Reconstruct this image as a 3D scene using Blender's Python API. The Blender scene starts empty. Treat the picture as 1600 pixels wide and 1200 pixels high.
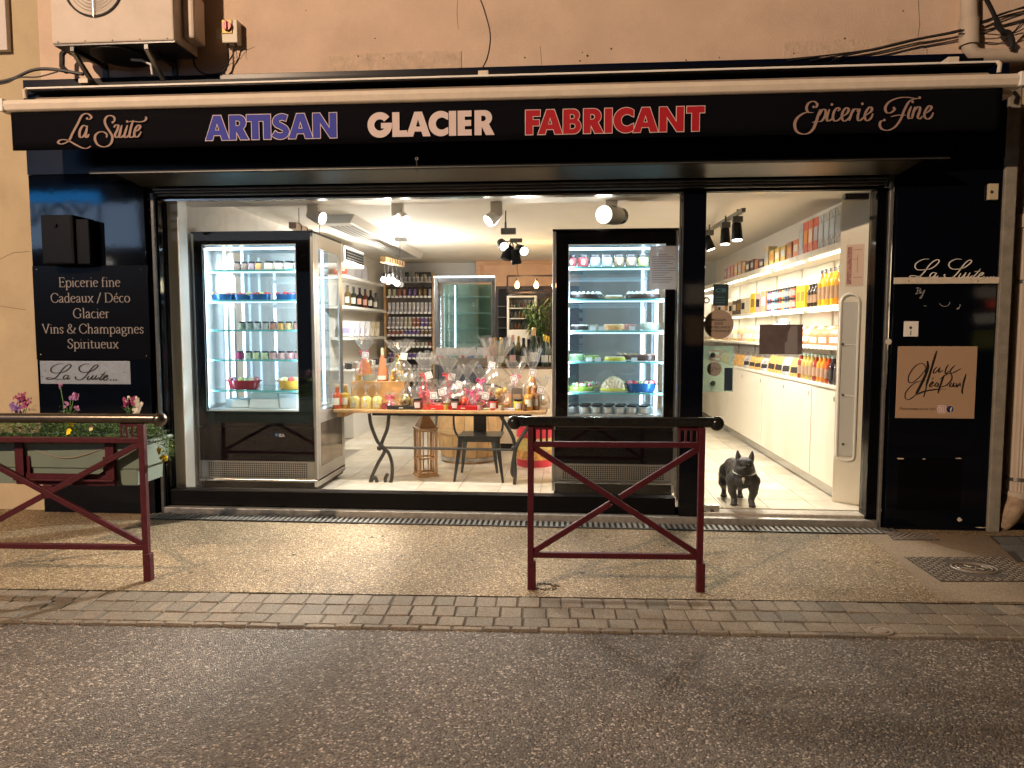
import bpy, bmesh, math, random
from mathutils import Vector, Matrix, Euler
R = random.Random(7)
sc = bpy.context.scene
col = sc.collection
rad = math.radians

# ------------------------------------------------------------------ camera, sky, exposure
F = 1110.0                                   # focal length in photo pixels (1600 px wide)
CAMX, CAMY, CAMZ = 0.0, -5.55, 1.50
YAW, PITCH = math.atan(85 / 1110.0), math.atan(82 / 1113.0)
cd = bpy.data.cameras.new('camera'); cam = bpy.data.objects.new('camera', cd); col.objects.link(cam)
cd.sensor_fit = 'HORIZONTAL'; cd.sensor_width = 36; cd.lens = 36 * F / 1600
cd.clip_start = .05; cd.clip_end = 300
cam.location = (CAMX, CAMY, CAMZ)
cam.rotation_euler = (math.pi / 2 - PITCH, 0, YAW)
sc.camera = cam
w = bpy.data.worlds.new('World'); sc.world = w; w.use_nodes = True
nt = w.node_tree; bg = nt.nodes['Background']
sky = nt.nodes.new('ShaderNodeTexSky'); sky.sky_type = 'NISHITA'; sky.sun_disc = False
sky.sun_elevation = rad(-4); sky.sun_rotation = rad(200)
nt.links.new(sky.outputs[0], bg.inputs[0]); bg.inputs[1].default_value = .05
sc.view_settings.view_transform = 'Standard'; sc.view_settings.look = 'None'
sc.view_settings.exposure = 0.9; sc.view_settings.gamma = 1
sc.cycles.use_denoising = True
sc.cycles.max_bounces = 8; sc.cycles.diffuse_bounces = 4; sc.cycles.glossy_bounces = 4
sc.cycles.transmission_bounces = 6; sc.cycles.transparent_max_bounces = 24
sc.cycles.sample_clamp_indirect = 4; sc.cycles.caustics_reflective = False; sc.cycles.caustics_refractive = False
sc.cycles.use_adaptive_sampling = True; sc.cycles.adaptive_threshold = .015

_rot = Euler(cam.rotation_euler).to_matrix()
def ray(px, py):
    return _rot @ Vector(((px - 800) / F, (600 - py) / F, -1.0))
def P(px, py, Y):
    "point of the photo on the vertical plane y = Y"
    d = ray(px, py); t = (Y - CAMY) / d.y
    return Vector((CAMX + d.x * t, Y, CAMZ + d.z * t))
def PX(px, py, Y): return P(px, py, Y).x
def PZ(px, py, Y): return P(px, py, Y).z
def G(px, py, z=0.0):
    "point of the photo on the level z"
    d = ray(px, py); t = (z - CAMZ) / d.z
    return Vector((CAMX + d.x * t, CAMY + d.y * t, z))

# ------------------------------------------------------------------ materials
MATS = {}
def mat(name, c, rough=.5, metal=0.0, var=0.0, vs=6.0, bump=0.0, bs=60.0, emit=0.0, ec=None, spec=.5, coat=0.0, c2=None, stain=0.0, ss=1.2, detail=5):
    if name in MATS: return MATS[name]
    m = bpy.data.materials.new(name); m.use_nodes = True; t = m.node_tree; b = t.nodes['Principled BSDF']
    c4 = (*c, 1)
    b.inputs['Base Color'].default_value = c4; b.inputs['Roughness'].default_value = rough
    b.inputs['Metallic'].default_value = metal; b.inputs['Specular IOR Level'].default_value = spec
    b.inputs['Coat Weight'].default_value = coat
    tc = t.nodes.new('ShaderNodeTexCoord')
    out = None
    if var > 0 or c2:
        n = t.nodes.new('ShaderNodeTexNoise'); n.inputs['Scale'].default_value = vs; n.inputs['Detail'].default_value = detail
        n.inputs['Roughness'].default_value = .62
        t.links.new(tc.outputs['Object'], n.inputs['Vector'])
        mr = t.nodes.new('ShaderNodeMapRange'); mr.inputs[1].default_value = .32; mr.inputs[2].default_value = .68
        t.links.new(n.outputs[0], mr.inputs[0])
        mx = t.nodes.new('ShaderNodeMix'); mx.data_type = 'RGBA'
        t.links.new(mr.outputs[0], mx.inputs[0])
        mx.inputs[6].default_value = (*[max(0, v * (1 - var)) for v in c], 1)
        mx.inputs[7].default_value = (*(c2 if c2 else [min(1, v * (1 + var)) for v in c]), 1)
        out = mx.outputs[2]
    if stain > 0:
        n = t.nodes.new('ShaderNodeTexNoise'); n.inputs['Scale'].default_value = ss; n.inputs['Detail'].default_value = 8
        n.inputs['Roughness'].default_value = .7
        t.links.new(tc.outputs['Object'], n.inputs['Vector'])
        mr = t.nodes.new('ShaderNodeMapRange'); mr.inputs[1].default_value = .5; mr.inputs[2].default_value = .75
        mr.inputs[4].default_value = stain
        t.links.new(n.outputs[0], mr.inputs[0])
        mx = t.nodes.new('ShaderNodeMix'); mx.data_type = 'RGBA'
        t.links.new(mr.outputs[0], mx.inputs[0])
        if out: t.links.new(out, mx.inputs[6])
        else: mx.inputs[6].default_value = c4
        mx.inputs[7].default_value = (*[v * .45 for v in c], 1)
        out = mx.outputs[2]
        rr = t.nodes.new('ShaderNodeMapRange'); rr.inputs[3].default_value = rough; rr.inputs[4].default_value = min(1, rough + .25)
        t.links.new(n.outputs[0], rr.inputs[0]); t.links.new(rr.outputs[0], b.inputs['Roughness'])
    if out: t.links.new(out, b.inputs['Base Color'])
    if bump > 0:
        n = t.nodes.new('ShaderNodeTexNoise'); n.inputs['Scale'].default_value = bs; n.inputs['Detail'].default_value = 4
        t.links.new(tc.outputs['Object'], n.inputs['Vector'])
        bp = t.nodes.new('ShaderNodeBump'); bp.inputs['Strength'].default_value = bump; bp.inputs['Distance'].default_value = .01
        t.links.new(n.outputs[0], bp.inputs['Height']); t.links.new(bp.outputs[0], b.inputs['Normal'])
    if emit > 0:
        b.inputs['Emission Color'].default_value = (*(ec or c), 1); b.inputs['Emission Strength'].default_value = emit
    MATS[name] = m
    return m
def glassmat(name, tint=(1, 1, 1), refl=.05, rough=.0, haze=0.0, hc=(.9, .9, .9)):
    if name in MATS: return MATS[name]
    m = bpy.data.materials.new(name); m.use_nodes = True; t = m.node_tree
    for n in list(t.nodes):
        if n.type != 'OUTPUT_MATERIAL': t.nodes.remove(n)
    o = [n for n in t.nodes if n.type == 'OUTPUT_MATERIAL'][0]
    tr = t.nodes.new('ShaderNodeBsdfTransparent'); tr.inputs[0].default_value = (*tint, 1)
    gl = t.nodes.new('ShaderNodeBsdfGlossy'); gl.inputs['Roughness'].default_value = rough
    lw = t.nodes.new('ShaderNodeLayerWeight'); lw.inputs[0].default_value = .5
    pw = t.nodes.new('ShaderNodeMath'); pw.operation = 'POWER'; pw.inputs[1].default_value = 5
    ma = t.nodes.new('ShaderNodeMath'); ma.operation = 'MULTIPLY_ADD'; ma.inputs[1].default_value = .9; ma.inputs[2].default_value = refl
    t.links.new(lw.outputs['Facing'], pw.inputs[0]); t.links.new(pw.outputs[0], ma.inputs[0])
    mx = t.nodes.new('ShaderNodeMixShader'); t.links.new(ma.outputs[0], mx.inputs[0])
    t.links.new(tr.outputs[0], mx.inputs[1]); t.links.new(gl.outputs[0], mx.inputs[2])
    last = mx
    if haze > 0:
        df = t.nodes.new('ShaderNodeBsdfTranslucent'); df.inputs[0].default_value = (*hc, 1)
        dd = t.nodes.new('ShaderNodeBsdfDiffuse'); dd.inputs[0].default_value = (*hc, 1)
        m0 = t.nodes.new('ShaderNodeMixShader'); m0.inputs[0].default_value = .5
        t.links.new(df.outputs[0], m0.inputs[1]); t.links.new(dd.outputs[0], m0.inputs[2])
        m2 = t.nodes.new('ShaderNodeMixShader'); m2.inputs[0].default_value = haze
        t.links.new(last.outputs[0], m2.inputs[1]); t.links.new(m0.outputs[0], m2.inputs[2]); last = m2
    t.links.new(last.outputs[0], o.inputs[0]); MATS[name] = m
    return m
def flat(c, rough=.5, **k):
    return mat('tone_%02x%02x%02x_%d' % (*[int(max(0, min(1, v)) * 255) for v in c], int(rough * 100)), c, rough, **k)

# ------------------------------------------------------------------ mesh building
class MB:
    def __init__(s): s.v = []; s.f = []; s.m = []; s.mi = 0
    def add(s, vs, fs):
        n = len(s.v); s.v += [tuple(v) for v in vs]; s.f += [tuple(i + n for i in f) for f in fs]; s.m += [s.mi] * len(fs); return s
    def box(s, x0, x1, y0, y1, z0, z1):
        x0, x1 = sorted((x0, x1)); y0, y1 = sorted((y0, y1)); z0, z1 = sorted((z0, z1))
        return s.add([(x0, y0, z0), (x1, y0, z0), (x1, y1, z0), (x0, y1, z0), (x0, y0, z1), (x1, y0, z1), (x1, y1, z1), (x0, y1, z1)],
                     [(0, 3, 2, 1), (4, 5, 6, 7), (0, 1, 5, 4), (1, 2, 6, 5), (2, 3, 7, 6), (3, 0, 4, 7)])
    def prism(s, pts, a, b):
        "polygon pts extruded by vector b from offset a"
        n = len(pts); a = Vector(a); b = Vector(b)
        v = [Vector(p) + a for p in pts]; v2 = [p + b for p in v]
        return s.add(v + v2, [tuple(range(n))[::-1], tuple(range(n, 2 * n))] + [(i, (i + 1) % n, n + (i + 1) % n, n + i) for i in range(n)])
    def tube(s, pts, r, n=8, caps=True, rs=None):
        pts = [Vector(p) for p in pts]; k = len(pts)
        up = None; rings = []
        for i, p in enumerate(pts):
            d = (pts[min(i + 1, k - 1)] - pts[max(i - 1, 0)]).normalized()
            if up is None:
                up = Vector((0, 0, 1)) if abs(d.z) < .9 else Vector((0, 1, 0))
            u = (up - d * up.dot(d)).normalized(); w_ = d.cross(u); up = u
            rr = rs[i] if rs else r
            rings.append([p + (u * math.cos(2 * math.pi * j / n) + w_ * math.sin(2 * math.pi * j / n)) * rr for j in range(n)])
        vs = [q for ring in rings for q in ring]
        fs = [(i * n + j, i * n + (j + 1) % n, (i + 1) * n + (j + 1) % n, (i + 1) * n + j) for i in range(k - 1) for j in range(n)]
        if caps: fs += [tuple(range(n))[::-1], tuple(range((k - 1) * n, k * n))]
        return s.add(vs, fs)
    def lathe(s, prof, n=16, c=(0, 0, 0), sx=1.0, sy=1.0):
        vs = [(c[0] + r * math.cos(2 * math.pi * j / n) * sx, c[1] + r * math.sin(2 * math.pi * j / n) * sy, c[2] + z) for r, z in prof for j in range(n)]
        k = len(prof)
        fs = [(i * n + j, i * n + (j + 1) % n, (i + 1) * n + (j + 1) % n, (i + 1) * n + j) for i in range(k - 1) for j in range(n)]
        fs += [tuple(range(n))[::-1], tuple(range((k - 1) * n, k * n))]
        return s.add(vs, fs)
    def ball(s, c, r, n=10, k=6, sz=1.0):
        return s.lathe([(max(1e-4, r * math.sin(math.pi * i / k)), -r * sz * math.cos(math.pi * i / k)) for i in range(k + 1)], n, c)
    def bar(s, p0, p1, w_, h_):
        "rectangular bar between points, w_ sideways (in xy-plane normal), h_ other way"
        p0 = Vector(p0); p1 = Vector(p1); d = (p1 - p0).normalized()
        up = Vector((0, 1, 0)) if abs(d.y) < .9 else Vector((0, 0, 1))
        a = d.cross(up).normalized(); b = a.cross(d).normalized()
        q = [a * w_ / 2 + b * h_ / 2, -a * w_ / 2 + b * h_ / 2, -a * w_ / 2 - b * h_ / 2, a * w_ / 2 - b * h_ / 2]
        return s.add([p0 + x for x in q] + [p1 + x for x in q], [(3, 2, 1, 0), (4, 5, 6, 7), (0, 1, 5, 4), (1, 2, 6, 5), (2, 3, 7, 6), (3, 0, 4, 7)])
    def mesh(s, name, mats, smooth=False):
        me = bpy.data.meshes.new(name); me.from_pydata(s.v, [], s.f)
        for m in (mats if isinstance(mats, (list, tuple)) else [mats]): me.materials.append(m)
        if any(s.m): me.polygons.foreach_set('material_index', s.m)
        if smooth:
            me.polygons.foreach_set('use_smooth', [True] * len(me.polygons))
            try: me.set_sharp_from_angle(angle=rad(40))
            except Exception: pass
        me.validate(); me.update(); return me
    def build(s, name, mats, parent=None, smooth=False, bevel=0, kind=None, label=None, world=True):
        bm = bmesh.new(); me = s.mesh(name, mats, smooth); bm.from_mesh(me); bmesh.ops.recalc_face_normals(bm, faces=bm.faces); bm.to_mesh(me); bm.free()
        return link(name, me, parent, bevel, kind, label, world)
def link(name, me, parent=None, bevel=0, kind=None, label=None, world=True):
    o = bpy.data.objects.new(name, me); col.objects.link(o)
    if parent:
        o.parent = parent
        if world:
            L = Vector(parent.location)
            q = parent.parent
            while q: L += Vector(q.location); q = q.parent
            o.location = -L
    if bevel:
        b = o.modifiers.new('edge', 'BEVEL'); b.width = bevel; b.segments = 2; b.limit_method = 'ANGLE'
    if kind: o['kind'] = kind
    if label: o['label'] = label
    return o
def tag(o, label=None, cat=None, group=None, kind=None):
    if label: o['label'] = label
    if cat: o['category'] = cat
    if group: o['group'] = group
    if kind: o['kind'] = kind
    return o
def thing(name, label, cat, loc=(0, 0, 0), group=None, rz=0):
    o = bpy.data.objects.new(name, None); col.objects.link(o); o.location = loc; o.rotation_euler = (0, 0, rz); o.empty_display_size = .05
    return tag(o, label, cat, group)
def struct(name, mb, m, **k):
    return tag(mb.build(name, m, **k), kind='structure')
MESHC = {}
def put(name, parts, loc, label, cat, group=None, rz=0, s=1.0, tilt=None):
    """a small thing made of cached part meshes: parts = [(part_name, shape_key, make_mb, material, smooth)]"""
    objs = []
    for pn, key, fn, m, *sm in parts:
        k = (pn, key, m.name)
        if k not in MESHC:
            bm = bmesh.new(); me = fn().mesh(pn, m, bool(sm and sm[0])); bm.from_mesh(me); bmesh.ops.recalc_face_normals(bm, faces=bm.faces); bm.to_mesh(me); bm.free(); MESHC[k] = me
        objs.append((pn, MESHC[k]))
    if len(objs) == 1:
        r = bpy.data.objects.new(name, objs[0][1]); col.objects.link(r)
    else:
        r = bpy.data.objects.new(name, None); col.objects.link(r); r.empty_display_size = .03
        for pn, me in objs:
            c = bpy.data.objects.new(pn, me); col.objects.link(c); c.parent = r
    r.location = loc; r.rotation_euler = (tilt[0], tilt[1], rz) if tilt else (0, 0, rz)
    r.scale = (s, s, s) if not isinstance(s, tuple) else s
    return tag(r, label, cat, group)
def lathe_mb(prof, n=14, **k): return lambda: MB().lathe(prof, n, **k)
def box_mb(w_, d_, h_, z0=0, x0=0, y0=0): return lambda: MB().box(x0 - w_ / 2, x0 + w_ / 2, y0 - d_ / 2, y0 + d_ / 2, z0, z0 + h_)
ORD = 'first second third fourth fifth sixth seventh eighth ninth tenth eleventh twelfth thirteenth fourteenth fifteenth sixteenth seventeenth eighteenth nineteenth twentieth'.split()
for t_ in ('twenty', 'thirty'): ORD += [t_ + '-' + o for o in ORD[:9]] + (['thirtieth'] if t_ == 'twenty' else ['fortieth'])

# ------------------------------------------------------------------ lettering
def catmull(p, n=6, closed=False):
    p = [Vector(q).to_2d() if len(q) == 2 else Vector(q) for q in p]
    if len(p) < 3: return p
    out = []
    for i in range(len(p) - 1):
        a = p[i - 1] if i > 0 else p[i] * 2 - p[i + 1]; b = p[i]; c = p[i + 1]; d = p[i + 2] if i + 2 < len(p) else p[i + 1] * 2 - p[i]
        for k in range(n):
            t = k / n
            out.append(.5 * ((2 * b) + (c - a) * t + (2 * a - 5 * b + 4 * c - d) * t * t + (3 * b - a - 3 * c + d) * t ** 3))
    out.append(p[-1]); return out
def ribbons(strokes, wmin, wmax, to3, phi=0.0, step=.00025, dots=(), dotr=1.0, n=6, taper=True):
    """pen strokes (2-D, y down as in the photo) to a flat mesh; to3(x, y, lift) gives world points"""
    mb = MB(); lift = 0.0
    for st in strokes:
        wm = 1.0
        if isinstance(st, tuple): wm, st = st
        q = catmull(st, n) if n > 1 else [Vector(v) for v in st]; L = []; Rr = []; k = len(q)
        for i, p in enumerate(q):
            d = q[min(i + 1, k - 1)] - q[max(i - 1, 0)]
            if d.length < 1e-6: d = Vector((1, 0))
            d.normalize(); a = math.atan2(d.y, d.x)
            w_ = (wmin + (wmax - wmin) * abs(math.sin(a - phi)) ** 1.3) * wm
            if taper: w_ *= min(1, .55 + .45 * min(i, k - 1 - i) / (k * .12 + 1))
            nrm = Vector((-d.y, d.x)) * w_ / 2; L.append(p + nrm); Rr.append(p - nrm)
        lift += step
        mb.add([to3(v.x, v.y, lift) for v in L + Rr], [(i, i + 1, k + i + 1, k + i) for i in range(k - 1)])
    for x, y in dots:
        lift += step
        mb.add([to3(x + dotr * math.cos(j * .5236), y + dotr * math.sin(j * .5236), lift) for j in range(12)], [tuple(range(12))])
    return mb
def front(Y, ox, oy, s):
    "photo-crop coordinates to the plane y = Y (towards the street = lift)"
    def f(x, y, lift):
        p = P(ox + x / s, oy + y / s, Y); p.y -= lift; return p
    return f
def arc(cx, cy, r, a0, a1, n=14, ry=None):
    return [(cx + r * math.cos(rad(a0 + (a1 - a0) * i / n)), cy + (ry or r) * math.sin(rad(a0 + (a1 - a0) * i / n))) for i in range(n + 1)]
def thick(c, w_):
    q = catmull(c, 6); L = []; Rr = []
    for i, p in enumerate(q):
        d = (q[min(i + 1, len(q) - 1)] - q[max(i - 1, 0)]).normalized(); n_ = Vector((-d.y, d.x)) * w_ / 2
        L.append(tuple(p + n_)); Rr.append(tuple(p - n_))
    return L + Rr[::-1]
GL = {
 'A': [[(0, 0), (.36, 1), (.68, 1), (1.03, 0), (.71, 0), (.65, .2), (.36, .2), (.3, 0)], [(.42, .4), (.51, .69), (.6, .4)]],
 'R': [[(0, 0), (0, 1)] + arc(.42, .695, .305, 90, -55, 12) + [(.83, 0), (.47, 0), (.3, .34), (.29, 0)], [(.28, .56), (.28, .78)] + arc(.36, .67, .11, 90, -90, 8)],
 'T': [[(0, 1), (.72, 1), (.72, .74), (.51, .74), (.51, 0), (.21, 0), (.21, .74), (0, .74)]],
 'I': [[(0, 0), (0, 1), (.3, 1), (.3, 0)]],
 'S': [thick([(.64, .83), (.45, .885), (.26, .84), (.17, .72), (.22, .6), (.4, .51), (.56, .41), (.61, .28), (.53, .155), (.37, .11), (.2, .14), (.07, .23)], .245)],
 'N': [[(0, 0), (0, 1), (.3, 1), (.7, .38), (.7, 1), (1, 1), (1, 0), (.72, 0), (.3, .61), (.3, 0)]],
 'G': [arc(.52, .5, .52, 38, 360, 30) + [(1.04, .58), (.57, .58), (.57, .36), (.71, .36)] + arc(.52, .5, .23, -40, -325, 18)],
 'L': [[(0, 0), (0, 1), (.3, 1), (.3, .26), (.62, .26), (.62, 0)]],
 'C': [arc(.51, .5, .51, 52, 308, 26) + [(.82, .36)] + arc(.55, .5, .245, -48, -312, 18) + [(.82, .64)]],
 'E': [[(0, 0), (0, 1), (.58, 1), (.58, .76), (.3, .76), (.3, .62), (.56, .62), (.56, .38), (.3, .38), (.3, .24), (.58, .24), (.58, 0)]],
 'F': [[(0, 0), (0, 1), (.61, 1), (.61, .75), (.3, .75), (.3, .6), (.57, .6), (.57, .36), (.3, .36), (.3, 0)]],
 'B': [[(0, 0), (0, 1)] + arc(.42, .745, .255, 90, -50, 10) + arc(.44, .3, .3, 50, -90, 12), [(.28, .6), (.28, .8)] + arc(.38, .7, .1, 90, -90, 6), [(.28, .19), (.28, .42)] + arc(.4, .305, .115, 90, -90, 6)],
}
def block_word(name, letters, px, py, Y, cap_px, m, mborder=None, parent=None, grow=.03):
    o = P(px, py, Y); u = P(px, py - cap_px, Y).z - o.z
    for lay, (mm, off) in enumerate(([(mborder, grow)] if mborder else []) + [(m, 0.0)]):
        verts = MB()
        for i, (ch, x) in enumerate(letters):
            cu = bpy.data.curves.new('t', 'CURVE'); cu.dimensions = '2D'; cu.fill_mode = 'BOTH'; cu.offset = off * u * (1 if lay == 0 and mborder else 1)
            for poly in GL[ch]:
                sp = cu.splines.new('POLY'); sp.points.add(len(poly) - 1); sp.use_cyclic_u = True
                area = sum(poly[k][0] * poly[(k + 1) % len(poly)][1] - poly[(k + 1) % len(poly)][0] * poly[k][1] for k in range(len(poly)))
                want = 1 if poly is GL[ch][0] else -1
                pp = poly if (area > 0) == (want > 0) else poly[::-1]
                for k, (a, b) in enumerate(pp): sp.points[k].co = ((a + x) * u, b * u, 0, 1)
            ob = bpy.data.objects.new('t', cu); col.objects.link(ob)
            dg = bpy.context.evaluated_depsgraph_get(); me = bpy.data.meshes.new_from_object(ob.evaluated_get(dg))
            lift = .0012 * (lay + 1) + (i % 2) * .0003
            verts.add([(o.x + v.co.x, Y - lift, o.z + v.co.y) for v in me.vertices], [tuple(p.vertices) for p in me.polygons])
            bpy.data.objects.remove(ob); bpy.data.curves.remove(cu); bpy.data.meshes.remove(me)
        verts.build(name if lay or not mborder else name + '_outline', mm, parent)
def text_mesh(txt, x0, x1, z, Y, m, name='lettering', parent=None, height=None, lift=.001, face='front', bold=0.0, squash=1.0, X=None):
    "sans text fitted between x0 and x1 with its baseline at z, on plane y=Y facing the street"
    cu = bpy.data.curves.new('t', 'FONT'); cu.body = txt; cu.size = 1; cu.offset = bold; cu.resolution_u = 3
    ob = bpy.data.objects.new('t', cu); col.objects.link(ob)
    dg = bpy.context.evaluated_depsgraph_get(); me = bpy.data.meshes.new_from_object(ob.evaluated_get(dg))
    xs = [v.co.x for v in me.vertices] or [0, 1]; a, b = min(xs), max(xs); k = (x1 - x0) / max(1e-6, b - a)
    mb = MB()
    if face == 'front': f = lambda v: (x0 + (v.co.x - a) * k, Y - lift, z + v.co.y * abs(k) * squash)
    elif face == 'back': f = lambda v: (x1 - (v.co.x - a) * k, Y + lift, z + v.co.y * abs(k) * squash)
    mb.add([f(v) for v in me.vertices], [tuple(p.vertices) for p in me.polygons])
    bpy.data.objects.remove(ob); bpy.data.curves.remove(cu); bpy.data.meshes.remove(me)
    return mb.build(name, m, parent)
# serif hand-cut alphabet, one pen stroke per limb, em units, y up
O_ = lambda cx, cy, rx, ry, a0=90, a1=450, n=14: arc(cx, cy, rx, a0, a1, n, ry)
SER = {
 'E': (.5, [[(.1, 0), (.1, .66)], [(.02, .66), (.42, .66), (.44, .55)], [(.1, .35), (.34, .35)], [(.02, 0), (.45, 0), (.48, .13)], [(.34, .29), (.34, .41)]]),
 'C': (.62, [O_(.34, .33, .3, .34, 48, 312), [(.54, .6), (.56, .5)], [(.54, .06), (.57, .18)]]),
 'D': (.68, [[(.1, 0), (.1, .66)], [(.02, .66), (.28, .66)] + O_(.28, .33, .32, .33, 80, -80) + [(.02, 0)]]),
 'G': (.68, [O_(.34, .33, .3, .34, 48, 300), [(.54, .6), (.56, .48)], [(.55, .04), (.55, .28)], [(.46, .28), (.64, .28)]]),
 'V': (.6, [[(.06, .66), (.3, 0)], [(.3, 0), (.53, .66)], [(0, .66), (.15, .66)], [(.45, .66), (.6, .66)]]),
 'S': (.48, [[(.4, .52), (.38, .62), (.24, .67), (.1, .6), (.08, .48), (.2, .37), (.34, .28), (.4, .16), (.33, .03), (.2, -.01), (.07, .05), (.05, .17)]]),
 'e': (.42, [[(.06, .25), (.37, .27)], O_(.215, .22, .165, .22, 12, 318)]),
 'p': (.48, [[(.1, -.22), (.1, .43)], O_(.26, .21, .17, .23, 140, -140), [(.02, -.22), (.18, -.22)], [(.02, .4), (.1, .43)]]),
 'i': (.23, [[(.11, 0), (.11, .43)], [(.03, 0), (.2, 0)], [(.03, .4), (.11, .43)], [(.1, .6), (.13, .63)]]),
 'c': (.4, [O_(.22, .21, .17, .22, 50, 315)]),
 'r': (.33, [[(.11, 0), (.11, .43)], [(.03, 0), (.2, 0)], [(.03, .4), (.11, .43)], [(.11, .32), (.2, .42), (.31, .4)]]),
 'f': (.3, [[(.11, 0), (.11, .5), (.16, .64), (.3, .66)], [(.02, .42), (.24, .42)], [(.03, 0), (.21, 0)]]),
 'n': (.5, [[(.11, 0), (.11, .43)], [(.03, 0), (.19, 0)], [(.03, .4), (.11, .43)], [(.11, .32), (.22, .43), (.35, .38), (.38, .25), (.38, 0)], [(.3, 0), (.46, 0)]]),
 'a': (.42, [[(.06, .33), (.13, .42), (.24, .42), (.3, .32), (.3, .04), (.39, .01)], [(.3, .24), (.14, .2), (.06, .1), (.12, .0), (.22, .02), (.3, .1)]]),
 'd': (.48, [O_(.22, .21, .17, .22, 40, 320), [(.36, 0), (.36, .68)], [(.28, .66), (.36, .68)], [(.36, .02), (.45, .02)]]),
 'u': (.5, [[(.1, .43), (.1, .12), (.16, .01), (.27, .02), (.37, .12)], [(.37, 0), (.37, .43)], [(.02, .42), (.1, .43)], [(.29, .42), (.37, .43)], [(.37, .01), (.46, .01)]]),
 'x': (.45, [[(.06, .43), (.38, 0)], [(.38, .43), (.06, 0)], [(0, .43), (.14, .43)], [(.3, .43), (.44, .43)], [(0, 0), (.14, 0)], [(.3, 0), (.45, 0)]]),
 '/': (.4, [[(.05, -.08), (.34, .7)]]),
 'o': (.46, [O_(.23, .215, .185, .22, 90, 450)]),
 'l': (.23, [[(.11, 0), (.11, .7)], [(.03, 0), (.2, 0)], [(.03, .68), (.11, .7)]]),
 's': (.34, [[(.28, .33), (.25, .41), (.16, .43), (.07, .36), (.09, .27), (.22, .19), (.28, .1), (.2, .0), (.1, .01), (.05, .1)]]),
 '&': (.72, [[(.66, .36), (.56, .2), (.4, .03), (.2, 0), (.07, .12), (.12, .28), (.32, .42), (.38, .54), (.3, .66), (.2, .63), (.17, .52), (.26, .35), (.45, .1), (.66, 0)], [(.56, .38), (.72, .38)]]),
 'h': (.5, [[(.11, 0), (.11, .7)], [(.03, 0), (.19, 0)], [(.11, .32), (.22, .43), (.35, .38), (.38, .25), (.38, 0)], [(.3, 0), (.46, 0)], [(.03, .68), (.11, .7)]]),
 'm': (.76, [[(.11, 0), (.11, .43)], [(.03, 0), (.19, 0)], [(.11, .32), (.22, .43), (.34, .37), (.37, .25), (.37, 0)], [(.3, 0), (.45, 0)], [(.37, .32), (.48, .43), (.6, .37), (.64, .25), (.64, 0)], [(.56, 0), (.72, 0)]]),
 'g': (.45, [O_(.2, .28, .14, .15), [(.14, .14), (.08, .07), (.16, .02), (.33, .0), (.4, -.08), (.3, -.19), (.13, -.19), (.05, -.1), (.14, .0)], [(.31, .38), (.42, .42)]]),
 't': (.32, [[(.13, .56), (.13, .08), (.19, .0), (.3, .05)], [(.03, .42), (.28, .42)]]),
 ' ': (.22, []),
}
SER['é'] = (.42, SER['e'][1] + [[(.2, .52), (.3, .66)]])
SER['v'] = SER['V']
def serif_text(txt, px0, px1, pybase, Y, m, parent=None, name='lettering'):
    tot = sum(SER[c][0] for c in txt) - .04
    a = P(px0, pybase, Y); b = P(px1, pybase, Y); k = (b.x - a.x) / tot; st = []; x = 0
    for c in txt:
        for s_ in SER[c][1]: st.append([(p[0] + x, -p[1]) for p in s_])
        x += SER[c][0]
    strokes = []
    for s_ in st:
        curved = len(s_) > 3
        strokes.append([(p[0], p[1]) for p in (catmull(s_, 3) if curved else s_)])
    mb = ribbons(strokes, .035, .078, lambda x_, y_, l: Vector((a.x + x_ * k, Y - .0005 - l, a.z - y_ * k)), n=1, step=.00005, taper=False)
    return mb.build(name, m, parent)
# ------------------------------------------------------------------ palette
plaster = mat('ochre_plaster', (.50, .40, .26), .9, var=.10, vs=2.2, bump=.35, bs=90, stain=.22, ss=1.6, detail=8)
plaster_pink = mat('pink_plaster', (.64, .48, .37), .9, var=.10, vs=1.8, bump=.4, bs=70, stain=.2, ss=1.9, detail=8)
plaster_rough = mat('rough_patch_plaster', (.60, .455, .345), .95, var=.12, vs=16, bump=.8, bs=45, stain=.45, ss=7)
stone_grey = mat('grey_stone', (.24, .22, .18), .85, var=.18, vs=14, bump=.4, bs=60)
black_gloss = mat('black_glossy_panel', (.002, .003, .006), .05, spec=.25, bump=.08, bs=2.2)
black_gloss2 = mat('black_lacquer', (.002, .002, .003), .07, bump=.02, bs=6, spec=.13)
black_satin = mat('black_satin', (.003, .003, .0035), .42, var=.3, vs=30, spec=.15)
navy_panel = mat('dark_navy_panel', (.002, .004, .014), .30, bump=.03, bs=8, spec=.2)
cloth_black = mat('black_canvas', (.0025, .0025, .0045), .8, bump=.2, bs=200, spec=.08)
cream_metal = mat('cream_painted_metal', (.70, .61, .50), .42, var=.06, vs=9, bump=.05, bs=30, stain=.12, ss=7)
brown_cloth = mat('rolled_brown_canvas', (.30, .23, .18), .85, var=.12, vs=20, bump=.3, bs=60)
grey_metal = mat('grey_metal', (.36, .35, .33), .38, .75, var=.15, vs=15)
dark_metal = mat('dark_metal', (.10, .10, .10), .4, .6, var=.2, vs=20)
bronze = mat('olive_grey_soffit', (.055, .05, .036), .35, .3, var=.2, vs=3, bump=.05, bs=12)
steel = mat('brushed_steel', (.62, .62, .6), .25, .95, var=.06, vs=60)
white_paint = mat('white_paint', (.80, .78, .74), .5, var=.03, vs=4)
white_satin = mat('white_satin_laminate', (.82, .80, .75), .35, var=.02, vs=3)
letter_pink = mat('pink_beige_vinyl', (.34, .23, .19), .6, spec=.2)
letter_blue = mat('blue_vinyl', (.035, .045, .36), .6, spec=.2)
letter_red = mat('red_vinyl', (.40, .012, .022), .6, spec=.2)
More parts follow.
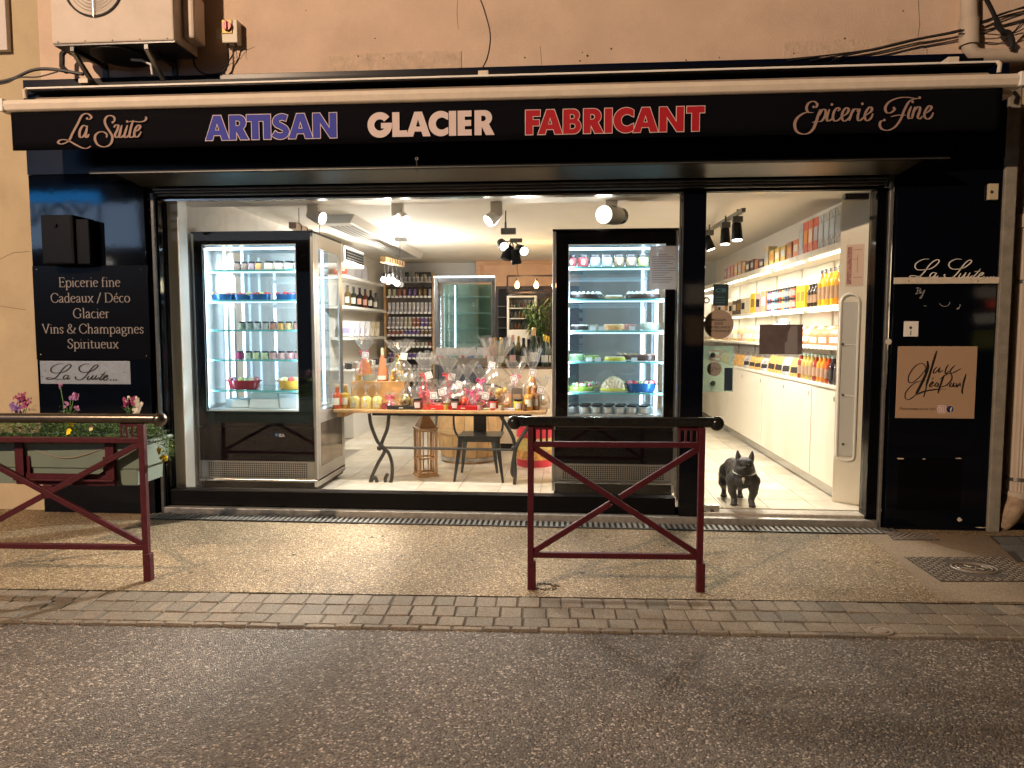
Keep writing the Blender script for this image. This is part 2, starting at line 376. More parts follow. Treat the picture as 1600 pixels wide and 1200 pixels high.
letter_white = mat('white_vinyl', (.66, .54, .52), .6, spec=.2)
grey_print = mat('grey_lettering', (.36, .33, .33), .5)
burgundy = mat('burgundy_paint', (.062, .006, .011), .42, var=.25, vs=25, bump=.12, bs=60, stain=.6, ss=14, spec=.3)
rail_metal = mat('worn_bronze_rail', (.13, .11, .09), .26, .85, var=.2, vs=18)
rail_dark = mat('black_lacquered_rail', (.015, .015, .014), .18, .2, var=.3, vs=14)
rubber = mat('black_rubber', (.012, .012, .012), .6)
wire_black = mat('black_cable', (.012, .011, .011), .5)
wire_grey = mat('grey_cable', (.28, .22, .17), .6)
ink = mat('black_ink', (.012, .011, .012), .5)

def aggregate(name, base, lo, hi, scale, rough=.8, bump=.8, patch=.25, sparkle=.5, crack=0.0):
    "stones of many tones in a matrix: voronoi cells plus larger worn patches"
    if name in MATS: return MATS[name]
    m = bpy.data.materials.new(name); m.use_nodes = True; t = m.node_tree; b = t.nodes['Principled BSDF']; L = t.links.new
    tc = t.nodes.new('ShaderNodeTexCoord')
    v = t.nodes.new('ShaderNodeTexVoronoi'); v.inputs['Scale'].default_value = scale; L(tc.outputs['Object'], v.inputs['Vector'])
    sp = t.nodes.new('ShaderNodeSeparateColor'); L(v.outputs['Color'], sp.inputs[0])
    cr = t.nodes.new('ShaderNodeValToRGB'); e = cr.color_ramp.elements
    e[0].position = 0; e[0].color = (*lo, 1); e[1].position = 1; e[1].color = (*hi, 1)
    q = cr.color_ramp.elements.new(.45); q.color = (*base, 1); q = cr.color_ramp.elements.new(.86); q.color = (*[x * 1.25 for x in base], 1)
    L(sp.outputs[0], cr.inputs[0])
    n2 = t.nodes.new('ShaderNodeTexNoise'); n2.inputs['Scale'].default_value = .9; n2.inputs['Detail'].default_value = 8; L(tc.outputs['Object'], n2.inputs['Vector'])
    mr = t.nodes.new('ShaderNodeMapRange'); mr.inputs[1].default_value = .35; mr.inputs[2].default_value = .7; mr.inputs[3].default_value = 1 + patch * .4; mr.inputs[4].default_value = 1 - patch
    L(n2.outputs[0], mr.inputs[0])
    vm = t.nodes.new('ShaderNodeVectorMath'); vm.operation = 'SCALE'; L(cr.outputs[0], vm.inputs[0]); L(mr.outputs[0], vm.inputs['Scale'])
    L(vm.outputs[0], b.inputs['Base Color'])
    rr = t.nodes.new('ShaderNodeMapRange'); rr.inputs[3].default_value = rough; rr.inputs[4].default_value = rough - sparkle; L(sp.outputs[1], rr.inputs[0])
    pw = t.nodes.new('ShaderNodeMath'); pw.operation = 'POWER'; pw.inputs[1].default_value = 3; L(sp.outputs[1], pw.inputs[0]); L(pw.outputs[0], rr.inputs[0])
    L(rr.outputs[0], b.inputs['Roughness'])
    n3 = t.nodes.new('ShaderNodeTexNoise'); n3.inputs['Scale'].default_value = scale * .8; L(tc.outputs['Object'], n3.inputs['Vector'])
    ad = t.nodes.new('ShaderNodeMath'); ad.operation = 'SUBTRACT'; L(n3.outputs[0], ad.inputs[0]); L(v.outputs['Distance'], ad.inputs[1])
    bp = t.nodes.new('ShaderNodeBump'); bp.inputs['Strength'].default_value = bump; bp.inputs['Distance'].default_value = .006
    L(ad.outputs[0], bp.inputs['Height']); L(bp.outputs[0], b.inputs['Normal'])
    MATS[name] = m; return m
asphalt = aggregate('worn_asphalt', (.122, .098, .078), (.045, .036, .029), (.48, .41, .34), 125, .75, .9, .5, .45)
paving = aggregate('golden_aggregate_paving', (.245, .175, .098), (.07, .048, .029), (.70, .56, .36), 135, .8, .8, .45, .45)
concrete = aggregate('worn_beige_concrete', (.24, .18, .12), (.15, .11, .075), (.35, .27, .19), 210, .85, .35, .35, .2)
sett_m = [aggregate('granite_sett_%s' % k, c, [x * .6 for x in c], [min(1, x * 1.7) for x in c], 260, .8, .4, .3, .2)
          for k, c in (('grey', (.165, .135, .10)), ('brown', (.185, .145, .105)), ('pale', (.205, .165, .12)), ('dark', (.135, .115, .09)))]
bluestone = aggregate('blue_grey_slab', (.15, .155, .15), (.10, .10, .10), (.25, .26, .25), 220, .7, .3, .3, .2)

# ------------------------------------------------------------------ ground
ka, kb = G(0, 920), G(1600, 944)              # pavement edge line
kd = (kb - ka).normalized(); kn = Vector((kd.y, -kd.x, 0))      # towards the road
ra, rb = G(0, 970), G(1600, 998)
band = ((ra - ka).dot(kn) + (rb - ka).dot(kn)) / 2
def on_kerb(u, v, z=0.0): p = ka + kd * u + kn * v; return Vector((p.x, p.y, z))
mb = MB(); a0, a1 = -60, 60
mb.add([on_kerb(a0, band, -.012), on_kerb(a1, band, -.012), on_kerb(a1, band + 70, -.012), on_kerb(a0, band + 70, -.012)], [(3, 2, 1, 0)])
struct('road', mb, asphalt)
mb = MB(); mb.add([(-60, .02, 0), (60, .02, 0), on_kerb(a1, -.002), on_kerb(a0, -.002)], [(3, 2, 1, 0)])
struct('pavement', mb, paving)
# strip of setts between pavement and road
bed = MB(); bed.add([on_kerb(-30, -.01, -.006), on_kerb(30, -.01, -.006), on_kerb(30, band - .008, -.008), on_kerb(-30, band - .008, -.008)], [(3, 2, 1, 0)])
strip = struct('sett_strip', bed, mat('sand_joint', (.10, .078, .055), .95, var=.3, vs=60, bump=.5, bs=200))
rows = 4; rw = [.148, .142, .118, band - .408 - .004]
v = .004; count = 0
for r_ in range(rows):
    u = -.55 - r_ * .05
    while u < 6.5:
        L_ = R.uniform(.108, .135) if r_ else R.uniform(.112, .128)
        if r_ > 1: L_ *= 1.22
        g = .0038; bmx = MB(); jz = R.uniform(-.0035, .002)
        ja = [R.uniform(-.003, .003) for _ in range(8)]
        q = [on_kerb(u + g + ja[0], v + g + ja[1]), on_kerb(u + L_ - g + ja[2], v + g + ja[3]), on_kerb(u + L_ - g + ja[4], v + rw[r_] - g + ja[5]), on_kerb(u + g + ja[6], v + rw[r_] - g + ja[7])]
        c = sum(q, Vector()) / 4; top = [c + (p - c) * .93 + Vector((0, 0, jz + R.uniform(-.0015, .0015))) for p in q]; low = [p + Vector((0, 0, -.010)) for p in q]; bot = [p + Vector((0, 0, -.03)) for p in q]
        fs = [(0, 3, 2, 1)] + [(k, (k + 1) % 4, 4 + (k + 1) % 4, 4 + k) for k in range(4)] + [(4 + k, 4 + (k + 1) % 4, 8 + (k + 1) % 4, 8 + k) for k in range(4)]
        bmx.add(top + low + bot, fs)
        bmx.build('sett', R.choice(sett_m[:3] if c.x < 0.5 else sett_m), strip); count += 1
        u += L_
    v += rw[r_]
# right-hand concrete patch, blue slabs, manhole and hatch
mb = MB(); q = [G(1345, 836), G(1420, 833), G(1640, 845), G(1700, 943), G(1470, 941), (G(1395, 870))]
mb.add([(p.x, min(p.y, .0), .004) for p in q], [tuple(range(6))[::-1]])
struct('concrete_patch', mb, concrete)
bp_ = struct('slab_paving', MB().add([(p.x, p.y, .005) for p in (G(1545, 838), G(1720, 838), G(1760, 880), G(1590, 880))], [(3, 2, 1, 0)]), mat('dark_joint', (.05, .042, .035), .9))
for r_, (y0, y1) in enumerate(((841, 852), (853, 863), (864, 877))):
    for k in range(4):
        x0 = 1552 + k * 40 + r_ * 17 - (8 if r_ == 1 else 0); q = [G(x0, y0), G(x0 + 37, y0), G(x0 + 37 + 13, y1), G(x0 + 13, y1)]
        MB().add([(p.x, p.y, .009 + R.uniform(0, .002)) for p in q] + [(p.x, p.y, .004) for p in q], [(3, 2, 1, 0)] + [(i, (i + 1) % 4, 4 + (i + 1) % 4, 4 + i) for i in range(4)]).build('slab', bluestone, bp_)
cast = mat('cast_iron', (.10, .085, .07), .5, .5, var=.3, vs=40, bump=.2, bs=90, stain=.4, ss=12)
cast_hi = mat('polished_cast_iron', (.34, .29, .24), .4, .5, var=.2, vs=50)
def plate(name, q, label, n1, n2, rosette):
    c = sum(q, Vector()) / 4; t = thing(name, label, 'manhole cover', (c.x, c.y, .006))
    MB().add([(p.x, p.y, .0085) for p in q] + [(p.x, p.y, .0) for p in q], [(3, 2, 1, 0)] + [(i, (i + 1) % 4, 4 + (i + 1) % 4, 4 + i) for i in range(4)]).build('plate', cast, t)
    def uv(a, b): return (q[0] * (1 - a) + q[1] * a) * (1 - b) + (q[3] * (1 - a) + q[2] * a) * b
    mb = MB()
    for i in range(n1):
        for j in range(n2):
            a, b = (i + .5) / n1, (j + .5) / n2; p = uv(a, b); rr = (p - c).length
            if rosette and ((a - .5) / .24) ** 2 + ((b - .5) / .40) ** 2 < 1: continue
            d = Vector((1, (1 if (i + j) % 2 else -1), 0)).normalized() * .013; e = Vector((-d.y, d.x, 0)) * .28
            z = Vector((0, 0, .0125)); mb.add([p + d + z, p + e + z, p - d + z, p - e + z, p + d * 1.2, p + e * 1.6, p - d * 1.2, p - e * 1.6], [(3, 2, 1, 0), (0, 1, 5, 4), (1, 2, 6, 5), (2, 3, 7, 6), (3, 0, 4, 7)])
    mb.build('raised_tread', cast_hi, t, kind='stuff')
    if rosette:
        for rr, w_ in ((.125, .008), (.098, .006)):
            MB().tube([(c.x + rr * 1.05 * math.cos(k * .2618), c.y + rr * .82 * math.sin(k * .2618), .0115) for k in range(25)], w_ * .6, 6).build('ring', cast_hi, t)
        MB().tube([(c.x + x * .05, c.y + y * .05, .012) for x, y in ((-1.4, .6), (-.7, 1), (-.3, .2), (-1, -.4), (-1.5, .1), (-.2, -.8), (.5, .5), (1.2, .7), (1.5, -.2), (.8, -.7), (.3, -.1))], .004, 6).build('emblem', cast_hi, t)
    return t
plate('manhole_cover', [G(1413, 872), G(1571, 872), G(1640, 910), G(1470, 910)], 'square cast iron manhole cover with ribbed tread and round emblem near the right corner', 22, 16, True)
plate('access_hatch', [G(1383, 832), G(1452, 834), G(1468, 845), G(1396, 845)], 'small rusty iron hatch cover at the foot of the right black panel', 14, 7, False)
vk = thing('valve_cover', 'small oval iron valve cover set in the sett strip on the right', 'valve cover', G(1376, 986))
MB().lathe([(.062, -.01), (.062, .004), (.05, .004), (.048, -.002), (.036, -.002), (.034, .005), (.001, .006)], 20, tuple(G(1376, 986)), 1, .8).build('lid', cast_hi, vk, True)
# trodden patch round the barrier post and weeds in joints
gp = G(850, 917)
mb = MB()
for k in range(90):
    a = R.uniform(0, 6.28); rr = .075 * R.uniform(.6, 1.1); x, y = gp.x + rr * math.cos(a) * 1.15, gp.y + rr * math.sin(a) * .75
    mb.ball((x, y, .001), R.uniform(.003, .008), 5, 3)
tag(mb.build('crumbled_filling', mat('dark_crumbs', (.10, .07, .045), .95, var=.4, vs=60)), 'ring of dark crumbled filling round the foot of the right barrier', 'gravel', kind='stuff')
speckles = mat('dull_green_speckles', (.075, .085, .025), .9, var=.4, vs=30)
mb = MB()
for k in range(420):  # small dark green triangles under the flower box and along the pavement edge
    if k < 260: p = G(R.gauss(120, 70), R.gauss(893, 12)); s_ = R.uniform(.002, .006)
    else: p = on_kerb(R.uniform(.1, 2.2), R.choice((0, .003, .006)) + R.uniform(-.02, .01)); s_ = R.uniform(.003, .008)
    if p.y > -.05: continue
    a = R.uniform(0, 6.28); d = Vector((math.cos(a), math.sin(a), 0)) * s_ * 1.6; e = Vector((-d.y, d.x, 0)) * .4
    mb.add([p + e, p - e, p + d + Vector((0, 0, s_))], [(0, 1, 2)])
tag(mb.build('speckles', speckles), 'dull green specks on the pavement under the flower box', 'speckles', kind='stuff')
mb = MB()
for k in range(150):
    p = Vector((R.uniform(-4, 3.2), R.uniform(-4.2, -.1), .002 if R.random() < .6 else -.008)); a = R.uniform(0, 6.28)
    if (p - ka).dot(kn) > band: p.z = -.010
    s_ = R.uniform(.003, .011); d = Vector((math.cos(a), math.sin(a), 0)) * s_; e = Vector((-d.y, d.x, 0)) * R.uniform(.2, .6)
    mb.add([p + d, p + e, p - d, p - e + Vector((0, 0, .003))], [(0, 1, 2, 3)])
tag(mb.build('street_litter', mat('dry_leaf_bits', (.38, .30, .19), .8, var=.4, vs=20)), 'scattered dry leaf bits and crumbs on pavement and road', 'litter', kind='stuff')
mb = MB()
for k in range(46):
    p = Vector((R.uniform(-4.2, 3.0), R.uniform(-1.45, -.25), .0012)); n_ = 9; r_ = R.uniform(.008, .019); mb.add([p + Vector((r_ * R.uniform(.7, 1.1) * math.cos(j * 6.283 / n_), r_ * R.uniform(.7, 1.1) * math.sin(j * 6.283 / n_), 0)) for j in range(n_)], [tuple(range(n_))])
tag(mb.build('gum_spots', mat('old_gum', (.06, .05, .04), .85)), 'old flat dark gum spots scattered on the pavement', 'gum', kind='stuff')
tw = MB(); 
for px, py, dx in ((562, 958, 1), (548, 955, .6), (570, 960, 1.6)):
    p = G(px, py); tw.tube([p + Vector((0, 0, .004)), p + Vector((.02 * dx, .05, .014)), p + Vector((-.01 * dx, .10, .005))], .0012, 5)
tag(tw.build('dry_twig', mat('dry_twig', (.32, .22, .12), .8)), 'thin forked dry twig lying on the setts left of the right barrier', 'twig')

# ------------------------------------------------------------------ the building front
bld = thing('shop_building', 'ochre plastered building with black glossy shopfront panels and a wide display window', 'shop building')
zt = PZ(800, 106, 0)                               # top of the black cladding
xl, xr = -4.335, 3.16
wall = MB()
wall.box(-14, xl - .0, .03, .35, 0, 9); wall.box(xl, xr + .01, .03, .35, zt - .15, 9)
wall.build('wall', plaster, bld)
PLX0 = PX(80, 60, .028)
pk = MB(); pk.box(PX(62, 60, .02), xr - .001, .012, .03, zt - .05, 9); pk.build('render_band', plaster_pink, bld)
# rough repaired strips with their own depth
for (x0, y0, x1, y1) in ((514, 86, 722, 114), (1226, 66, 1440, 100)):
    a = P(x0, y0, .02); b = P(x1, y1, .02)
    n_ = 26; pp = [(a.x + (b.x - a.x) * k / n_, 0, a.z + R.uniform(-.012, .006)) for k in range(n_ + 1)] + [(b.x + R.uniform(-.01, .01), 0, a.z - .05), (b.x, 0, b.z - .05), (a.x, 0, b.z - .05), (a.x + R.uniform(-.01, .01), 0, a.z - .05)]
    MB().prism(pp, (0, .0065, 0), (0, .005, 0)).build('repair_patch', plaster_rough, bld)
# cracks and chips as dark tubes on the render, coloured as their shade and dirt
ck = MB()
for pts in ([(345, 108), (375, 92), (386, 78), (398, 73)], [(386, 78), (384, 88), (386, 93)], [(1435, 0), (1437, 40), (1433, 66)], [(1448, 75), (1450, 100)], [(844, 72), (847, 106)], [(0, 405), (20, 395), (45, 393)], [(0, 478), (18, 481), (40, 484)], [(715, 0), (714, 20), (716, 46)], [(1230, 66), (1228, 92), (1218, 96)]):
    ck.tube([P(x, y, .0115 if y < 120 else .0295) for x, y in pts], .0016, 5)
for px, py in [(478, 16), (910, 82), (918, 87), (906, 95), (955, 76), (1072, 94), (1124, 90), (1295, 82), (1320, 60), (1411, 17), (820, 90), (1240, 84), (1245, 83), (560, 88), (575, 92), (600, 91), (628, 93), (586, 60)]:
    ck.ball(tuple(P(px, py, .011)), R.uniform(.004, .009), 6, 4)
ck.build('cracks_and_chips', mat('crack_shadow_dirt', (.10, .075, .055), .95), bld, kind='stuff')
# right return: pale corner strip, recessed side wall
def quadx(px, py, Y): return PX(px, py, Y)
MB().box(xr + .002, xr + .085, -.055, .3, 0, PZ(1565, 135, 0)).build('corner_strip', stone_grey, bld, bevel=.006)
MB().box(xr + .087, 16, .20, .5, 0, 9).build('side_wall', mat('stained_ochre_render', (.50, .40, .27), .92, var=.15, vs=3, bump=.5, bs=60, stain=.35, ss=2.5), bld)  # nearly the same ochre as the front wall, with heavier staining
MB().box(xr + .0, xr + .5, .012, .2, zt - .02, 9).build('wall_corner', plaster_pink, bld)
# cladding
zf0 = PZ(800, 262, 0)
MB().box(xl, PX(235, 500, 0), -.03, .03, 0, zf0).build('left_panel', black_gloss, bld, bevel=.003)
MB().box(PX(1392, 500, 0), xr, -.03, .03, 0, zf0).build('right_panel', black_gloss, bld, bevel=.003)
MB().box(xl - .003, xr + .003, -.035, .029, zf0 + .002, zt).build('fascia', navy_panel, bld, bevel=.003)
MB().box(PX(1402, 790, -.03), PX(1500, 790, -.03), -.036, -.03, PZ(1450, 797, -.03), PZ(1450, 716, -.03)).build('access_panel', black_gloss2, bld, bevel=.003)
sc_ = MB()
for x, y, w_, h_ in ((1399, 715, 15, 3), (1440, 716, 6, 2), (1491, 715, 12, 2), (1494, 808, 9, 8), (1490, 821, 12, 8), (1372, 827, 30, 4), (1522, 823, 20, 2)):
    a = P(x, y, -.031); b = P(x + w_, y + h_, -.031); n_ = 9; cx, cz = (a.x + b.x) / 2, (a.z + b.z) / 2
    if b.z < .005: continue
    sc_.prism([(cx + (b.x - a.x) / 2 * math.cos(k * 6.283 / n_) * R.uniform(.6, 1), 0, cz + (a.z - b.z) / 2 * math.sin(k * 6.283 / n_) * R.uniform(.6, 1)) for k in range(n_)], (0, -.0375, 0), (0, .003, 0))
sc_.build('paint_chips', mat('bare_chipped_paint', (.55, .47, .38), .8), bld, kind='stuff')
# hood over the window: lip, sloping soffit, shutter guide
hl, hr = P(140, 270, -.30), P(1484, 250, -.30); hz = (hl.z + hr.z) / 2
MB().box(hl.x, hr.x, -.30, -.036, hz, hz + .02).build('hood', black_satin, bld, bevel=.003)
MB().box(hl.x, hr.x, -.303, -.3005, hz + .001, hz + .008).build('hood_lip', dark_metal, bld)
s0, s1 = PX(184, 275, -.27), PX(1440, 256, -.27)
zz = PZ(800, 283, -.03)
mb = MB(); mb.add([(s0, -.285, hz - .003), (s1, -.285, hz - .003), (s1 - .05, -.04, zz), (s0 + .05, -.04, zz), (s0, -.285, hz - .0005), (s1, -.285, hz - .0005), (s1 - .05, -.037, hz - .0005), (s0 + .05, -.037, hz - .0005)],
        [(0, 1, 2, 3), (0, 4, 5, 1), (1, 5, 6, 2), (2, 6, 7, 3), (3, 7, 4, 0)]); mb.build('hood_soffit', bronze, bld)
wz = PZ(800, 307, .1)                                  # top of the glass
for k in range(3):
    z1 = zz - .002 - k * (zz - wz - .03) / 3; z0 = z1 - (zz - wz - .03) / 3 + .004
    MB().box(PX(236, 290, 0) + .0, PX(1390, 290, 0), .012 + k * .012, .05 + k * .012, z0, z1).build('shutter_slat', mat('shutter_grey', (.11, .11, .105), .35, .5, var=.15, vs=8), bld, bevel=.006)
MB().box(PX(236, 300, 0), PX(1390, 300, 0), .09, .16, wz + .015, zz + .08).build('window_head', black_satin, bld)
# frame, base, mullion, jambs
jx0, jx1 = PX(236, 500, 0), PX(1391, 500, 0)
GY = .12
gl0, gl1 = PX(262, 500, GY), PX(1062, 500, GY)
dl0, dl1 = PX(1097, 500, GY), PX(1356, 500, GY)
zb = PZ(660, 769, GY)
zbase = PZ(660, 797, .06)
step_z = .055
MB().box(jx0 + .002, gl0, .03, .17, .0, wz + .013).build('left_jamb', black_gloss2, bld, bevel=.006)
MB().box(jx0 + .03, jx0 + .055, .0, .03, .0, wz + .05).build('shutter_guide', dark_metal, bld, bevel=.003)
MB().box(dl1 + .002, jx1 - .002, .03, .17, .0, wz + .013).build('right_jamb', black_gloss2, bld, bevel=.006)
MB().box(jx1 - .035, jx1 - .012, .0, .03, .0, wz + .05).build('shutter_guide', grey_metal, bld, bevel=.003)
MB().box(gl1, dl0 - .002, .02, .17, .0, wz + .013).build('mullion', black_gloss, bld, bevel=.004)
MB().box(gl1 - .016, gl1 - .003, .105, .14, zb, wz + .01).build('glazing_bead', steel, bld)
MB().box(gl0 + .002, gl1 - .018, .06, .17, step_z + .004, zb).build('base_panel', black_satin, bld, bevel=.004)
MB().box(gl0, gl1, .08, .16, wz, wz + .014).build('top_bead', steel, bld)
pane = glassmat('shop_glass', (.97, .98, .975), .036)
tag(MB().box(gl0 + .004, gl1 - .02, GY, GY + .010, zb - .002, wz + .004).build('window_pane', pane, bld))
MB().box(jx0 + .06, jx1 - .04, -.015, .058, .0, step_z).build('threshold', mat('threshold_metal', (.42, .40, .37), .38, .7, var=.2, vs=30, stain=.4, ss=8), bld, bevel=.004)
mb = MB()
x = jx0 + .07
while x < jx1 - .06:
    for r_ in range(2):
        c = Vector((x + r_ * .018, .004 + r_ * .03, step_z + .0005)); d = Vector((.014, .008 if r_ else -.008, 0)); e = Vector((-d.y, d.x, 0)) * .3; z = Vector((0, 0, .0022))
        mb.add([c + d, c + e + z, c - d, c - e + z], [(0, 1, 2, 3)])
    x += .036
mb.build('checker_tread', mat('tread_metal', (.5, .48, .44), .3, .8), bld, kind='stuff')
# glass door with patch fittings
door_z0, door_z1 = .085, wz + .002
dr = MB().box(dl0 + .004, dl1 - .004, GY, GY + .012, door_z0, door_z1).build('glass_door', pane, bld)
def fit(x0, y0, x1, y1, nm, m, Y=GY - .016, dep=.044):
    a = P(x0, y0, Y); b = P(x1, y1, Y); return MB().box(a.x, b.x, Y, Y + dep, a.z, b.z).build(nm, m, dr, bevel=.003)
fit(1321, 302, 1358, 311, 'top_hinge', dark_metal); fit(1299, 803, 1337, 812, 'floor_hinge', grey_metal)
fit(1101, 789, 1124, 808, 'lock_case', steel)
c = P(1112.5, 798, GY - .018); MB().tube([c, c + Vector((0, -.012, 0))], .013, 14).build('lock_cylinder', dark_metal, dr, True)
MB().box(dl0, jx1 - .04, .058, .2, .0, .078).build('door_sill', mat('sill_stone', (.42, .38, .32), .5, var=.2, vs=30, stain=.3, ss=9), bld, bevel=.004)
# drain channel along the front
dt = thing('drain_grate', 'long slotted metal drain grate running along the foot of the shopfront', 'drain grate', (0, -.08, 0))
gy1, gy0 = -.025, -.185
gx0, gx1 = PX(236, 812, -.05), PX(1400, 830, -.05)
MB().box(gx0, gx1, gy0, gy1, .0005, .002).build('channel', mat('drain_black', (.004, .004, .004), .9), dt)
mb = MB(); x = gx0 + .01
while x < gx1 - .03:
    mb.add([(x + dx - sh, y, z) for z in (.002, .009) for dx, y, sh in ((0, gy0 + .006, 0), (.022, gy0 + .006, 0), (.022, gy1, 0), (0, gy1, 0))], [(4, 5, 6, 7), (0, 1, 5, 4), (1, 2, 6, 5), (3, 0, 4, 7)]); x += .043
mb.build('grate_bar', mat('galvanised_bar', (.20, .19, .17), .5, .5, var=.25, vs=40, stain=.4, ss=15), dt, kind='stuff')
MB().box(gx0, gx1, gy0 - .008, gy0 + .005, .001, .010).build('edge_rail', dark_metal, dt)

# ------------------------------------------------------------------ signs on the panels
YP = -.031
t = thing('services_sign', 'black board on the left panel listing epicerie fine, cadeaux and glacier in grey serif letters', 'sign', P(143, 563, YP))
a, b = P(53, 414, YP), P(236, 560, YP)
x0s, x1s = PX(54, 480, YP), PX(233, 480, YP)
MB().box(x0s, x1s, YP - .006, YP - .0005, PZ(143, 562, YP), PZ(143, 415, YP)).build('board', mat('black_matt_board', (.002, .0022, .003), .3, spec=.1), t, bevel=.002)
for s_, x0_, x1_, y_ in (('Epicerie fine', 368, 752, 593), ('Cadeaux / Déco', 318, 812, 690), ('Glacier', 458, 682, 787), ('Vins & Champagnes', 264, 898, 883), ('Spiritueux', 422, 740, 976)):
    serif_text(s_, x0_ / 4, x1_ / 4, 300 + y_ / 4, YP - .0065, mat('pale_grey_print', (.27, .245, .245), .6, spec=.1), t)
for px, py in ((57, 421), (220, 421), (64, 554), (229, 556)):
    MB().ball(tuple(P(px, py, YP - .007)), .006, 8, 4).build('screw', steel, t, True)
LA_SUITE = [
 [(455, 80), (380, 85), (300, 125), (278, 175), (310, 210), (390, 212), (490, 190), (570, 120), (560, 90), (510, 105), (450, 160), (400, 230), (340, 290), (270, 310), (215, 300), (235, 285), (310, 292), (390, 310), (450, 300)],
 [(540, 255), (500, 245), (465, 275), (470, 305), (505, 295), (545, 250)], [(545, 250), (520, 290), (530, 308), (565, 285)],
 [(850, 85), (780, 82), (705, 120), (695, 165), (730, 200), (800, 205), (890, 180), (965, 120), (955, 92), (910, 115), (860, 170), (800, 250), (740, 305), (680, 315), (640, 295), (640, 270), (655, 275)],
 [(840, 255), (815, 300), (840, 312), (885, 270), (905, 245)], [(905, 245), (880, 290), (895, 310), (930, 285)], [(955, 245), (930, 290), (945, 310), (985, 280)],
 [(1080, 200), (1030, 260), (995, 300), (1010, 318), (1050, 290)], [(1005, 236), (1075, 230)],
 [(1050, 290), (1095, 275), (1115, 255), (1095, 248), (1060, 280), (1060, 315), (1090, 318), (1130, 290)]]
LS_DOTS = [(1160, 318), (1205, 318), (1243, 316)]
t = thing('brushed_name_plate', 'brushed silver plate with black script La Suite below the services board', 'sign', P(135, 600, YP))
a, b = P(61, 564, YP), P(205, 598, YP)
MB().box(a.x + .01, b.x, YP - .006, YP - .0005, PZ(135, 600, YP), PZ(135, 564, YP)).build('plate', mat('dull_brushed_aluminium', (.30, .34, .40), .42, .3, var=.10, vs=40), t, bevel=.002)
f0 = front(YP - .007, 50, 560, 9.41)
ribbons(LA_SUITE, 11, 24, f0, dots=LS_DOTS, dotr=12).build('lettering', ink, t)
for px, py in ((70.5, 579.5), (66, 588), (194, 581.5)):
    MB().ball(tuple(P(px, py, YP - .0065)), .005, 8, 4).build('screw', dark_metal, t, True)
t = thing('cut_out_name_sign', 'white cut-out script La Suite standing on a pale bar on the right panel', 'sign', P(1476, 443, YP))
xa, xb = PX(1396, 438, YP), xr - .002
MB().box(xa, xb, YP - .02, YP - .0005, PZ(1476, 443.5, YP), PZ(1476, 433.5, YP)).build('bar', mat('pale_raw_bar', (.62, .55, .44), .5, var=.12, vs=25), t, bevel=.002)
f0 = front(YP - .021, 1390, 390, 9.41)
g0 = lambda x, y, l: f0(585 + (x - 455) * 1.2, 138 + (y - 80) * 1.2, l)
ribbons(LA_SUITE, 9, 17, g0, dots=[(1163, 305), (1205, 303), (1240, 300)], dotr=9).build('lettering', mat('white_cut_letters', (.75, .70, .62), .4), t)
for px in (1420, 1528): MB().ball(tuple(P(px, 439, YP - .021)), .005, 8, 4).build('screw', dark_metal, t, True)
gb = front(YP - .002, 1390, 390, 9.41); grm = mat('worn_grey_vinyl', (.30, .29, .27), .6)
t = thing('worn_by_lettering', 'worn grey vinyl word By with leftover letter scraps below the white script sign', 'sign', P(1440, 470, YP))
ribbons([[(385, 570), (420, 560), (395, 650), (375, 640)], [(420, 560), (455, 575), (440, 600), (405, 605), (440, 612), (440, 640), (400, 650)], [(465, 600), (455, 640), (480, 640), (510, 595)], [(520, 590), (490, 660), (460, 715), (445, 710), (470, 670)]], 5, 11, gb).build('lettering', grm, t)
ribbons([(1, [(730, 790), (765, 822), (820, 835), (865, 815), (890, 770)]), (2.2, [(500, 828), (545, 828)]), (2.4, [(985, 875), (1010, 865), (1025, 845)]), (.8, [(1030, 800), (1035, 830), (1015, 850)])], 6, 12, gb).build('letter_scraps', grm, t, kind='stuff')
# beige company board
t = thing('beige_ice_cream_sign', 'beige square board with black handwriting and two social icons on the right panel', 'sign', P(1462, 654, YP))
x0s, x1s = PX(1400.5, 598, YP), PX(1524, 598, YP)
MB().box(x0s, x1s, YP - .008, YP - .0005, PZ(1462, 653.5, YP), PZ(1462, 541, YP)).build('board', mat('beige_print_board', (.42, .28, .18), .55), t, bevel=.002)
gf = front(YP - .009, 1390, 530, 8.889)
ribbons([[(490, 470), (500, 380), (440, 335), (350, 380), (270, 500), (265, 590), (320, 600), (420, 520), (500, 420)],
         (2.3, [(525, 300), (530, 400), (480, 540), (400, 700), (365, 760)]), [(365, 760), (330, 800), (260, 840), (215, 810), (230, 730), (330, 620), (450, 575), (540, 570)],
         (1.9, [(655, 160), (600, 340), (540, 540), (505, 650)]), [(520, 590), (500, 700), (470, 805)], (1.9, [(370, 770), (480, 725), (620, 700), (700, 692)]), [(690, 692), (790, 690)],
         [(660, 380), (620, 420), (605, 470), (650, 450), (700, 390)], [(700, 390), (680, 460), (740, 430)],
         [(815, 350), (780, 410), (770, 475), (830, 440)], [(905, 360), (850, 420), (840, 470), (910, 450), (990, 405)],
         [(555, 640), (600, 610), (590, 590), (555, 630), (560, 660), (610, 640)], [(585, 560), (605, 530)], [(650, 600), (625, 640), (650, 655), (675, 620), (650, 600)],
         (1.3, [(750, 500), (700, 640), (665, 755)]), [(690, 560), (780, 490), (850, 480), (855, 560), (780, 640), (700, 660), (640, 655)],
         [(860, 600), (825, 650), (860, 655), (890, 600)], [(890, 600), (880, 655), (910, 640)], [(925, 610), (925, 660), (970, 610)], [(975, 605), (975, 655)],
         (1.2, [(1055, 480), (1020, 600), (1000, 720), (1010, 755)])], 8, 17, gf).build('handwriting', ink, t)
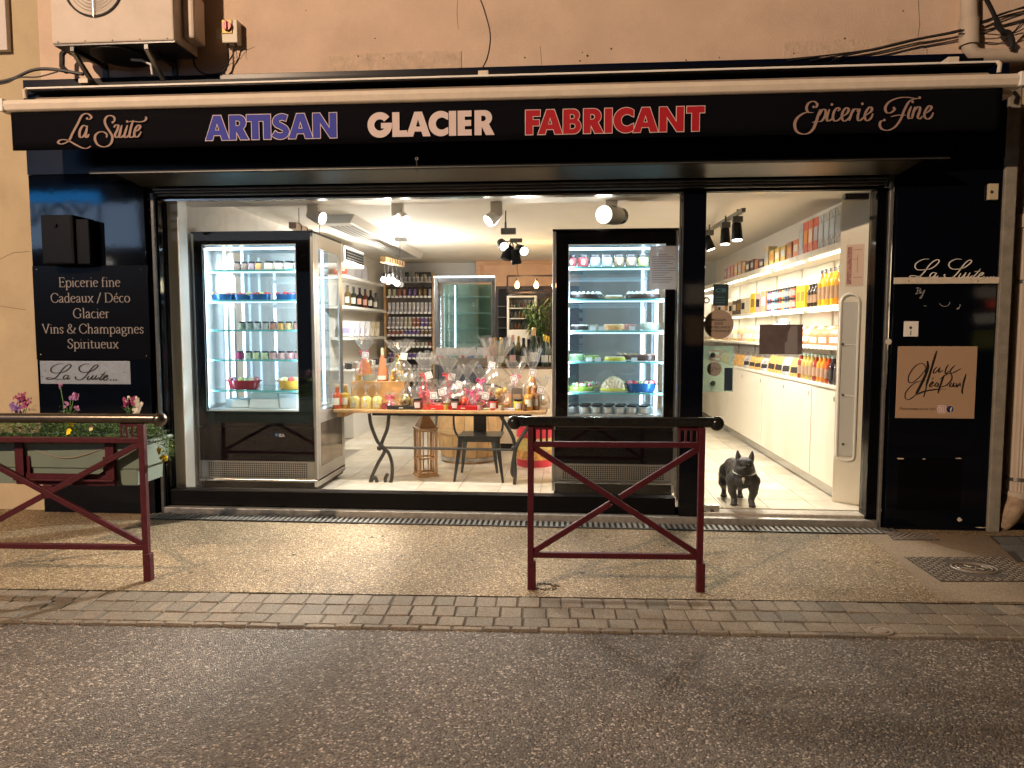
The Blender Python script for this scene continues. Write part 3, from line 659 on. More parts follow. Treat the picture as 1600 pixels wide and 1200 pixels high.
text_mesh('Retrouvez-nous sur', PX(1405, 638, YP), PX(1461, 638, YP), PZ(1432, 640.5, YP), YP - .009, mat('brown_print', (.07, .04, .03), .6), 'small_print', t)
def disc(px, py, r, Y, m, nm, parent, n=20, sq=False):
    c = P(px, py, Y)
    mb = MB(); pts = [(c.x + r * math.copysign(abs(math.cos(k * 6.2832 / n)) ** (.35 if sq else 1), math.cos(k * 6.2832 / n)), Y, c.z + r * math.copysign(abs(math.sin(k * 6.2832 / n)) ** (.35 if sq else 1), math.sin(k * 6.2832 / n))) for k in range(n)]
    mb.add(pts, [tuple(range(n))]); return mb.build(nm, m, parent)
wp = mat('white_print', (.75, .68, .66), .5); pk_ = mat('rose_print', (.45, .16, .18), .5); nv = mat('navy_print', (.02, .025, .10), .5)
disc(1471, 639.5, .030, YP - .0085, wp, 'icon_tile', t, 28, True); disc(1471, 639.5, .025, YP - .0090, pk_, 'icon_field', t, 28, True); disc(1471, 639.5, .0205, YP - .0095, wp, 'icon_tile', t, 28, True)
disc(1471, 639.5, .014, YP - .010, pk_, 'icon_lens', t); disc(1471, 639.5, .009, YP - .0105, wp, 'icon_lens', t); disc(1474.6, 636, .0032, YP - .0105, pk_, 'icon_dot', t)
disc(1484.5, 639.5, .0285, YP - .0085, wp, 'icon_disc', t); disc(1484.5, 639.5, .0265, YP - .0090, nv, 'icon_disc', t)
text_mesh('f', PX(1483.2, 639, YP), PX(1486.6, 639, YP), PZ(1485, 643.2, YP), YP - .0095, wp, 'icon_letter', t, bold=.03)
# switch plate, small box, round blank
t = thing('key_switch_plate', 'small white key switch plate above the beige board', 'switch', P(1423, 526, YP))
a, b = P(1412, 502, YP), P(1434, 526, YP); MB().box(a.x, b.x, YP - .008, YP - .0005, b.z, a.z).build('plate', white_paint, t, bevel=.004)
disc(1423, 512, .011, YP - .0085, dark_metal, 'keyhole', t); MB().box(a.x + .047, a.x + .053, YP - .0095, YP - .0085, b.z + .01, b.z + .045).build('slot', ink, t)
tag(MB().lathe([(.001, 0), (.02, 0), (.024, .004), (.022, .007), (.001, .008)], 11).build('plaster_blob', mat('white_filler', (.6, .55, .48), .9, bump=.5, bs=80)), 'chipped round blob of white filler beside the door jamb', 'filler')
bpy.data.objects['plaster_blob'].rotation_euler = (rad(90), 0, 0); bpy.data.objects['plaster_blob'].location = P(1388, 534, YP - .001)
t = thing('beige_junction_box', 'small beige box high on the right edge of the right panel', 'junction box', P(1548, 312, YP))
a, b = P(1542, 288, YP), P(1556, 313, YP); MB().box(a.x, min(b.x, xr - .004), YP - .03, YP - .0005, b.z, a.z).build('case', mat('yellowed_plastic', (.52, .44, .30), .5), t, bevel=.004); disc(1550, 300, .012, YP - .0305, dark_metal, 'cap', t)
# loudspeaker box on left panel
t = thing('wall_box', 'black metal letter box fixed high on the left glossy panel', 'letter box', P(100, 413, YP))
a = P(63, 336, YP - .13); b = P(116, 412, YP - .13)
MB().box(a.x, b.x, YP - .13, YP - .001, b.z, a.z).build('case', black_satin, t, bevel=.006)
MB().box(a.x + .012, b.x - .012, YP - .134, YP - .1305, b.z + .012, a.z - .012).build('door', black_satin, t, bevel=.003)
MB().box(b.x + .002, b.x + .11, YP - .10, YP - .001, b.z + .0, a.z - .03).build('side_case', black_satin, t, bevel=.005)
c = P(86, 352, YP - .135); MB().tube([c, c + Vector((0, -.012, 0))], .018, 14).build('knob', black_satin, t, True)

# ------------------------------------------------------------------ awning
AY = -.42
aw = thing('awning', 'closed cream awning with black valance lettered artisan glacier fabricant across the shopfront', 'awning', (0, AY, PZ(800, 160, AY)))
zb0 = (PZ(50, 172, AY) + PZ(1550, 138.5, AY)) / 2; zb1 = zb0 + (PZ(800, 139, AY) - PZ(800, 160, AY)) 
xa, xb = PX(2, 160, AY), PX(1598, 122, AY)
prof = [(AY + .005, zb0), (AY - .012, zb0 + .012), (AY - .022, zb0 + .05), (AY - .014, zb1 - .012), (AY + .02, zb1), (AY + .085, zb1 + .005), (AY + .10, zb0 + .02), (AY + .06, zb0)]
MB().prism([(xa, y, z) for y, z in prof], (0, 0, 0), (xb - xa, 0, 0)).build('front_bar', cream_metal, aw, bevel=.004)
MB().box(xa - .004, xa + .03, AY - .026, AY + .10, zb0 - .002, zb1 + .002).build('end_cap', white_paint, aw, bevel=.008)
MB().box(xb - .03, xb + .004, AY - .026, AY + .10, zb0 - .002, zb1 + .002).build('end_cap', white_paint, aw, bevel=.008)
# rolled cloth and cassette behind
rz = zb1 + .012
MB().tube([(xa + .14, AY + .17, rz), (xb - .14, AY + .17, rz)], .048, 14).build('cloth_roll', brown_cloth, aw, True)
cz = PZ(800, 128, AY + .1)
MB().box(xa + .14, xb - .12, AY + .095, AY + .25, cz + .03, cz + .045).build('cassette_top', black_satin, aw)
MB().box(xa + .13, xb - .11, AY + .085, AY + .0949, cz + .038, cz + .052).build('cassette_lip', white_paint, aw, bevel=.003)
MB().box(xa + .14, xb - .12, AY + .25, AY + .37, cz + .02, cz + .13).build('rear_case', black_satin, aw)
for px, py in ((132, 130), (755, 118), (1487, 97)):
    c = P(px, py, AY + .12); MB().box(c.x - .035, c.x + .04, AY + .10, AY + .24, c.z - .005, c.z + .03).build('bracket', cream_metal, aw, bevel=.004)
for x, s_ in ((xa + .13, 1), (xb - .11, -1)):
    MB().tube([(x, AY + .10, cz + .045), (x + .0 * s_, AY + .07, cz + .02), (x, AY + .08, cz - .03)], .014, 8).build('end_arm', cream_metal, aw, True)
c = P(1560, 150, AY + .2); MB().box(c.x - .05, c.x + .045, AY + .1, AY + .25, c.z - .03, c.z + .04).build('crank_gear', cream_metal, aw, bevel=.012)
# valance with slight waves
VY = AY + .01
v0, v1 = PX(17, 200, VY), PX(1566, 170, VY); zv1 = zb0 + .002; zv0 = zv1 - (PZ(800, 160, VY) - PZ(800, 223.5, VY))
mb = MB(); n_ = 160
vs = []
for i in range(n_ + 1):
    x = v0 + (v1 - v0) * i / n_
    for k in range(5):
        z = zv1 + (zv0 - zv1) * k / 4; wv = .004 * math.sin(i * .33) * (k / 4) + .003 * math.sin(i * .11 + 1) * (k / 4)
        vs.append((x, VY + .006 + wv, z))
mb.add(vs, [(i * 5 + k, i * 5 + k + 1, i * 5 + 6 + k, i * 5 + 5 + k) for i in range(n_) for k in range(4)])
vo = mb.build('valance', cloth_black, aw, True); sl = vo.modifiers.new('thickness', 'SOLIDIFY'); sl.thickness = .0015
VL = VY - .003
block_word('artisan_lettering', [('A', 0), ('R', 1.035), ('T', 1.79), ('I', 2.51), ('S', 2.86), ('A', 3.57), ('N', 4.61)], 321.5, 219.5, VL, 38.3, letter_blue, letter_white, aw, .028)
block_word('glacier_lettering', [('G', 0), ('L', 1.05), ('A', 1.62), ('C', 2.57), ('I', 3.42), ('E', 3.78), ('R', 4.48)], 574.5, 215, VL, 38.5, letter_white, None, aw)
block_word('fabricant_lettering', [('F', .02), ('A', .54), ('B', 1.6), ('R', 2.45), ('I', 3.33), ('C', 3.7), ('A', 4.5), ('N', 5.58), ('T', 6.7)], 820.5, 210.5, VL, 38.0, letter_red, letter_white, aw, .028)
f0 = front(VL - .001, 60, 160, 8)
ribbons([(1, [(600, 210), (640, 212), (662, 180), (610, 140), (545, 165), (490, 270), (430, 380), (390, 465), (350, 500), (290, 520), (248, 505), (265, 475), (320, 465), (390, 485), (470, 530), (550, 568), (610, 572), (655, 545)]),
         [(600, 300), (560, 290), (520, 350), (515, 420), (540, 438), (580, 400), (608, 320)], [(612, 290), (598, 370), (590, 425), (610, 435), (635, 395)],
         [(925, 250), (950, 235), (950, 190), (905, 165), (855, 180), (830, 235), (850, 300), (895, 370), (925, 430), (915, 500), (870, 545), (810, 555), (745, 530), (710, 470), (715, 410), (760, 372), (815, 370), (855, 400), (852, 440)],
         [(945, 315), (965, 285), (1000, 290), (985, 350), (958, 405), (975, 437), (1010, 420), (1035, 350)], [(1045, 285), (1022, 370), (1010, 425), (1035, 437), (1065, 410)], [(1115, 285), (1088, 370), (1075, 425), (1100, 437), (1130, 410)],
         [(1188, 225), (1160, 310), (1140, 400), (1145, 432), (1175, 435), (1200, 410)], [(1120, 245), (1180, 237), (1260, 245), (1320, 235), (1350, 205), (1340, 178)],
         [(1205, 370), (1250, 345), (1275, 305), (1255, 285), (1220, 320), (1200, 390), (1215, 430), (1250, 425), (1290, 365)]], 11, 31, f0, dots=[(1112, 240), (612, 203), (932, 250)], dotr=15).build('script_lettering', letter_pink, aw)
f0 = front(VL - .001, 1230, 140, 6.667)
ribbons([[(270, 180), (300, 183), (312, 150), (275, 122), (225, 140), (200, 190), (220, 235), (275, 240)], (1.15, [(275, 240), (190, 240), (110, 290), (78, 360), (95, 430), (150, 462), (220, 455), (270, 410), (300, 340), (325, 260), (345, 205)]),
         [(262, 345), (305, 325)], [(335, 270), (365, 212), (398, 215), (395, 270), (360, 325), (320, 335)],
         [(440, 205), (415, 280), (418, 325), (450, 318), (480, 290)], [(525, 225), (545, 205), (525, 190), (490, 225), (475, 290), (495, 328), (535, 315), (570, 275)],
         [(570, 285), (620, 250), (640, 210), (615, 190), (580, 230), (568, 290), (590, 328), (630, 310), (660, 270)], [(690, 200), (665, 260), (645, 325)], [(668, 255), (700, 207), (735, 207), (730, 235)],
         [(760, 200), (735, 270), (737, 320), (765, 318), (800, 285)], [(815, 270), (870, 230), (880, 195), (855, 185), (820, 230), (805, 290), (830, 325), (870, 300), (892, 250)],
         [(1385, 85), (1340, 95), (1250, 82), (1150, 90), (1060, 130), (1020, 190), (1035, 240), (1080, 240), (1120, 205), (1108, 188)], [(1340, 95), (1270, 125), (1220, 210), (1180, 310), (1120, 390), (1050, 425), (985, 412), (962, 370), (975, 332), (1010, 322)], [(1075, 285), (1150, 268), (1235, 268)],
         [(1290, 175), (1262, 250), (1262, 300), (1290, 298)], [(1330, 180), (1312, 240), (1295, 305)], [(1312, 240), (1350, 187), (1380, 187), (1375, 230), (1357, 288), (1380, 305), (1405, 280)],
         [(1430, 255), (1480, 220), (1500, 185), (1475, 172), (1440, 215), (1425, 275), (1455, 308), (1495, 290), (1520, 240)]], 9, 27, f0, dots=[(463, 157), (780, 150), (1303, 130), (272, 183), (1108, 195), (1008, 320), (1375, 87)], dotr=14).build('script_lettering', letter_pink, aw)
# small bits on the hood edge
t = thing('hood_hook', 'small steel hook sticking up from the window hood left of centre', 'hook', P(652, 268, -.3))
MB().tube([P(652, 268, -.3), P(651, 250, -.3)], .003, 6).build('shank', steel, t); MB().tube([P(651 + 2.2 * math.cos(k), 248 + 2.2 * math.sin(k), -.3) for k in (0, 1, 2, 3, 4, 5, 6)], .0025, 6).build('eye', steel, t)

# ------------------------------------------------------------------ things on the upper wall
ac = thing('air_conditioner', 'beige outdoor air conditioning unit on wall brackets above the awning', 'air conditioner', P(190, 90, -.2))
YF = -.40; a = P(81, 69, YF); b = P(272, 62, YF); az = (a.z + b.z) / 2
acm = mat('beige_ac_casing', (.62, .53, .45), .5, var=.05, vs=5, stain=.15, ss=6)
MB().box(a.x, b.x, YF, -.06, az, az + .68).build('casing', acm, ac, bevel=.01)
MB().box(a.x + .01, b.x + .0, YF + .01, -.07, az - .012, az - .001).build('base_tray', dark_metal, ac)
cx, cz_ = P(146, -24, YF).x, P(146, -24, YF).z
MB().tube([(cx + .225 * math.cos(k * .2), YF - .006, cz_ + .225 * math.sin(k * .2)) for k in range(33)], .008, 6).build('grille_ring', dark_metal, ac, True)
for k in range(1, 10):
    MB().tube([(cx + .0235 * k * math.cos(j * .25), YF - .012, cz_ + .0235 * k * math.sin(j * .25)) for j in range(27)], .0019, 5).build('grille_ring', mat('dim_wire_grey', (.22, .20, .18), .5), ac, True)
MB().lathe([(.001, 0), (.21, 0), (.21, .003), (.001, .004)], 28).build('fan_opening', ink, ac, world=False)
o = ac.children[-1]; o.rotation_euler = (rad(90), 0, 0); o.location = Vector((cx, YF - .001, cz_)) - ac.location
MB().bar((cx, YF - .016, cz_ - .235), (cx, YF - .016, cz_ + .235), .006, .004).build('grille_bar', steel, ac)
MB().bar((cx - .235, YF - .016, cz_), (cx + .235, YF - .016, cz_), .006, .004).build('grille_bar', steel, ac)
MB().box(b.x + .001, b.x + .09, YF + .12, -.10, az + .06, az + .4).build('valve_cover', acm, ac, bevel=.02)
for px in (112, 228):
    x = PX(px, 70, YF + .02)
    MB().bar((x, YF + .02, az - .03), (x + .0, .03, az - .03), .03, .035).build('bracket_arm', dark_metal, ac)
    MB().bar((x, YF + .03, az - .045), (x, .02, az - .33), .028, .028).build('bracket_strut', grey_metal, ac)
    MB().box(x - .02, x + .02, .0, .011, az - .36, az + .02).build('bracket_plate', dark_metal, ac)
for k in range(5): MB().ball((a.x + .05 + k * (b.x - a.x - .1) / 4, YF - .001, az + .012), .005, 6, 4).build('screw', dark_metal, ac)
hose = mat('white_insulated_pipe', (.6, .58, .55), .6)
t = thing('condensate_hose', 'short white curled hose under the air conditioner', 'hose', P(235, 118, -.2)); MB().tube([P(205, 93, -.2), P(222, 94, -.2), P(236, 101, -.22), P(238, 117, -.22)], .010, 8).build('hose_tube', hose, t, True)
t = thing('drain_pipe_bent', 'black bent pipe left of the air conditioner bracket', 'pipe', P(102, 110, -.1)); MB().tube([P(103, 78, -.1), P(97, 85, -.1), P(97, 104, -.1), P(104, 112, -.12)], .020, 8).build('pipe_tube', rubber, t, True)
sw = thing('isolator_switch', 'red and yellow rotary isolator switch box on the wall right of the air conditioner', 'switch', P(362, 70, -.05))
a, b = P(346, 31, -.07), P(371, 66, -.07)
MB().box(a.x, b.x, -.07, .028, b.z, a.z).build('case', mat('pale_plastic', (.62, .56, .46), .5), sw, bevel=.004)
a, b = P(346.5, 31, -.075), P(363, 52, -.075); MB().box(a.x, b.x, -.078, -.071, b.z, a.z).build('yellow_plate', mat('yellow_plastic', (.70, .47, .04), .45), sw, bevel=.003)
c = P(355, 41, -.08); MB().tube([c + Vector((0, .001, 0)), c + Vector((0, -.016, 0))], .035, 20).build('knob', mat('red_plastic', (.5, .03, .025), .4), sw, True)
MB().box(c.x - .008, c.x + .008, -.11, -.096, c.z - .032, c.z + .032).build('knob_grip', mat('red_plastic', (.5, .03, .025), .4), sw, bevel=.003)
MB().box(PX(337, 50, .0), a.x - .002, .0, .028, PZ(340, 62, 0), PZ(340, 45, 0)).build('side_block', cream_metal, sw, bevel=.003)
for px in (356, 368):
    MB().tube([P(px, 66, -.04), P(px, 71, -.04)], .012, 8).build('gland', rubber, sw, True)
def cable(label, pts, Y, r, m=wire_black, name='cable', nn=6):
    q = catmull([tuple(P(x, y, Y if not isinstance(Y, (list, tuple)) else Y[i])) for i, (x, y) in enumerate(pts)], nn)
    return tag(MB().tube(q, r, 6).build(name, m, None, True), label, 'cable')
cable('black cable looping down from the isolator switch behind the awning', [(356, 71), (357, 90), (355, 104), (345, 114), (325, 117)], -.03, .006)
cable('second black cable crossing down from the isolator switch', [(368, 71), (364, 85), (357, 97), (353, 110), (345, 118)], -.035, .005)
cable('thin pale wire hanging below the isolator switch', [(362, 71), (364, 80), (365, 94)], -.02, .002, wire_grey)
cable('black cable bundle along the right side of the air conditioner', [(290, 0), (305, 10), (312, 30), (314, 50), (311, 70)], -.03, .008)
cable('black cable drooping below the air conditioner', [(302, 88), (305, 103), (318, 115), (345, 118)], -.03, .006)
cable('thick black cable bundle leaving to the left over the awning end', [(-10, 130), (20, 123), (50, 110), (80, 108), (130, 116)], -.2, .013)
cable('thin black cable leaving to the left below the thick bundle', [(-10, 133), (12, 129), (30, 121), (60, 120), (90, 112)], -.22, .006)
cable('thin black cable arching low over the plaster patch', [(528, 114), (555, 101), (588, 95.5), (620, 101), (648, 114)], .01, .004)
cable('black cable hanging down the wall above the word glacier', [(748, -8), (758, 20), (766, 55), (762, 88), (751, 112)], .012, .005)
cable('thin grey wire hanging beside the black wall cable', [(755, -8), (766, 25), (777, 60), (778, 85), (773, 112)], .018, .0022, wire_grey)
cable('thin grey double wire right of the hanging wall cable', [(783, -8), (786, 30), (796, 62), (802, 85), (801, 108)], .018, .0018, wire_grey)
cable('thin grey wire closest to the double wire on the upper wall', [(788, -8), (791, 25), (799, 58), (804, 84)], .018, .0018, wire_grey)
rb_ = [(-4, 2), (2, -1), (5, 3), (0, 5)]
for k, (dx, dy) in enumerate(rb_):
    cable('%s black cable of the bundle rising to the downpipe on the right wall' % ('upper', 'middle', 'lower', 'lowest')[k], [(1195 + 35 * k, 96 - k * .6), (1290 + 10 * k, 86 + dy * .3), (1362 + dx, 77 + dy * .3), (1430 + dx, 61 + dy * .3), (1492, 49 + dy * .4), (1535, 34 + dy * .5), (1580 + dx * 2, 17 + dy), (1625, 4 + 2 * dy)], -.03 - .012 * k, .0055)
cable('thick black conduit slanting down at the top right corner', [(1536, -10), (1548, 12), (1556, 30), (1560, 38)], -.10, .016)
cable('black clamp lump where cables meet at the top right corner', [(1556, 36), (1566, 48), (1577, 52), (1582, 66), (1581, 76)], -.11, .020, rubber, 'cable_joint')
for k, pts in enumerate(([(1523, 47), (1555, 45), (1600, 35)], [(1498, 53), (1530, 52), (1575, 54), (1610, 40)], [(1520, 60), (1545, 69), (1568, 65), (1600, 32)], [(1578, 55), (1592, 44), (1615, 22)])):
    cable('%s loose black wire sagging between downpipe and corner clamp' % ('highest', 'second highest', 'lowest', 'shortest')[k], pts, -.07, .004)
pipe_m = mat('cream_downpipe', (.50, .42, .34), .6, var=.08, vs=10, stain=.2, ss=5)
t = thing('upper_downpipe', 'cream downpipe turning right above the awning at the right end', 'downpipe', P(1515, 95, -.07))
MB().tube([P(1514, -20, -.03), P(1514, 40, -.03)], .056, 16).build('pipe', pipe_m, t, True)
MB().tube([P(1514, 31, -.03), P(1514, 71, -.03)], .066, 16).build('socket', pipe_m, t, True)
MB().tube(catmull([tuple(P(1514, 60, -.03)), tuple(P(1516, 78, -.03)), tuple(P(1528, 87, -.03)), tuple(P(1560, 88, -.03)), tuple(P(1640, 86, -.03))], 5), .050, 16).build('elbow', pipe_m, t, True)
t = thing('white_wall_sign', 'edge of a white board fixed on the wall at the top left corner', 'sign', P(5, 78, 0))
MB().box(PX(-60, 40, -.01), PX(11, 40, -.01), -.02, .028, PZ(5, 79, -.01), PZ(5, 79, -.01) + .8).build('board', mat('greyed_white_board', (.55, .50, .47), .5), t, bevel=.004)
# lower right fluted downpipe
t = thing('fluted_downpipe', 'fluted cream downpipe at the right edge with a stone foot', 'downpipe', P(1590, 825, .08))
dx = P(1596, 600, .1).x; zc = PZ(1596, 772, .1)
prof = []
mb = MB(); n_ = 40
zs = [zc, PZ(1596, 352, .1)]
vs = [(dx + (.066 + (.006 if j % 2 else 0)) * math.cos(j * 6.2832 / n_), .1 + (.066 + (.006 if j % 2 else 0)) * math.sin(j * 6.2832 / n_), z) for z in zs for j in range(n_)]
mb.add(vs, [(j, (j + 1) % n_, n_ + (j + 1) % n_, n_ + j) for j in range(n_)]); mb.build('fluted_pipe', pipe_m, t)
MB().tube([(dx, .1, zs[1]), (dx, .1, 6)], .06, 16).build('upper_pipe', pipe_m, t, True)
MB().tube([(dx, .1, zs[1] - .02), (dx, .1, zs[1] + .08)], .085, 16).build('collar', pipe_m, t, True)
for py in (440, 747):
    z = PZ(1596, py, .1); MB().tube([(dx, .1, z - .012), (dx, .1, z + .012)], .078, 18).build('clamp', steel, t, True)
MB().tube([(dx, .1, zc - .02), (dx, .1, zc + .03)], .09, 18).build('foot_ring', pipe_m, t, True)
ft = mat('rough_stone_foot', (.34, .25, .17), .95, var=.3, vs=22, bump=1.0, bs=25)
MB().tube([(dx, .1, zc), (dx - .03, .085, zc - .09), (dx - .10, .05, zc - .17), (dx - .16, .02, .01)], .08, 14, rs=[.082, .09, .085, .055]).build('stone_foot', ft, t, True)

# ------------------------------------------------------------------ barriers
def barrier(lbl, xL, xR, gyl, railL, railR, railm):
    "xL, xR world x of the posts; returns the thing"
    t = thing('street_barrier', lbl, 'barrier', ((xL + xR) / 2, gyl, 0), 'burgundy barriers with cross braces along the pavement edge')
    y = lambda x: gyl + (x - xL) * kd.y / kd.x
    def pt(x, z): return Vector((x, y(x), z))
    Z1 = .955
    for x in (xL, xR):
        MB().bar(pt(x, -.02), pt(x, Z1), .035, .035).build('post', burgundy, t, bevel=.003)
        MB().bar(pt(x + .008, 0), pt(x + .008, .17), .045, .045).build('post_sleeve', burgundy, t, bevel=.004)
    MB().bar(pt(xL + .018, .855), pt(xR - .018, .855), .032, .03).build('upper_rail', burgundy, t, bevel=.003)
    MB().bar(pt(xL + .018, .205), pt(xR - .018, .205), .032, .03).build('lower_rail', burgundy, t, bevel=.003)
    a, b = pt(xL + .018, .835), pt(xR - .018, .225); MB().bar(a, b, .034, .022).build('brace', burgundy, t, bevel=.003)
    a, b = pt(xL + .018, .225), pt(xR - .018, .835); m_ = (a + b) / 2; d = (b - a).normalized() * .03
    MB().bar(a, m_ - d, .034, .0215).build('brace', burgundy, t, bevel=.003); MB().bar(m_ + d, b, .034, .0215).build('brace', burgundy, t, bevel=.003)
    for s_, x in ((1, xL + .018), (-1, xR - .018)):
        for k in range(4):
            xx = x + s_ * (.006 + k * .034) ; MB().bar(pt(xx, .868), pt(xx, Z1), .013, .012).build('slotted_plate_bar', burgundy, t, bevel=.004)
        MB().bar(pt(x + s_ * .003, Z1 - .008), pt(x + s_ * .112, Z1 - .008), .016, .012).build('slotted_plate_bar', burgundy, t)
    ra_, rb2 = pt(railL, .985), pt(railR, .985)
    MB().tube([ra_, rb2], .030, 16).build('handrail', railm, t, True)
    for p in (ra_, rb2): MB().ball(tuple(p + Vector((0, 0, -.006))), .042, 18, 12).build('end_ball', railm, t, True)
    return t
p1, p2 = G(829, 920), G(1091, 922)
barrier('empty burgundy barrier with a cross brace in front of the right display fridge', p1.x, p2.x, p1.y, P(804, 656, p1.y).x, P(1119, 658, p2.y).x, rail_dark)
p3 = G(231, 907); wdt = (p2.x - p1.x) * 1.22
lb = barrier('burgundy barrier at the left edge carrying the flower box', p3.x - wdt, p3.x, p3.y + wdt * -kd.y / kd.x, P(-70, 656, p3.y).x, P(249, 656, p3.y).x, rail_metal)

# flower box hung behind the left barrier
YB = p3.y
fb = thing('flower_box', 'long grey green plastic flower box hooked behind the left barrier', 'flower box', P(100, 755, YB + .2))
green = mat('grey_green_plastic', (.145, .185, .15), .5, var=.10, vs=6, stain=.3, ss=6)
zt0, zb_ = PZ(100, 689, YB + .05), PZ(100, 757, YB + .05)
xr_ = PX(222, 700, YB + .06); xl_ = PX(-60, 700, YB + .06)
mb = MB(); q = [(xl_, YB + .04), (xr_, YB + .04), (xr_, YB + .36), (xl_, YB + .36)]
def ring(ins, z): return [(xl_ + ins, YB + .04 + ins * .4, z), (xr_ - ins, YB + .04 + ins * .4, z), (xr_ - ins, YB + .36 - ins, z), (xl_ + ins, YB + .36 - ins, z)]
rg = [ring(.035, zb_), ring(.03, zb_ + .10), ring(.008, zb_ + .105), ring(0, zt0 - .02), ring(-.015, zt0 - .018), ring(-.015, zt0), ring(.02, zt0), ring(.025, zt0 - .06)]
vs = [p for r_ in rg for p in r_]; mb.add(vs, [(i * 4 + j, i * 4 + (j + 1) % 4, i * 4 + 4 + (j + 1) % 4, i * 4 + 4 + j) for i in range(7) for j in range(4)] + [(3, 2, 1, 0), (28, 29, 30, 31)])
mb.build('trough', green, fb, bevel=.006)
xs0, xs1 = PX(22, 700, YB + .02), PX(178, 700, YB + .02); zf = PZ(100, 757, YB + .02)
for x in (xs0 + .03, xs1 - .03):
    MB().bar((x, YB + .022, zf), (x, YB + .022, .87), .055, .010).build('hanger_strap', burgundy, fb, bevel=.002)
MB().bar((xs0, YB + .032, zf + .03), (xs1, YB + .032, zf + .03), .012, .07).build('hanger_plate', burgundy, fb, bevel=.002)
MB().box(xs0, xs1, YB + .0275, YB + .0325, zf - .005, zf + .065).build('hanger_plate', burgundy, fb)
for x, s_ in ((xs0, 1), (xs1, -1)): MB().box(x, x + s_ * .085, YB + .0345, YB + .038, zf + .0, zf + .17).build('hanger_side', burgundy, fb, bevel=.002)
xb_ = (p3.x - wdt / 2); MB().box(xb_ - .03, xb_ + .035, YB - .03, YB - .013, .50, .58).build('clamp_block', burgundy, fb, bevel=.003)
bl = MB(); bl.tube(catmull([(xs0 + .06, YB + .04, .80), ((xs0 + xs1) / 2, YB + .036, .735), (xs1 - .06, YB + .04, .80)], 8), .003, 6); bl.build('loose_wire', wire_grey, fb, True)
leafs = [mat('leaf_mid_green', (.085, .17, .03), .55, var=.3, vs=30), mat('leaf_lime', (.24, .32, .04), .55, var=.25, vs=30), mat('leaf_dark_green', (.035, .08, .02), .5, var=.3, vs=30), mat('leaf_grey_green', (.15, .19, .12), .6, var=.2, vs=30)]
def leaf(mb, p, d, L_, w_, droop=.2):
    d = d.normalized(); s_ = d.cross(Vector((0, 0, 1)))
    if s_.length < .1: s_ = Vector((1, 0, 0))
    s_.normalize(); m_ = p + d * L_ * .5 + Vector((0, 0, L_ * .08)); e = p + d * L_ - Vector((0, 0, L_ * droop))
    mb.add([p, m_ + s_ * w_ / 2, e, m_ - s_ * w_ / 2, m_ - Vector((0, 0, w_ * .2))], [(0, 4, 1), (1, 4, 2), (2, 4, 3), (3, 4, 0)])
def rdir(zlo=-.4, zhi=1): a = R.uniform(0, 6.283); z = R.uniform(zlo, zhi); return Vector((math.cos(a), math.sin(a), z))
fo = [MB() for _ in leafs]
for k in range(6500):
    px = R.uniform(-55, 232); c = Vector((PX(px, 680, YB + .15), YB + R.uniform(.03, .33), zt0 + R.uniform(-.025, .105)))
    dens = .5 + .5 * math.sin(px * .07); mi = 0 if R.random() < .5 else (1 if dens > .6 and R.random() < .6 else 2)
    if R.random() < .12: mi = 3
    leaf(fo[mi], c, rdir(), R.uniform(.015, .038), R.uniform(.005, .012))
# trailing end on the right
for k in range(900):
    t_ = R.random(); bx = 225 + 36 * min(1, t_ * 1.6) + R.gauss(0, 5 + 3 * (1 - t_)); by = 668 + 8 * t_ + 38 * t_ ** 2 + R.gauss(0, 5)
    c = P(bx, by, YB + .14 + R.uniform(-.03, .05)); leaf(fo[R.choice((0, 0, 1, 2, 3))], c, rdir(), R.uniform(.014, .03), R.uniform(.004, .010))
for i, nm in enumerate(('foliage', 'lime_foliage', 'dark_foliage', 'grey_foliage')):
    pass
gc = thing('bedding_plants', 'dense low green bedding plants filling the flower box and trailing over its right end', 'plants', P(100, 676, YB + .2)); 
for i, nm in enumerate(('foliage', 'lime_foliage', 'dark_foliage', 'grey_foliage')): fo[i].build(nm, leafs[i], gc, kind='stuff')
pet = {k: mat('petal_' + k, c, .6, var=.15, vs=40) for k, c in dict(yellow=(.92, .70, .01), magenta=(.28, .03, .12), violet=(.26, .12, .42), white=(.72, .66, .58), pink=(.42, .18, .36), cream=(.7, .6, .3)).items()}
def bloom(mb, c, r, n=5, facing=Vector((0, -1, .2))):
    f = (facing + rdir(-.5, .5) * .5).normalized(); u = f.cross(Vector((0, 0, 1))).normalized(); v_ = u.cross(f)
    for k in range(n):
        a = k * 6.283 / n + R.uniform(-.2, .2); d = u * math.cos(a) + v_ * math.sin(a); s_ = f.cross(d)
        mb.add([c, c + d * r * .6 + s_ * r * .42 + f * r * .15, c + d * r + f * r * .1, c + d * r * .6 - s_ * r * .42 + f * r * .15], [(0, 1, 2), (0, 2, 3)])
stem_m = leafs[0]
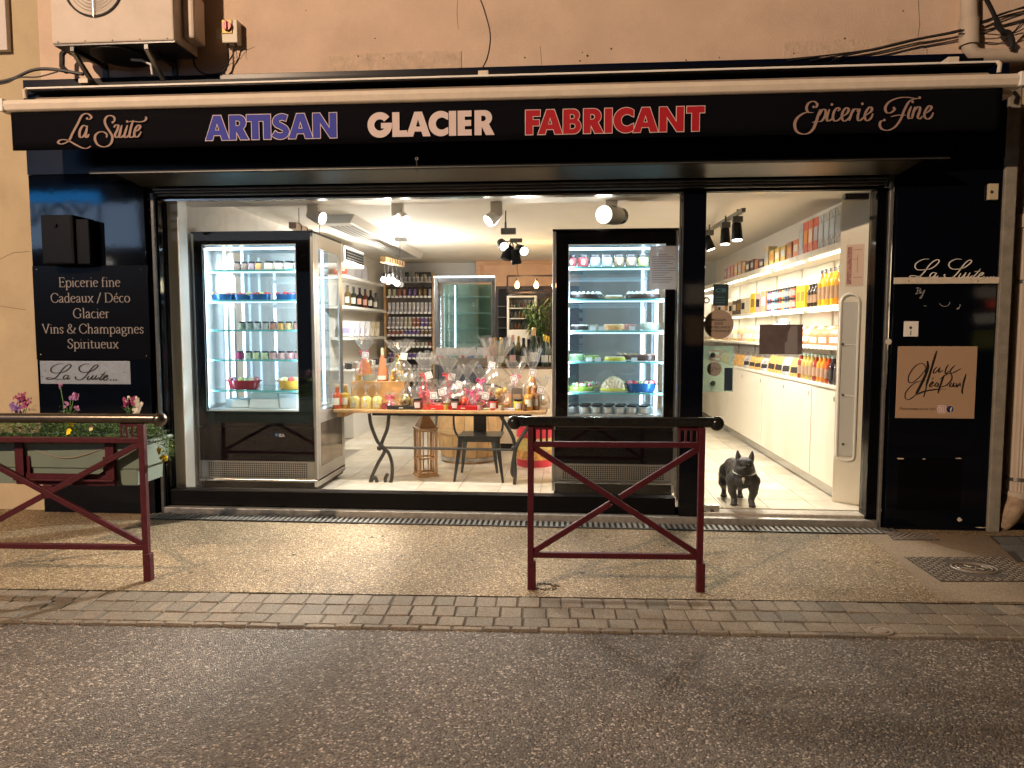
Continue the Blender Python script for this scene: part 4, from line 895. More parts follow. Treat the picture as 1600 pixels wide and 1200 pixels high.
def flower(lbl, base, pts, kind):
    t = thing('flower', lbl, 'flower', P(*base, YB + .15)); st = MB(); bl = {}
    for (x, y, c_, n_, sp) in pts:
        top = P(x, y, YB + .13); b0 = P(base[0] + (x - base[0]) * .4, base[1], YB + .15)
        st.tube([b0, (b0 + top) / 2 + Vector((R.uniform(-.01, .01), 0, 0)), top], .0022, 5)
        for k in range(n_):
            c = top + Vector((R.gauss(0, sp), R.gauss(0, sp * .6), R.gauss(0, sp * 1.1))); bl.setdefault(c_, MB()); bloom(bl[c_], c, R.uniform(.008, .015), 5)
    st.build('stem', stem_m, t)
    lf = MB()
    for k in range(16): leaf(lf, P(base[0] + R.uniform(-14, 14), base[1] - R.uniform(0, 12), YB + .14), rdir(0, 1.2), R.uniform(.03, .06), R.uniform(.008, .016), .1)
    lf.build('leaves', leafs[kind], t)
    for c_, m_ in bl.items(): m_.build(c_ + '_petals', pet[c_], t)
flower('purple and dark magenta stock flowers at the left end of the flower box', (35, 650), [(26, 636, 'violet', 26, .018), (30, 624, 'magenta', 14, .012), (42, 630, 'magenta', 18, .013), (38, 622, 'magenta', 10, .01)], 0)
flower('tall pale stems with small pink flowers in the middle of the flower box', (105, 650), [(94, 604, 'pink', 5, .008), (110, 620, 'violet', 6, .008), (116, 618, 'pink', 10, .009), (104, 632, 'pink', 4, .008), (120, 638, 'pink', 4, .008)], 3)
flower('white and wine red stock flowers at the right end of the flower box', (205, 650), [(196, 629, 'magenta', 14, .012), (208, 624, 'magenta', 10, .011), (212, 626, 'white', 12, .010), (216, 634, 'white', 20, .012), (213, 644, 'white', 18, .012), (200, 622, 'white', 3, .005)], 0)
yl = {(108, 674): 'yellow pansy low in the middle of the flower box', (111, 664): 'small yellow pansy bud above the middle yellow pansy', (143, 668): 'pale cream pansy right of the middle yellow pansy', (249, 704): 'upper yellow pansy hanging from the trailing end', (256, 716): 'lower yellow pansy hanging from the trailing end'}
for (x, y), l_ in yl.items():
    mb = MB(); c = P(x, y, YB + (.02 if x < 200 else .1)); bloom(mb, c, .027 if 'small' not in l_ else .016, 5); bloom(mb, c + Vector((.004, -.004, .004)), .014, 4)
    tag(mb.build('pansy', pet['cream' if 'cream' in l_ else 'yellow']), l_, 'flower', 'yellow pansies in the flower box')
# ------------------------------------------------------------------ shop room
FZ = .085
RX0, RX1, RY1, RZ = -3.32, 2.62, 7.3, 2.74
def D(dist): return dist + CAMY                       # distance from the camera plane to y
ceil_m = mat('warm_white_ceiling', (.80, .75, .66), .8, var=.03, vs=3)
wall_w = mat('warm_white_wall', (.78, .75, .69), .7, var=.03, vs=4)
wall_g = mat('pale_grey_wall', (.62, .61, .59), .7, var=.04, vs=4)
struct('ceiling', MB().box(RX0 - .3, RX1 + .3, .62, RY1 + .2, RZ, RZ + .1), ceil_m)
struct('ceiling_bulkhead', MB().box(RX0 - .3, RX1 + .3, .172, .619, 2.60, RZ + .12), ceil_m)
struct('shop_wall_left', MB().box(RX0 - .2, RX0, .18, RY1 + .1, 0, RZ), wall_w)
struct('shop_wall_right', MB().box(RX1, RX1 + .2, .18, RY1 + .1, 0, RZ), wall_w)
struct('shop_wall_back', MB().box(RX0, RX1, RY1, RY1 + .2, 0, RZ), wall_g)
fl = struct('shop_floor', MB().box(RX0 - .2, RX1 + .2, .2, RY1 + .1, -.05, FZ - .006), mat('grout', (.22, .19, .15), .9))
tile_m = [mat('cream_tile_%s' % n, c, .22, var=.12, vs=5, bump=.02, bs=10) for n, c in (('pale', (.62, .56, .46)), ('warm', (.60, .53, .42)), ('sand', (.64, .59, .50)))]
T_ = .372; n_t = 0
x_off = G(1217.5, 806.9, FZ).x; y_off = G(1200, 780.6, FZ).y
ix0 = int(math.floor((RX0 - x_off) / T_)); 
for i in range(ix0, 17):
    for j in range(-2, 22):
        x0, x1 = x_off + i * T_ + .0025, x_off + (i + 1) * T_ - .0025; y0, y1 = y_off + j * T_ + .0025, y_off + (j + 1) * T_ - .0025
        x0, x1 = max(x0, RX0 + .002), min(x1, RX1 - .002); y0, y1 = max(y0, .203), min(y1, RY1 - .002)
        if x1 - x0 < .03 or y1 - y0 < .03: continue
        cx = (x0 + x1) / 2; cy = (y0 + y1) / 2
        if cx > 2.3 or cy > 6.2: continue
        if (-.1 < x0 and x1 < .95 and y0 > .5) or (x1 < -2.2 and (y0 > .5) and cx / (cy + 5.55) < -.325): continue
        n_t += 1
        MB().add([(x0, y0, FZ), (x1, y0, FZ), (x1, y1, FZ), (x0, y1, FZ), (x0, y0, FZ - .006), (x1, y0, FZ - .006), (x1, y1, FZ - .006), (x0, y1, FZ - .006)],
                 [(0, 1, 2, 3), (0, 4, 5, 1), (1, 5, 6, 2), (2, 6, 7, 3), (3, 7, 4, 0)]).build('tile', R.choice(tile_m), fl)
print('tiles', n_t)
skirt = struct('skirting', MB().box(-.9, RX1 - .4, RY1 - .03, RY1 - .002, FZ, FZ + .12), white_paint)

# ------------------------------------------------------------------ lamps of the shop
WARM = (1.0, .80, .56); NEUT = (1.0, .925, .83); COOL = (.72, .88, 1.0)
def lamp(kind, loc, power, color, parent=None, size=.06, target=None, angle=110, blend=.6):
    ld = bpy.data.lights.new('lamp_light', kind); ld.energy = power; ld.color = color
    if kind == 'SPOT': ld.spot_size = rad(angle); ld.spot_blend = blend; ld.shadow_soft_size = size
    elif kind == 'POINT': ld.shadow_soft_size = size
    elif kind == 'AREA': ld.shape = 'RECTANGLE'; ld.size = size[0]; ld.size_y = size[1]
    o = bpy.data.objects.new('lamp_light', ld); col.objects.link(o); o.location = loc
    if target is not None: o.rotation_euler = (Vector(target) - Vector(loc)).to_track_quat('-Z', 'Y').to_euler()
    if parent: o.parent = parent; o.location = Vector(loc) - Vector(parent.location)
    return o
lens = mat('lit_lamp_lens', (1, .97, .92), .4, emit=5.5, ec=(1, .93, .82))
tube_m = mat('lit_led_tube', (.9, .97, 1), .4, emit=3.6, ec=(.74, .90, 1))
warm_tube = mat('lit_warm_led', (1, .95, .8), .4, emit=6.0, ec=(1, .90, .68))
bulb_m = mat('lit_filament_bulb', (1, .7, .35), .4, emit=9.0, ec=(1, .55, .20))
head_white = mat('white_lamp_housing', (.78, .73, .65), .4)
def aim(mbs, loc, d):
    q = Vector(d).to_track_quat('-Z', 'Y').to_matrix(); loc = Vector(loc)
    for m_ in mbs: m_.v = [tuple(loc + q @ Vector(v)) for v in m_.v]
SPOTP = 98
for i, (px, py, dirv, lb_) in enumerate(((490, 339, (.95, -.30, -.30), 'white ceiling spotlight nearest the left, above the left fridge'), (621, 340, (.62, -.45, -.6), 'second white ceiling spotlight, shining down to the right over the table'),
                                (776, 340, (-.66, -.45, -.6), 'third white ceiling spotlight, right above the black lamp cluster'), (951, 336, (-.5, -.9, -.10), 'fourth white ceiling spotlight, a fat round one above the right fridge'))):
    Y = D(6.12); c = P(px + (6 if dirv[0] > 0 else -6 if i == 2 else 0), py, Y); base = P(px if i < 3 else 955, 322, Y)
    t = thing('ceiling_spotlight', lb_, 'spotlight', (base.x, Y, 2.6), 'white spotlights under the ceiling bulkhead')
    bw = .05
    MB().box(base.x - bw, base.x + bw, Y - .035, Y + .035, c.z + .01 if i < 3 else c.z + .07, 2.599).build('mount', head_white, t, bevel=.004)
    d = Vector(dirv).normalized(); h = MB(); r_ = .056 if i < 3 else .078
    h.lathe([(r_ * .55, .10), (r_ * .98, .0), (r_, -.055), (r_ * .93, -.056)] if i < 3 else [(r_ * .8, .17), (r_, .16), (r_, -.09), (r_ * .93, -.091)], 20); ln = MB().lathe([(.001, -.0505), (r_ * .92, -.0505), (r_ * .92, -.058), (.001, -.060)] if i < 3 else [(.001, -.085), (r_ * .9, -.085), (r_ * .9, -.095), (.001, -.097)], 20)
    aim([h, ln], c, d); h.build('housing', head_white, t, True); ln.build('lens', lens, t, True)
    if i == 3:
        bk = MB().lathe([(r_ * .9, .172), (r_ * .9, .25), (.001, .25)], 14); aim([bk], c, d); bk.build('heat_sink', dark_metal, t, True)
    lamp('SPOT', c + d * .08 + Vector((0, 0, 0)), SPOTP, NEUT, t, .05, target=c + d * 2 + Vector((0, .3, -1.3)), angle=150, blend=.9)
# black lamp cluster
t = thing('black_spotlight_cluster', 'black four-headed track spotlight cluster hanging in the middle of the shop', 'spotlight', P(797, 350, D(7.4)))
Y = D(7.4)
MB().box(PX(783, 350, Y), PX(806, 350, Y), Y - .04, Y + .04, PZ(795, 366, Y), PZ(795, 357, Y)).build('track_block', dark_metal, t, bevel=.003)
MB().bar(P(790, 347, Y), P(790, 357, Y), .02, .02).build('stem', dark_metal, t)
MB().bar(P(790, 349, Y), (PX(790, 349, Y), Y, RZ), .012, .012).build('ceiling_rod', dark_metal, t)
MB().box(PX(797, 372, Y), PX(816, 372, Y), Y - .03, Y + .03, PZ(800, 379, Y), PZ(800, 373, Y)).build('second_block', dark_metal, t, bevel=.003)
for px, py, dv, lit in ((786, 383, (.35, -1, -.45), 1), (816, 391, (.5, -1, -.35), 1), (792, 398, (-.3, -.2, -1), 0), (806, 405, (.15, .1, -1), 0)):
    c = P(px, py, Y); d = Vector(dv).normalized(); h = MB().lathe([(.03, .10), (.045, .09), (.055, -.04), (.052, -.05), (.045, -.052)], 16); ln = MB().lathe([(.001, -.049), (.044, -.049), (.044, -.054), (.001, -.0545)], 16); aim([h, ln], c, d)
    h.build('lamp_head', black_satin, t, True); ln.build('lens', lens if lit else dark_metal, t, True)
    if lit: lamp('SPOT', c + d * .08, 850 if px < 800 else 60, NEUT, t, .03, target=(-3.1, -1.9, 0) if px < 800 else (1.6, -3.2, 0), angle=52 if px < 800 else 100, blend=.5)
    MB().bar(c + Vector((0, 0, .03)), P(800, 376, Y), .012, .012).build('arm', dark_metal, t)
# track with three heads seen through the door
t = thing('door_track_light', 'black ceiling track with three spotlights seen through the door', 'spotlight', P(1135, 350, D(7.2)))
a, b = P(1162, 328, D(6.5)), P(1098, 366, D(9.3)); MB().bar(a, b, .035, .035).build('track', dark_metal, t)
a.z = b.z = RZ - .02
for k, (px, py, dist, dv, lit) in enumerate(((1151.5, 365, 6.75, (0.02, -.15, -1), 1), (1133, 372, 7.3, (0, -.1, -1), 1), (1108, 382, 8.2, (.35, -.1, -1), 0))):
    Y = D(dist); c = P(px, py, Y); d = Vector(dv).normalized(); h = MB().lathe([(.035, .10), (.042, .09), (.05, -.05), (.045, -.06)], 16); ln = MB().lathe([(.001, -.056), (.044, -.056), (.044, -.064), (.001, -.065)], 16); aim([h, ln], c, d)
    h.build('lamp_head', black_satin, t, True); ln.build('lens', lens, t, True); MB().box(c.x - .045, c.x + .045, Y - .03, Y + .03, c.z + .10, c.z + .155).build('driver_block', dark_metal, t, bevel=.003)
    MB().bar((c.x, Y, c.z + .155), (c.x, Y, c.z + .22), .014, .014).build('stem', dark_metal, t)
    lamp('SPOT', c + d * .09, 88, (1, .90, .76), t, .05, target=c + d * 2, angle=150, blend=.9)
# pendant with filament bulbs (right) and rope beam pendants (left)
Y = D(10.2); t = thing('filament_frame_lamp', 'rectangular black frame pendant with warm glowing filament bulbs', 'pendant lamp', P(827, 430, Y))
x0, x1, z0, z1 = PX(793, 440, Y), PX(875, 440, Y), PZ(820, 457, Y), PZ(820, 431, Y)
fr_m = mat('rust_black_frame', (.05, .035, .03), .5, .4)
for a, b in (((x0, Y, z1), (x1, Y, z1)), ((x0, Y, z0), (x1, Y, z0)), ((x0, Y, z0), (x0, Y, z1)), ((x1, Y, z0), (x1, Y, z1))): MB().bar(a, b, .025, .03).build('frame_bar', fr_m, t)
MB().tube([(PX(810, 430, Y), Y, z1), (PX(808, 420, Y), Y, PZ(808, 420, Y)), (PX(808, 405, Y), Y, RZ)], .006, 6).build('cord', wire_black, t)
for px in (808, 838, 866):
    c = P(px, 445, Y); MB().lathe([(.001, -.05), (.02, -.045), (.034, -.02), (.03, .01), (.014, .04), (.012, .05)], 14, tuple(c)).build('bulb', bulb_m, t, True); MB().lathe([(.018, .05), (.018, .09)], 10, tuple(c)).build('socket', rubber, t, True)
lamp('POINT', tuple(P(823, 445, Y) - Vector((0, .05, 0))), 16, (1, .62, .3), t, .08)
Y = D(9.2); t = thing('rope_beam_pendant', 'wooden beam pendant wound with black cord and round glass bulbs near the back shelves', 'pendant lamp', P(612, 408, Y))
woodl = mat('light_oak', (.50, .30, .13), .5, var=.25, vs=9, bump=.1, bs=40); wood2 = mat('honey_wood', (.46, .25, .09), .5, var=.25, vs=7, bump=.12, bs=30)
a, b = P(598, 405.5, D(9.0)), P(628, 412.5, D(9.9)); MB().bar(a, b, .075, .075).build('beam', woodl, t, bevel=.004)
for k in range(6):
    p = a + (b - a) * (.2 + .13 * k); MB().tube([p + Vector((.042 * math.cos(j), 0, .042 * math.sin(j))) * 1.15 for j in (0, .8, 1.6, 2.4, 3.2, 4, 4.8, 5.6, 6.28)], .006, 6).build('cord_turn', wire_black, t)
for k, (px, l_) in enumerate(((600, 428), (604, 431), (616, 430), (620, 434), (625, 436))):
    p = a + (b - a) * (.05 + .22 * k); e = Vector((p.x, p.y, PZ(px, l_ + 2, p.y))); MB().bar(p, e, .006, .006).build('cord', wire_black, t)
    MB().lathe([(.02, -.02), (.022, .04), (.012, .05)], 10, tuple(e)).build('socket', rubber, t, True)
    MB().ball((e.x, e.y, e.z - .055), .042, 14, 8).build('bulb', lens if k in (2, 3) else glassmat('bulb_glass', (.95, .97, 1), .12, haze=.2), t, True)
MB().bar((a.x + .12, (a.y + b.y) / 2, RZ), (a.x + .12, (a.y + b.y) / 2, a.z), .008, .008).build('hanger', wire_black, t); MB().box(a.x + .04, a.x + .22, D(9.3), D(9.45), RZ - .04, RZ - .001).build('ceiling_rose', dark_metal, t)
lamp('POINT', tuple(P(612, 440, D(9.2))), 85, NEUT, t, .08)
# second cord wound beam over left fridge
t = thing('wound_beam_lamp', 'wooden beam wound with black cord just above the top of the left fridge', 'pendant lamp', P(470, 350, D(6.9)))
a, b = P(457, 352, D(6.75)), P(545, 395, D(10.5)); MB().bar(a, a + (b - a) * .45, .07, .06).build('beam', woodl, t, bevel=.004)
for k in range(5):
    p = a + (b - a) * (.06 + .08 * k); MB().tube([p + Vector((.04 * math.cos(j), 0, .04 * math.sin(j))) * 1.15 for j in (0, .8, 1.6, 2.4, 3.2, 4, 4.8, 5.6, 6.28)], .007, 6).build('cord_turn', wire_black, t)
for q in (.08, .38): p = a + (b - a) * q; MB().bar(p, (p.x, p.y, RZ), .006, .006).build('hanger', wire_black, t)
# ceiling AC units on the left
t = thing('ceiling_cassette', 'white ceiling air conditioning cassette with a dark grille above the left shelves', 'air conditioner', P(545, 400, D(9.2)))
Y0, Y1 = D(8.9), D(9.8); xa, xb = RX0 + .002, PX(556, 398, D(9.4))
MB().box(xa, xb, Y0, Y1, PZ(545, 411, D(8.9)), PZ(545, 388, D(8.9)) + .05).build('casing', white_satin, t, bevel=.02)
zz1, zz2 = PZ(545, 406, D(9)), PZ(545, 389, D(9)); MB().box(xb + .001, xb + .006, Y0 + .05, Y1 - .05, zz1, zz2).build('intake_opening', black_satin, t)
for k in range(4): MB().box(xb + .007, xb + .02, Y0 + .05, Y1 - .05, zz1 + .02 + k * .035, zz1 + .028 + k * .035).build('louvre', grey_metal, t)
t = thing('ceiling_air_curtain', 'long white ceiling duct with grey slots running back along the left of the ceiling', 'air conditioner', P(540, 355, D(8)))
q = [P(478, 348, D(7.4)), P(497, 352, D(7.4))]
MB().add([(-2.62, D(7.5), RZ - .001), (-2.25, D(7.5), RZ - .001), (-2.25, D(11.2), RZ - .001), (-2.62, D(11.2), RZ - .001), (-2.62, D(7.5), RZ - .09), (-2.30, D(7.5), RZ - .09), (-2.30, D(11.2), RZ - .09), (-2.62, D(11.2), RZ - .09)], [(4, 7, 6, 5), (0, 4, 5, 1), (1, 5, 6, 2), (2, 6, 7, 3), (3, 7, 4, 0)]).build('duct', white_satin, t, bevel=.01)
for k in range(5): MB().box(-2.58 + k * .055, -2.55 + k * .055, D(7.7), D(11.0), RZ - .094, RZ - .091).build('slot', grey_metal, t)

# ------------------------------------------------------------------ display fridges
glass_f = glassmat('fridge_glass', (.93, .97, 1), .05)
shelf_gl = glassmat('glass_shelf', (.75, .93, .95), .10, haze=.10, hc=(.6, .9, .95))
teal_edge = mat('teal_glass_edge', (.16, .62, .62), .2)  # teal brightened in place of LED light inside the glass edge
side_steel = mat('fridge_side_steel', (.50, .49, .47), .28, .85, var=.05, vs=30)
def fridge(lbl, xl_, xr2, yf, dep, op, zs, ztop, leds, sideglass=None, keys=None):
    t = thing('display_fridge', lbl, 'display fridge', ((xl_ + xr2) / 2, yf, FZ), 'tall glass display fridges behind the window')
    ox0, ox1, oz0, oz1 = op; yb = yf + dep; z0 = FZ
    fw = .012
    kz, gz, pz = keys                                  # top of kick, top of grille, top of lower panel
    MB().box(xl_ + .02, xr2 - .02, yf + .04, yb, z0 + .02, kz - .002).build('kick_plate', black_satin, t)
    MB().box(xl_ + .01, xr2 - .01, yf + .01, yb, kz, gz - .002).build('grille_panel', side_steel, t, bevel=.003)
    gr = MB(); nx = 46; nz_ = 7; gx0_, gx1_ = xl_ + .10, xr2 - .10
    for i in range(nx):
        for j in range(nz_):
            cx_ = gx0_ + (gx1_ - gx0_) * i / (nx - 1); cz2 = kz + .02 + (gz - kz - .045) * j / (nz_ - 1); s_ = (gx1_ - gx0_) / nx * .33
            gr.add([(cx_ - s_, yf + .0085, cz2 - s_), (cx_ + s_, yf + .0085, cz2 - s_), (cx_ + s_, yf + .0085, cz2 + s_), (cx_ - s_, yf + .0085, cz2 + s_)], [(0, 1, 2, 3)])
    gr.build('grille_hole_squares', ink, t, kind='stuff')  # black squares on the plate, the dark of holes put into colour
    MB().box(xl_ + .0, xr2 - .0, yf - .01, yb, kz - .022, kz - .003).build('lower_trim', steel, t, bevel=.002)
    MB().box(xl_ + .02, xr2 - .02, yf, yb, gz, pz - .002).build('lower_panel', black_gloss2, t, bevel=.003)
    MB().box(xl_ + .02, xr2 - .02, yf + .05, yb, pz, oz0 - .012).build('deck', side_steel, t)
    # door frame of black glass
    dk = black_gloss2
    dm = MB(); dm.box(xl_ + .03, ox0, yf - .012, yf + .012, pz + .003, ztop - .02); dm.box(ox1, xr2 - .03, yf - .012, yf + .012, pz + .003, ztop - .02)
    dm.box(ox0, ox1, yf - .012, yf + .012, oz1, ztop - .02); dm.box(ox0, ox1, yf - .012, yf + .012, pz + .003, oz0); dd = dm.build('door', dk, t)
    MB().box(ox0 + .001, ox1 - .001, yf - .004, yf + .004, oz0 + .001, oz1 - .001).build('door_glass', glass_f, dd)
    fm = MB(); s_ = .007
    fm.box(ox0 - s_, ox1 + s_, yf - .0145, yf - .0125, oz1, oz1 + s_); fm.box(ox0 - s_, ox1 + s_, yf - .0145, yf - .0125, oz0 - s_, oz0); fm.box(ox0 - s_, ox0, yf - .0145, yf - .0125, oz0, oz1); fm.box(ox1, ox1 + s_, yf - .0145, yf - .0125, oz0, oz1)
    fm.build('door_seal', mat('pale_seal', (.5, .6, .66), .3), dd)
    MB().box(xl_, xr2, yf + .0, yb, ztop - .018, ztop).build('top_panel', black_satin, t, bevel=.003)
    for s_, x in ((1, xl_), (-1, xr2)):
        MB().box(x, x + s_ * .028, yf + .002, yf + .05, FZ + .05, ztop - .02).build('corner_profile', side_steel, t, bevel=.004)
    # sides
    for side, x0_, x1_ in (('l', xl_, xl_ + .012), ('r', xr2 - .012, xr2)):
        if sideglass == side:
            a_, b_, c_, d_ = yf + .13, yb - .10, oz0 - .02, oz1 - .02
            m = MB(); zk_ = FZ + .05; m.box(x0_, x1_, yf + .052, a_, zk_, ztop - .02); m.box(x0_, x1_, b_, yb, zk_, ztop - .02); m.box(x0_, x1_, a_, b_, zk_, c_); m.box(x0_, x1_, a_, b_, d_, ztop - .02); m.build('side_panel', side_steel, t)
            MB().box(x0_ + .003, x1_ - .003, a_ + .001, b_ - .001, c_ + .001, d_ - .001).build('side_glass', glass_f, t)
            MB().box(x1_ + .0005, x1_ + .002, a_ - .02, b_ + .02, kz + .1, c_ - .1).build('side_lower_panel', mat('mirror_bronze', (.30, .25, .19), .08, .9), t)
        else: MB().box(x0_, x1_, yf + .052, yb, FZ + .05, ztop - .02).build('side_panel', side_steel, t)
    MB().box(ox0 - .02, ox1 + .02, yb - .01, yb - .004, oz0, oz1 + .02).build('back_glass', glassmat('frosty_glass', (.78, .90, 1), .10, haze=.06, hc=(.45, .68, .9)), t)
    lin = mat('fridge_liner', (.42, .48, .52), .3, .3)
    MB().box(ox0 - .035, ox1 + .035, yf + .06, yb - .012, oz1 + .015, oz1 + .035).build('ceiling_liner', lin, t)
    MB().box(ox0 - .03, ox1 + .03, yf + .06, yb - .012, oz0 - .011, oz0 - .001).build('floor_liner', white_satin, t)
    for x, y in leds['posts']:
        MB().box(x - .010, x + .010, y - .006, y + .006, oz0 + .0, oz1 + .01).build('led_strip', tube_m, t)  # some of these strips are added to imitate LED reflections
    for i, z in enumerate(zs):
        sh = MB().box(ox0 - .028, ox1 + .028, yf + .06, yb - .02, z - .007, z).build('glass_shelf', shelf_gl, t)
        MB().box(ox0 - .028, ox1 + .028, yf + .0545, yf + .0595, z - .013, z + .001).build('shelf_edge', teal_edge, sh)
        if i in leds['shelf']: MB().box(ox0 - .02, ox1 + .02, yf + .062, yf + .075, z - .028, z - .012).build('led_strip', mat('lit_shelf_led', (.8, .92, 1), .4, emit=leds.get('es', 2.0), ec=(.7, .88, 1)), sh)
    MB().box(ox0 - .01, ox1 + .01, yf + .062, yf + .085, oz1 - .03, oz1 - .012).build('led_strip', tube_m, t)
    for x in (xl_ + .08, xr2 - .08):
        for y in (yf + .1, yb - .07):
            MB().tube([(x - .012, y, FZ + .027), (x + .012, y, FZ + .027)], .026, 12).build('castor', rubber, t, True)
    L_ = lamp('AREA', ((ox0 + ox1) / 2, yf + .12, oz1 - .05), leds['p'], COOL, t, ((ox1 - ox0) * .9, .1), target=((ox0 + ox1) / 2, yf + .3, oz0))
    for x, s_ in ((ox0 - .01, 1), (ox1 + .01, -1)):
        MB().box(x - .006, x + .006, yf + .030, yf + .040, oz0 + .02, oz1 - .02).build('led_strip', mat('lit_added_door_led', (.8, .92, 1), .4, emit=2.5, ec=(.75, .9, 1)), t)  # strips and area lamps added at the door to light the goods
        lamp('AREA', (x + s_ * .012, yf + .045, (oz0 + oz1) / 2), leds['p'], COOL, t, (.03, 1.2), target=((ox0 + ox1) / 2, yf + .3, (oz0 + oz1) / 2))
    return t
YL = D(6.02); xlL, xlR = PX(302, 500, YL), PX(491, 500, YL)
ztL = PZ(390, 361, YL)
shL = [PZ(390, y, YL + .057) for y in (421.5, 468.5, 515.5, 562, 610)]
opL = (PX(321, 500, YL), PX(464, 500, YL), PZ(390, 641, YL), PZ(390, 383, YL))
fridge('left display fridge with fruit baskets and a side window, next to the white wall panel', xlL, xlR, YL, .78, opL, shL, ztL, dict(posts=[(PX(365, 500, YL + .72), YL + .70), (PX(365, 500, YL + .70) + .10, YL + .70), (opL[0] - .012, YL + .40), (opL[1] + .016, YL + .45), (opL[1] + .016, YL + .62)], shelf=(0, 1), p=3.0, es=.6), 'r',
       (PZ(390, 748, YL), PZ(390, 720, YL), PZ(390, 667, YL)))
text_mesh('COOL EXTREME', PX(452, 681, YL - .01), PX(473, 681, YL - .01), PZ(460, 682, YL - .01), YL - .001, mat('faint_blue_print', (.25, .3, .4), .4), 'maker_lettering', [o for o in bpy.data.objects if o.name == 'display_fridge'][0]) if False else None
text_mesh('ISA', PX(436, 681, YL), PX(445, 681, YL), PZ(440, 682.5, YL), YL - .001, mat('faint_pale_print', (.5, .52, .6), .4), 'maker_lettering', bpy.data.objects['display_fridge'], bold=.02)
disc(432, 679.5, .013, YL - .0015, mat('logo_blue', (.05, .2, .55), .4), 'maker_logo', bpy.data.objects['display_fridge'])
text_mesh('Abaco Tenda', PX(447, 681, YL), PX(473, 681, YL), PZ(460, 682.3, YL), YL - .001, MATS['faint_pale_print'], 'maker_lettering', bpy.data.objects['display_fridge']) if False else None
YR = D(6.02); xrL, xrR = PX(863, 500, YR), PX(1059, 500, YR)
ztR = PZ(960, 357, YR)
shR = [PZ(960, y, YR + .057) for y in (416.5, 467, 516.5, 565.5, 614)]
opR = (PX(889, 500, YR), PX(1037, 500, YR), PZ(960, 649, YR), PZ(960, 383, YR))
fridge('right display fridge full of cakes and jars beside the door', xrL, xrR, YR, .78, opR, shR, ztR, dict(posts=[(opR[1] - .02, YR + .35), (opR[1] + .02, YR + .60), (opR[1] - .10, YR + .74), (opR[0] - .012, YR + .3)], shelf=(0, 1, 2), p=4.8, es=1.0), None,
       (PZ(960, 752, YR), PZ(960, 725, YR), PZ(960, 672, YR)))
# sheet taped inside the window by the mullion
t = thing('printed_notice', 'white printed sheet taped inside the window next to the glossy mullion', 'notice', P(1038, 452, GY + .02))
MB().box(PX(1015, 420, GY + .02), gl1 - .022, GY + .012, GY + .0128, PZ(1038, 452, GY), PZ(1038, 384, GY)).build('sheet', glassmat('thin_paper', (.5, .5, .5), .02, haze=.75, hc=(.55, .52, .52)), t)
mb = MB(); xa_ = PX(1019, 420, GY)
for k in range(13):
    z = PZ(1038, 398 + k * 3.6, GY); mb.box(xa_ + (.05 if k == 0 else 0), xa_ + (.12 if k == 0 else R.uniform(.10, .19)), GY + .0112, GY + .0118, z, z + .006)
mb.build('print_lines', mat('faint_grey_print', (.18, .18, .24), .6), t)

# ------------------------------------------------------------------ goods helpers
def glb(c, k=.75): return glassmat('bottle_glass_%02x%02x%02x' % tuple(int(v * 255) for v in c), c, .08, rough=.02, haze=.55, hc=tuple(min(1, v * k + .02) for v in c))
lidk = mat('black_lid', (.015, .014, .014), .3); paper = mat('cream_label', (.72, .66, .55), .6, var=.05, vs=50); goldf = mat('gold_foil', (.62, .40, .10), .25, .8, var=.15, vs=80); cork = mat('cork', (.52, .34, .18), .8, var=.3, vs=60)
def jar(r, h, cm, lid=lidk, label=paper, n=14, oval=False):
    "parts of a straight glass jar: body, lid, label"
    k = '%.3f_%.3f' % (r, h)
    P_ = [('body', 'jb' + k, lathe_mb([(r * .9, 0), (r, .006), (r, h * .74), (r * .82, h * .8)], n), cm, True), ('lid', 'jl' + k, lathe_mb([(r * .86, h * .80), (r * .9, h * .81), (r * .9, h * .985), (r * .84, h)], n), lid, True)]
    if label: 
        def lb():
            m = MB(); a0 = -2.2 + (0 if not oval else .25); a1 = -.94 - (0 if not oval else .25); q = 6
            for i in range(q): 
                A, B = a0 + (a1 - a0) * i / q, a0 + (a1 - a0) * (i + 1) / q
                def hh(t): return math.sin(math.pi * (t - a0) / (a1 - a0)) ** .5 if oval else 1
                z = [(h * .42 - h * .24 * hh(A), h * .42 + h * .24 * hh(A)), (h * .42 - h * .24 * hh(B), h * .42 + h * .24 * hh(B))]
                rr = r * 1.012; m.add([(rr * math.cos(A), rr * math.sin(A), z[0][0]), (rr * math.cos(B), rr * math.sin(B), z[1][0]), (rr * math.cos(B), rr * math.sin(B), z[1][1]), (rr * math.cos(A), rr * math.sin(A), z[0][1])], [(0, 1, 2, 3)])
            return m
        P_.append(('label', 'jt' + k + str(oval), lb, label))
    return P_
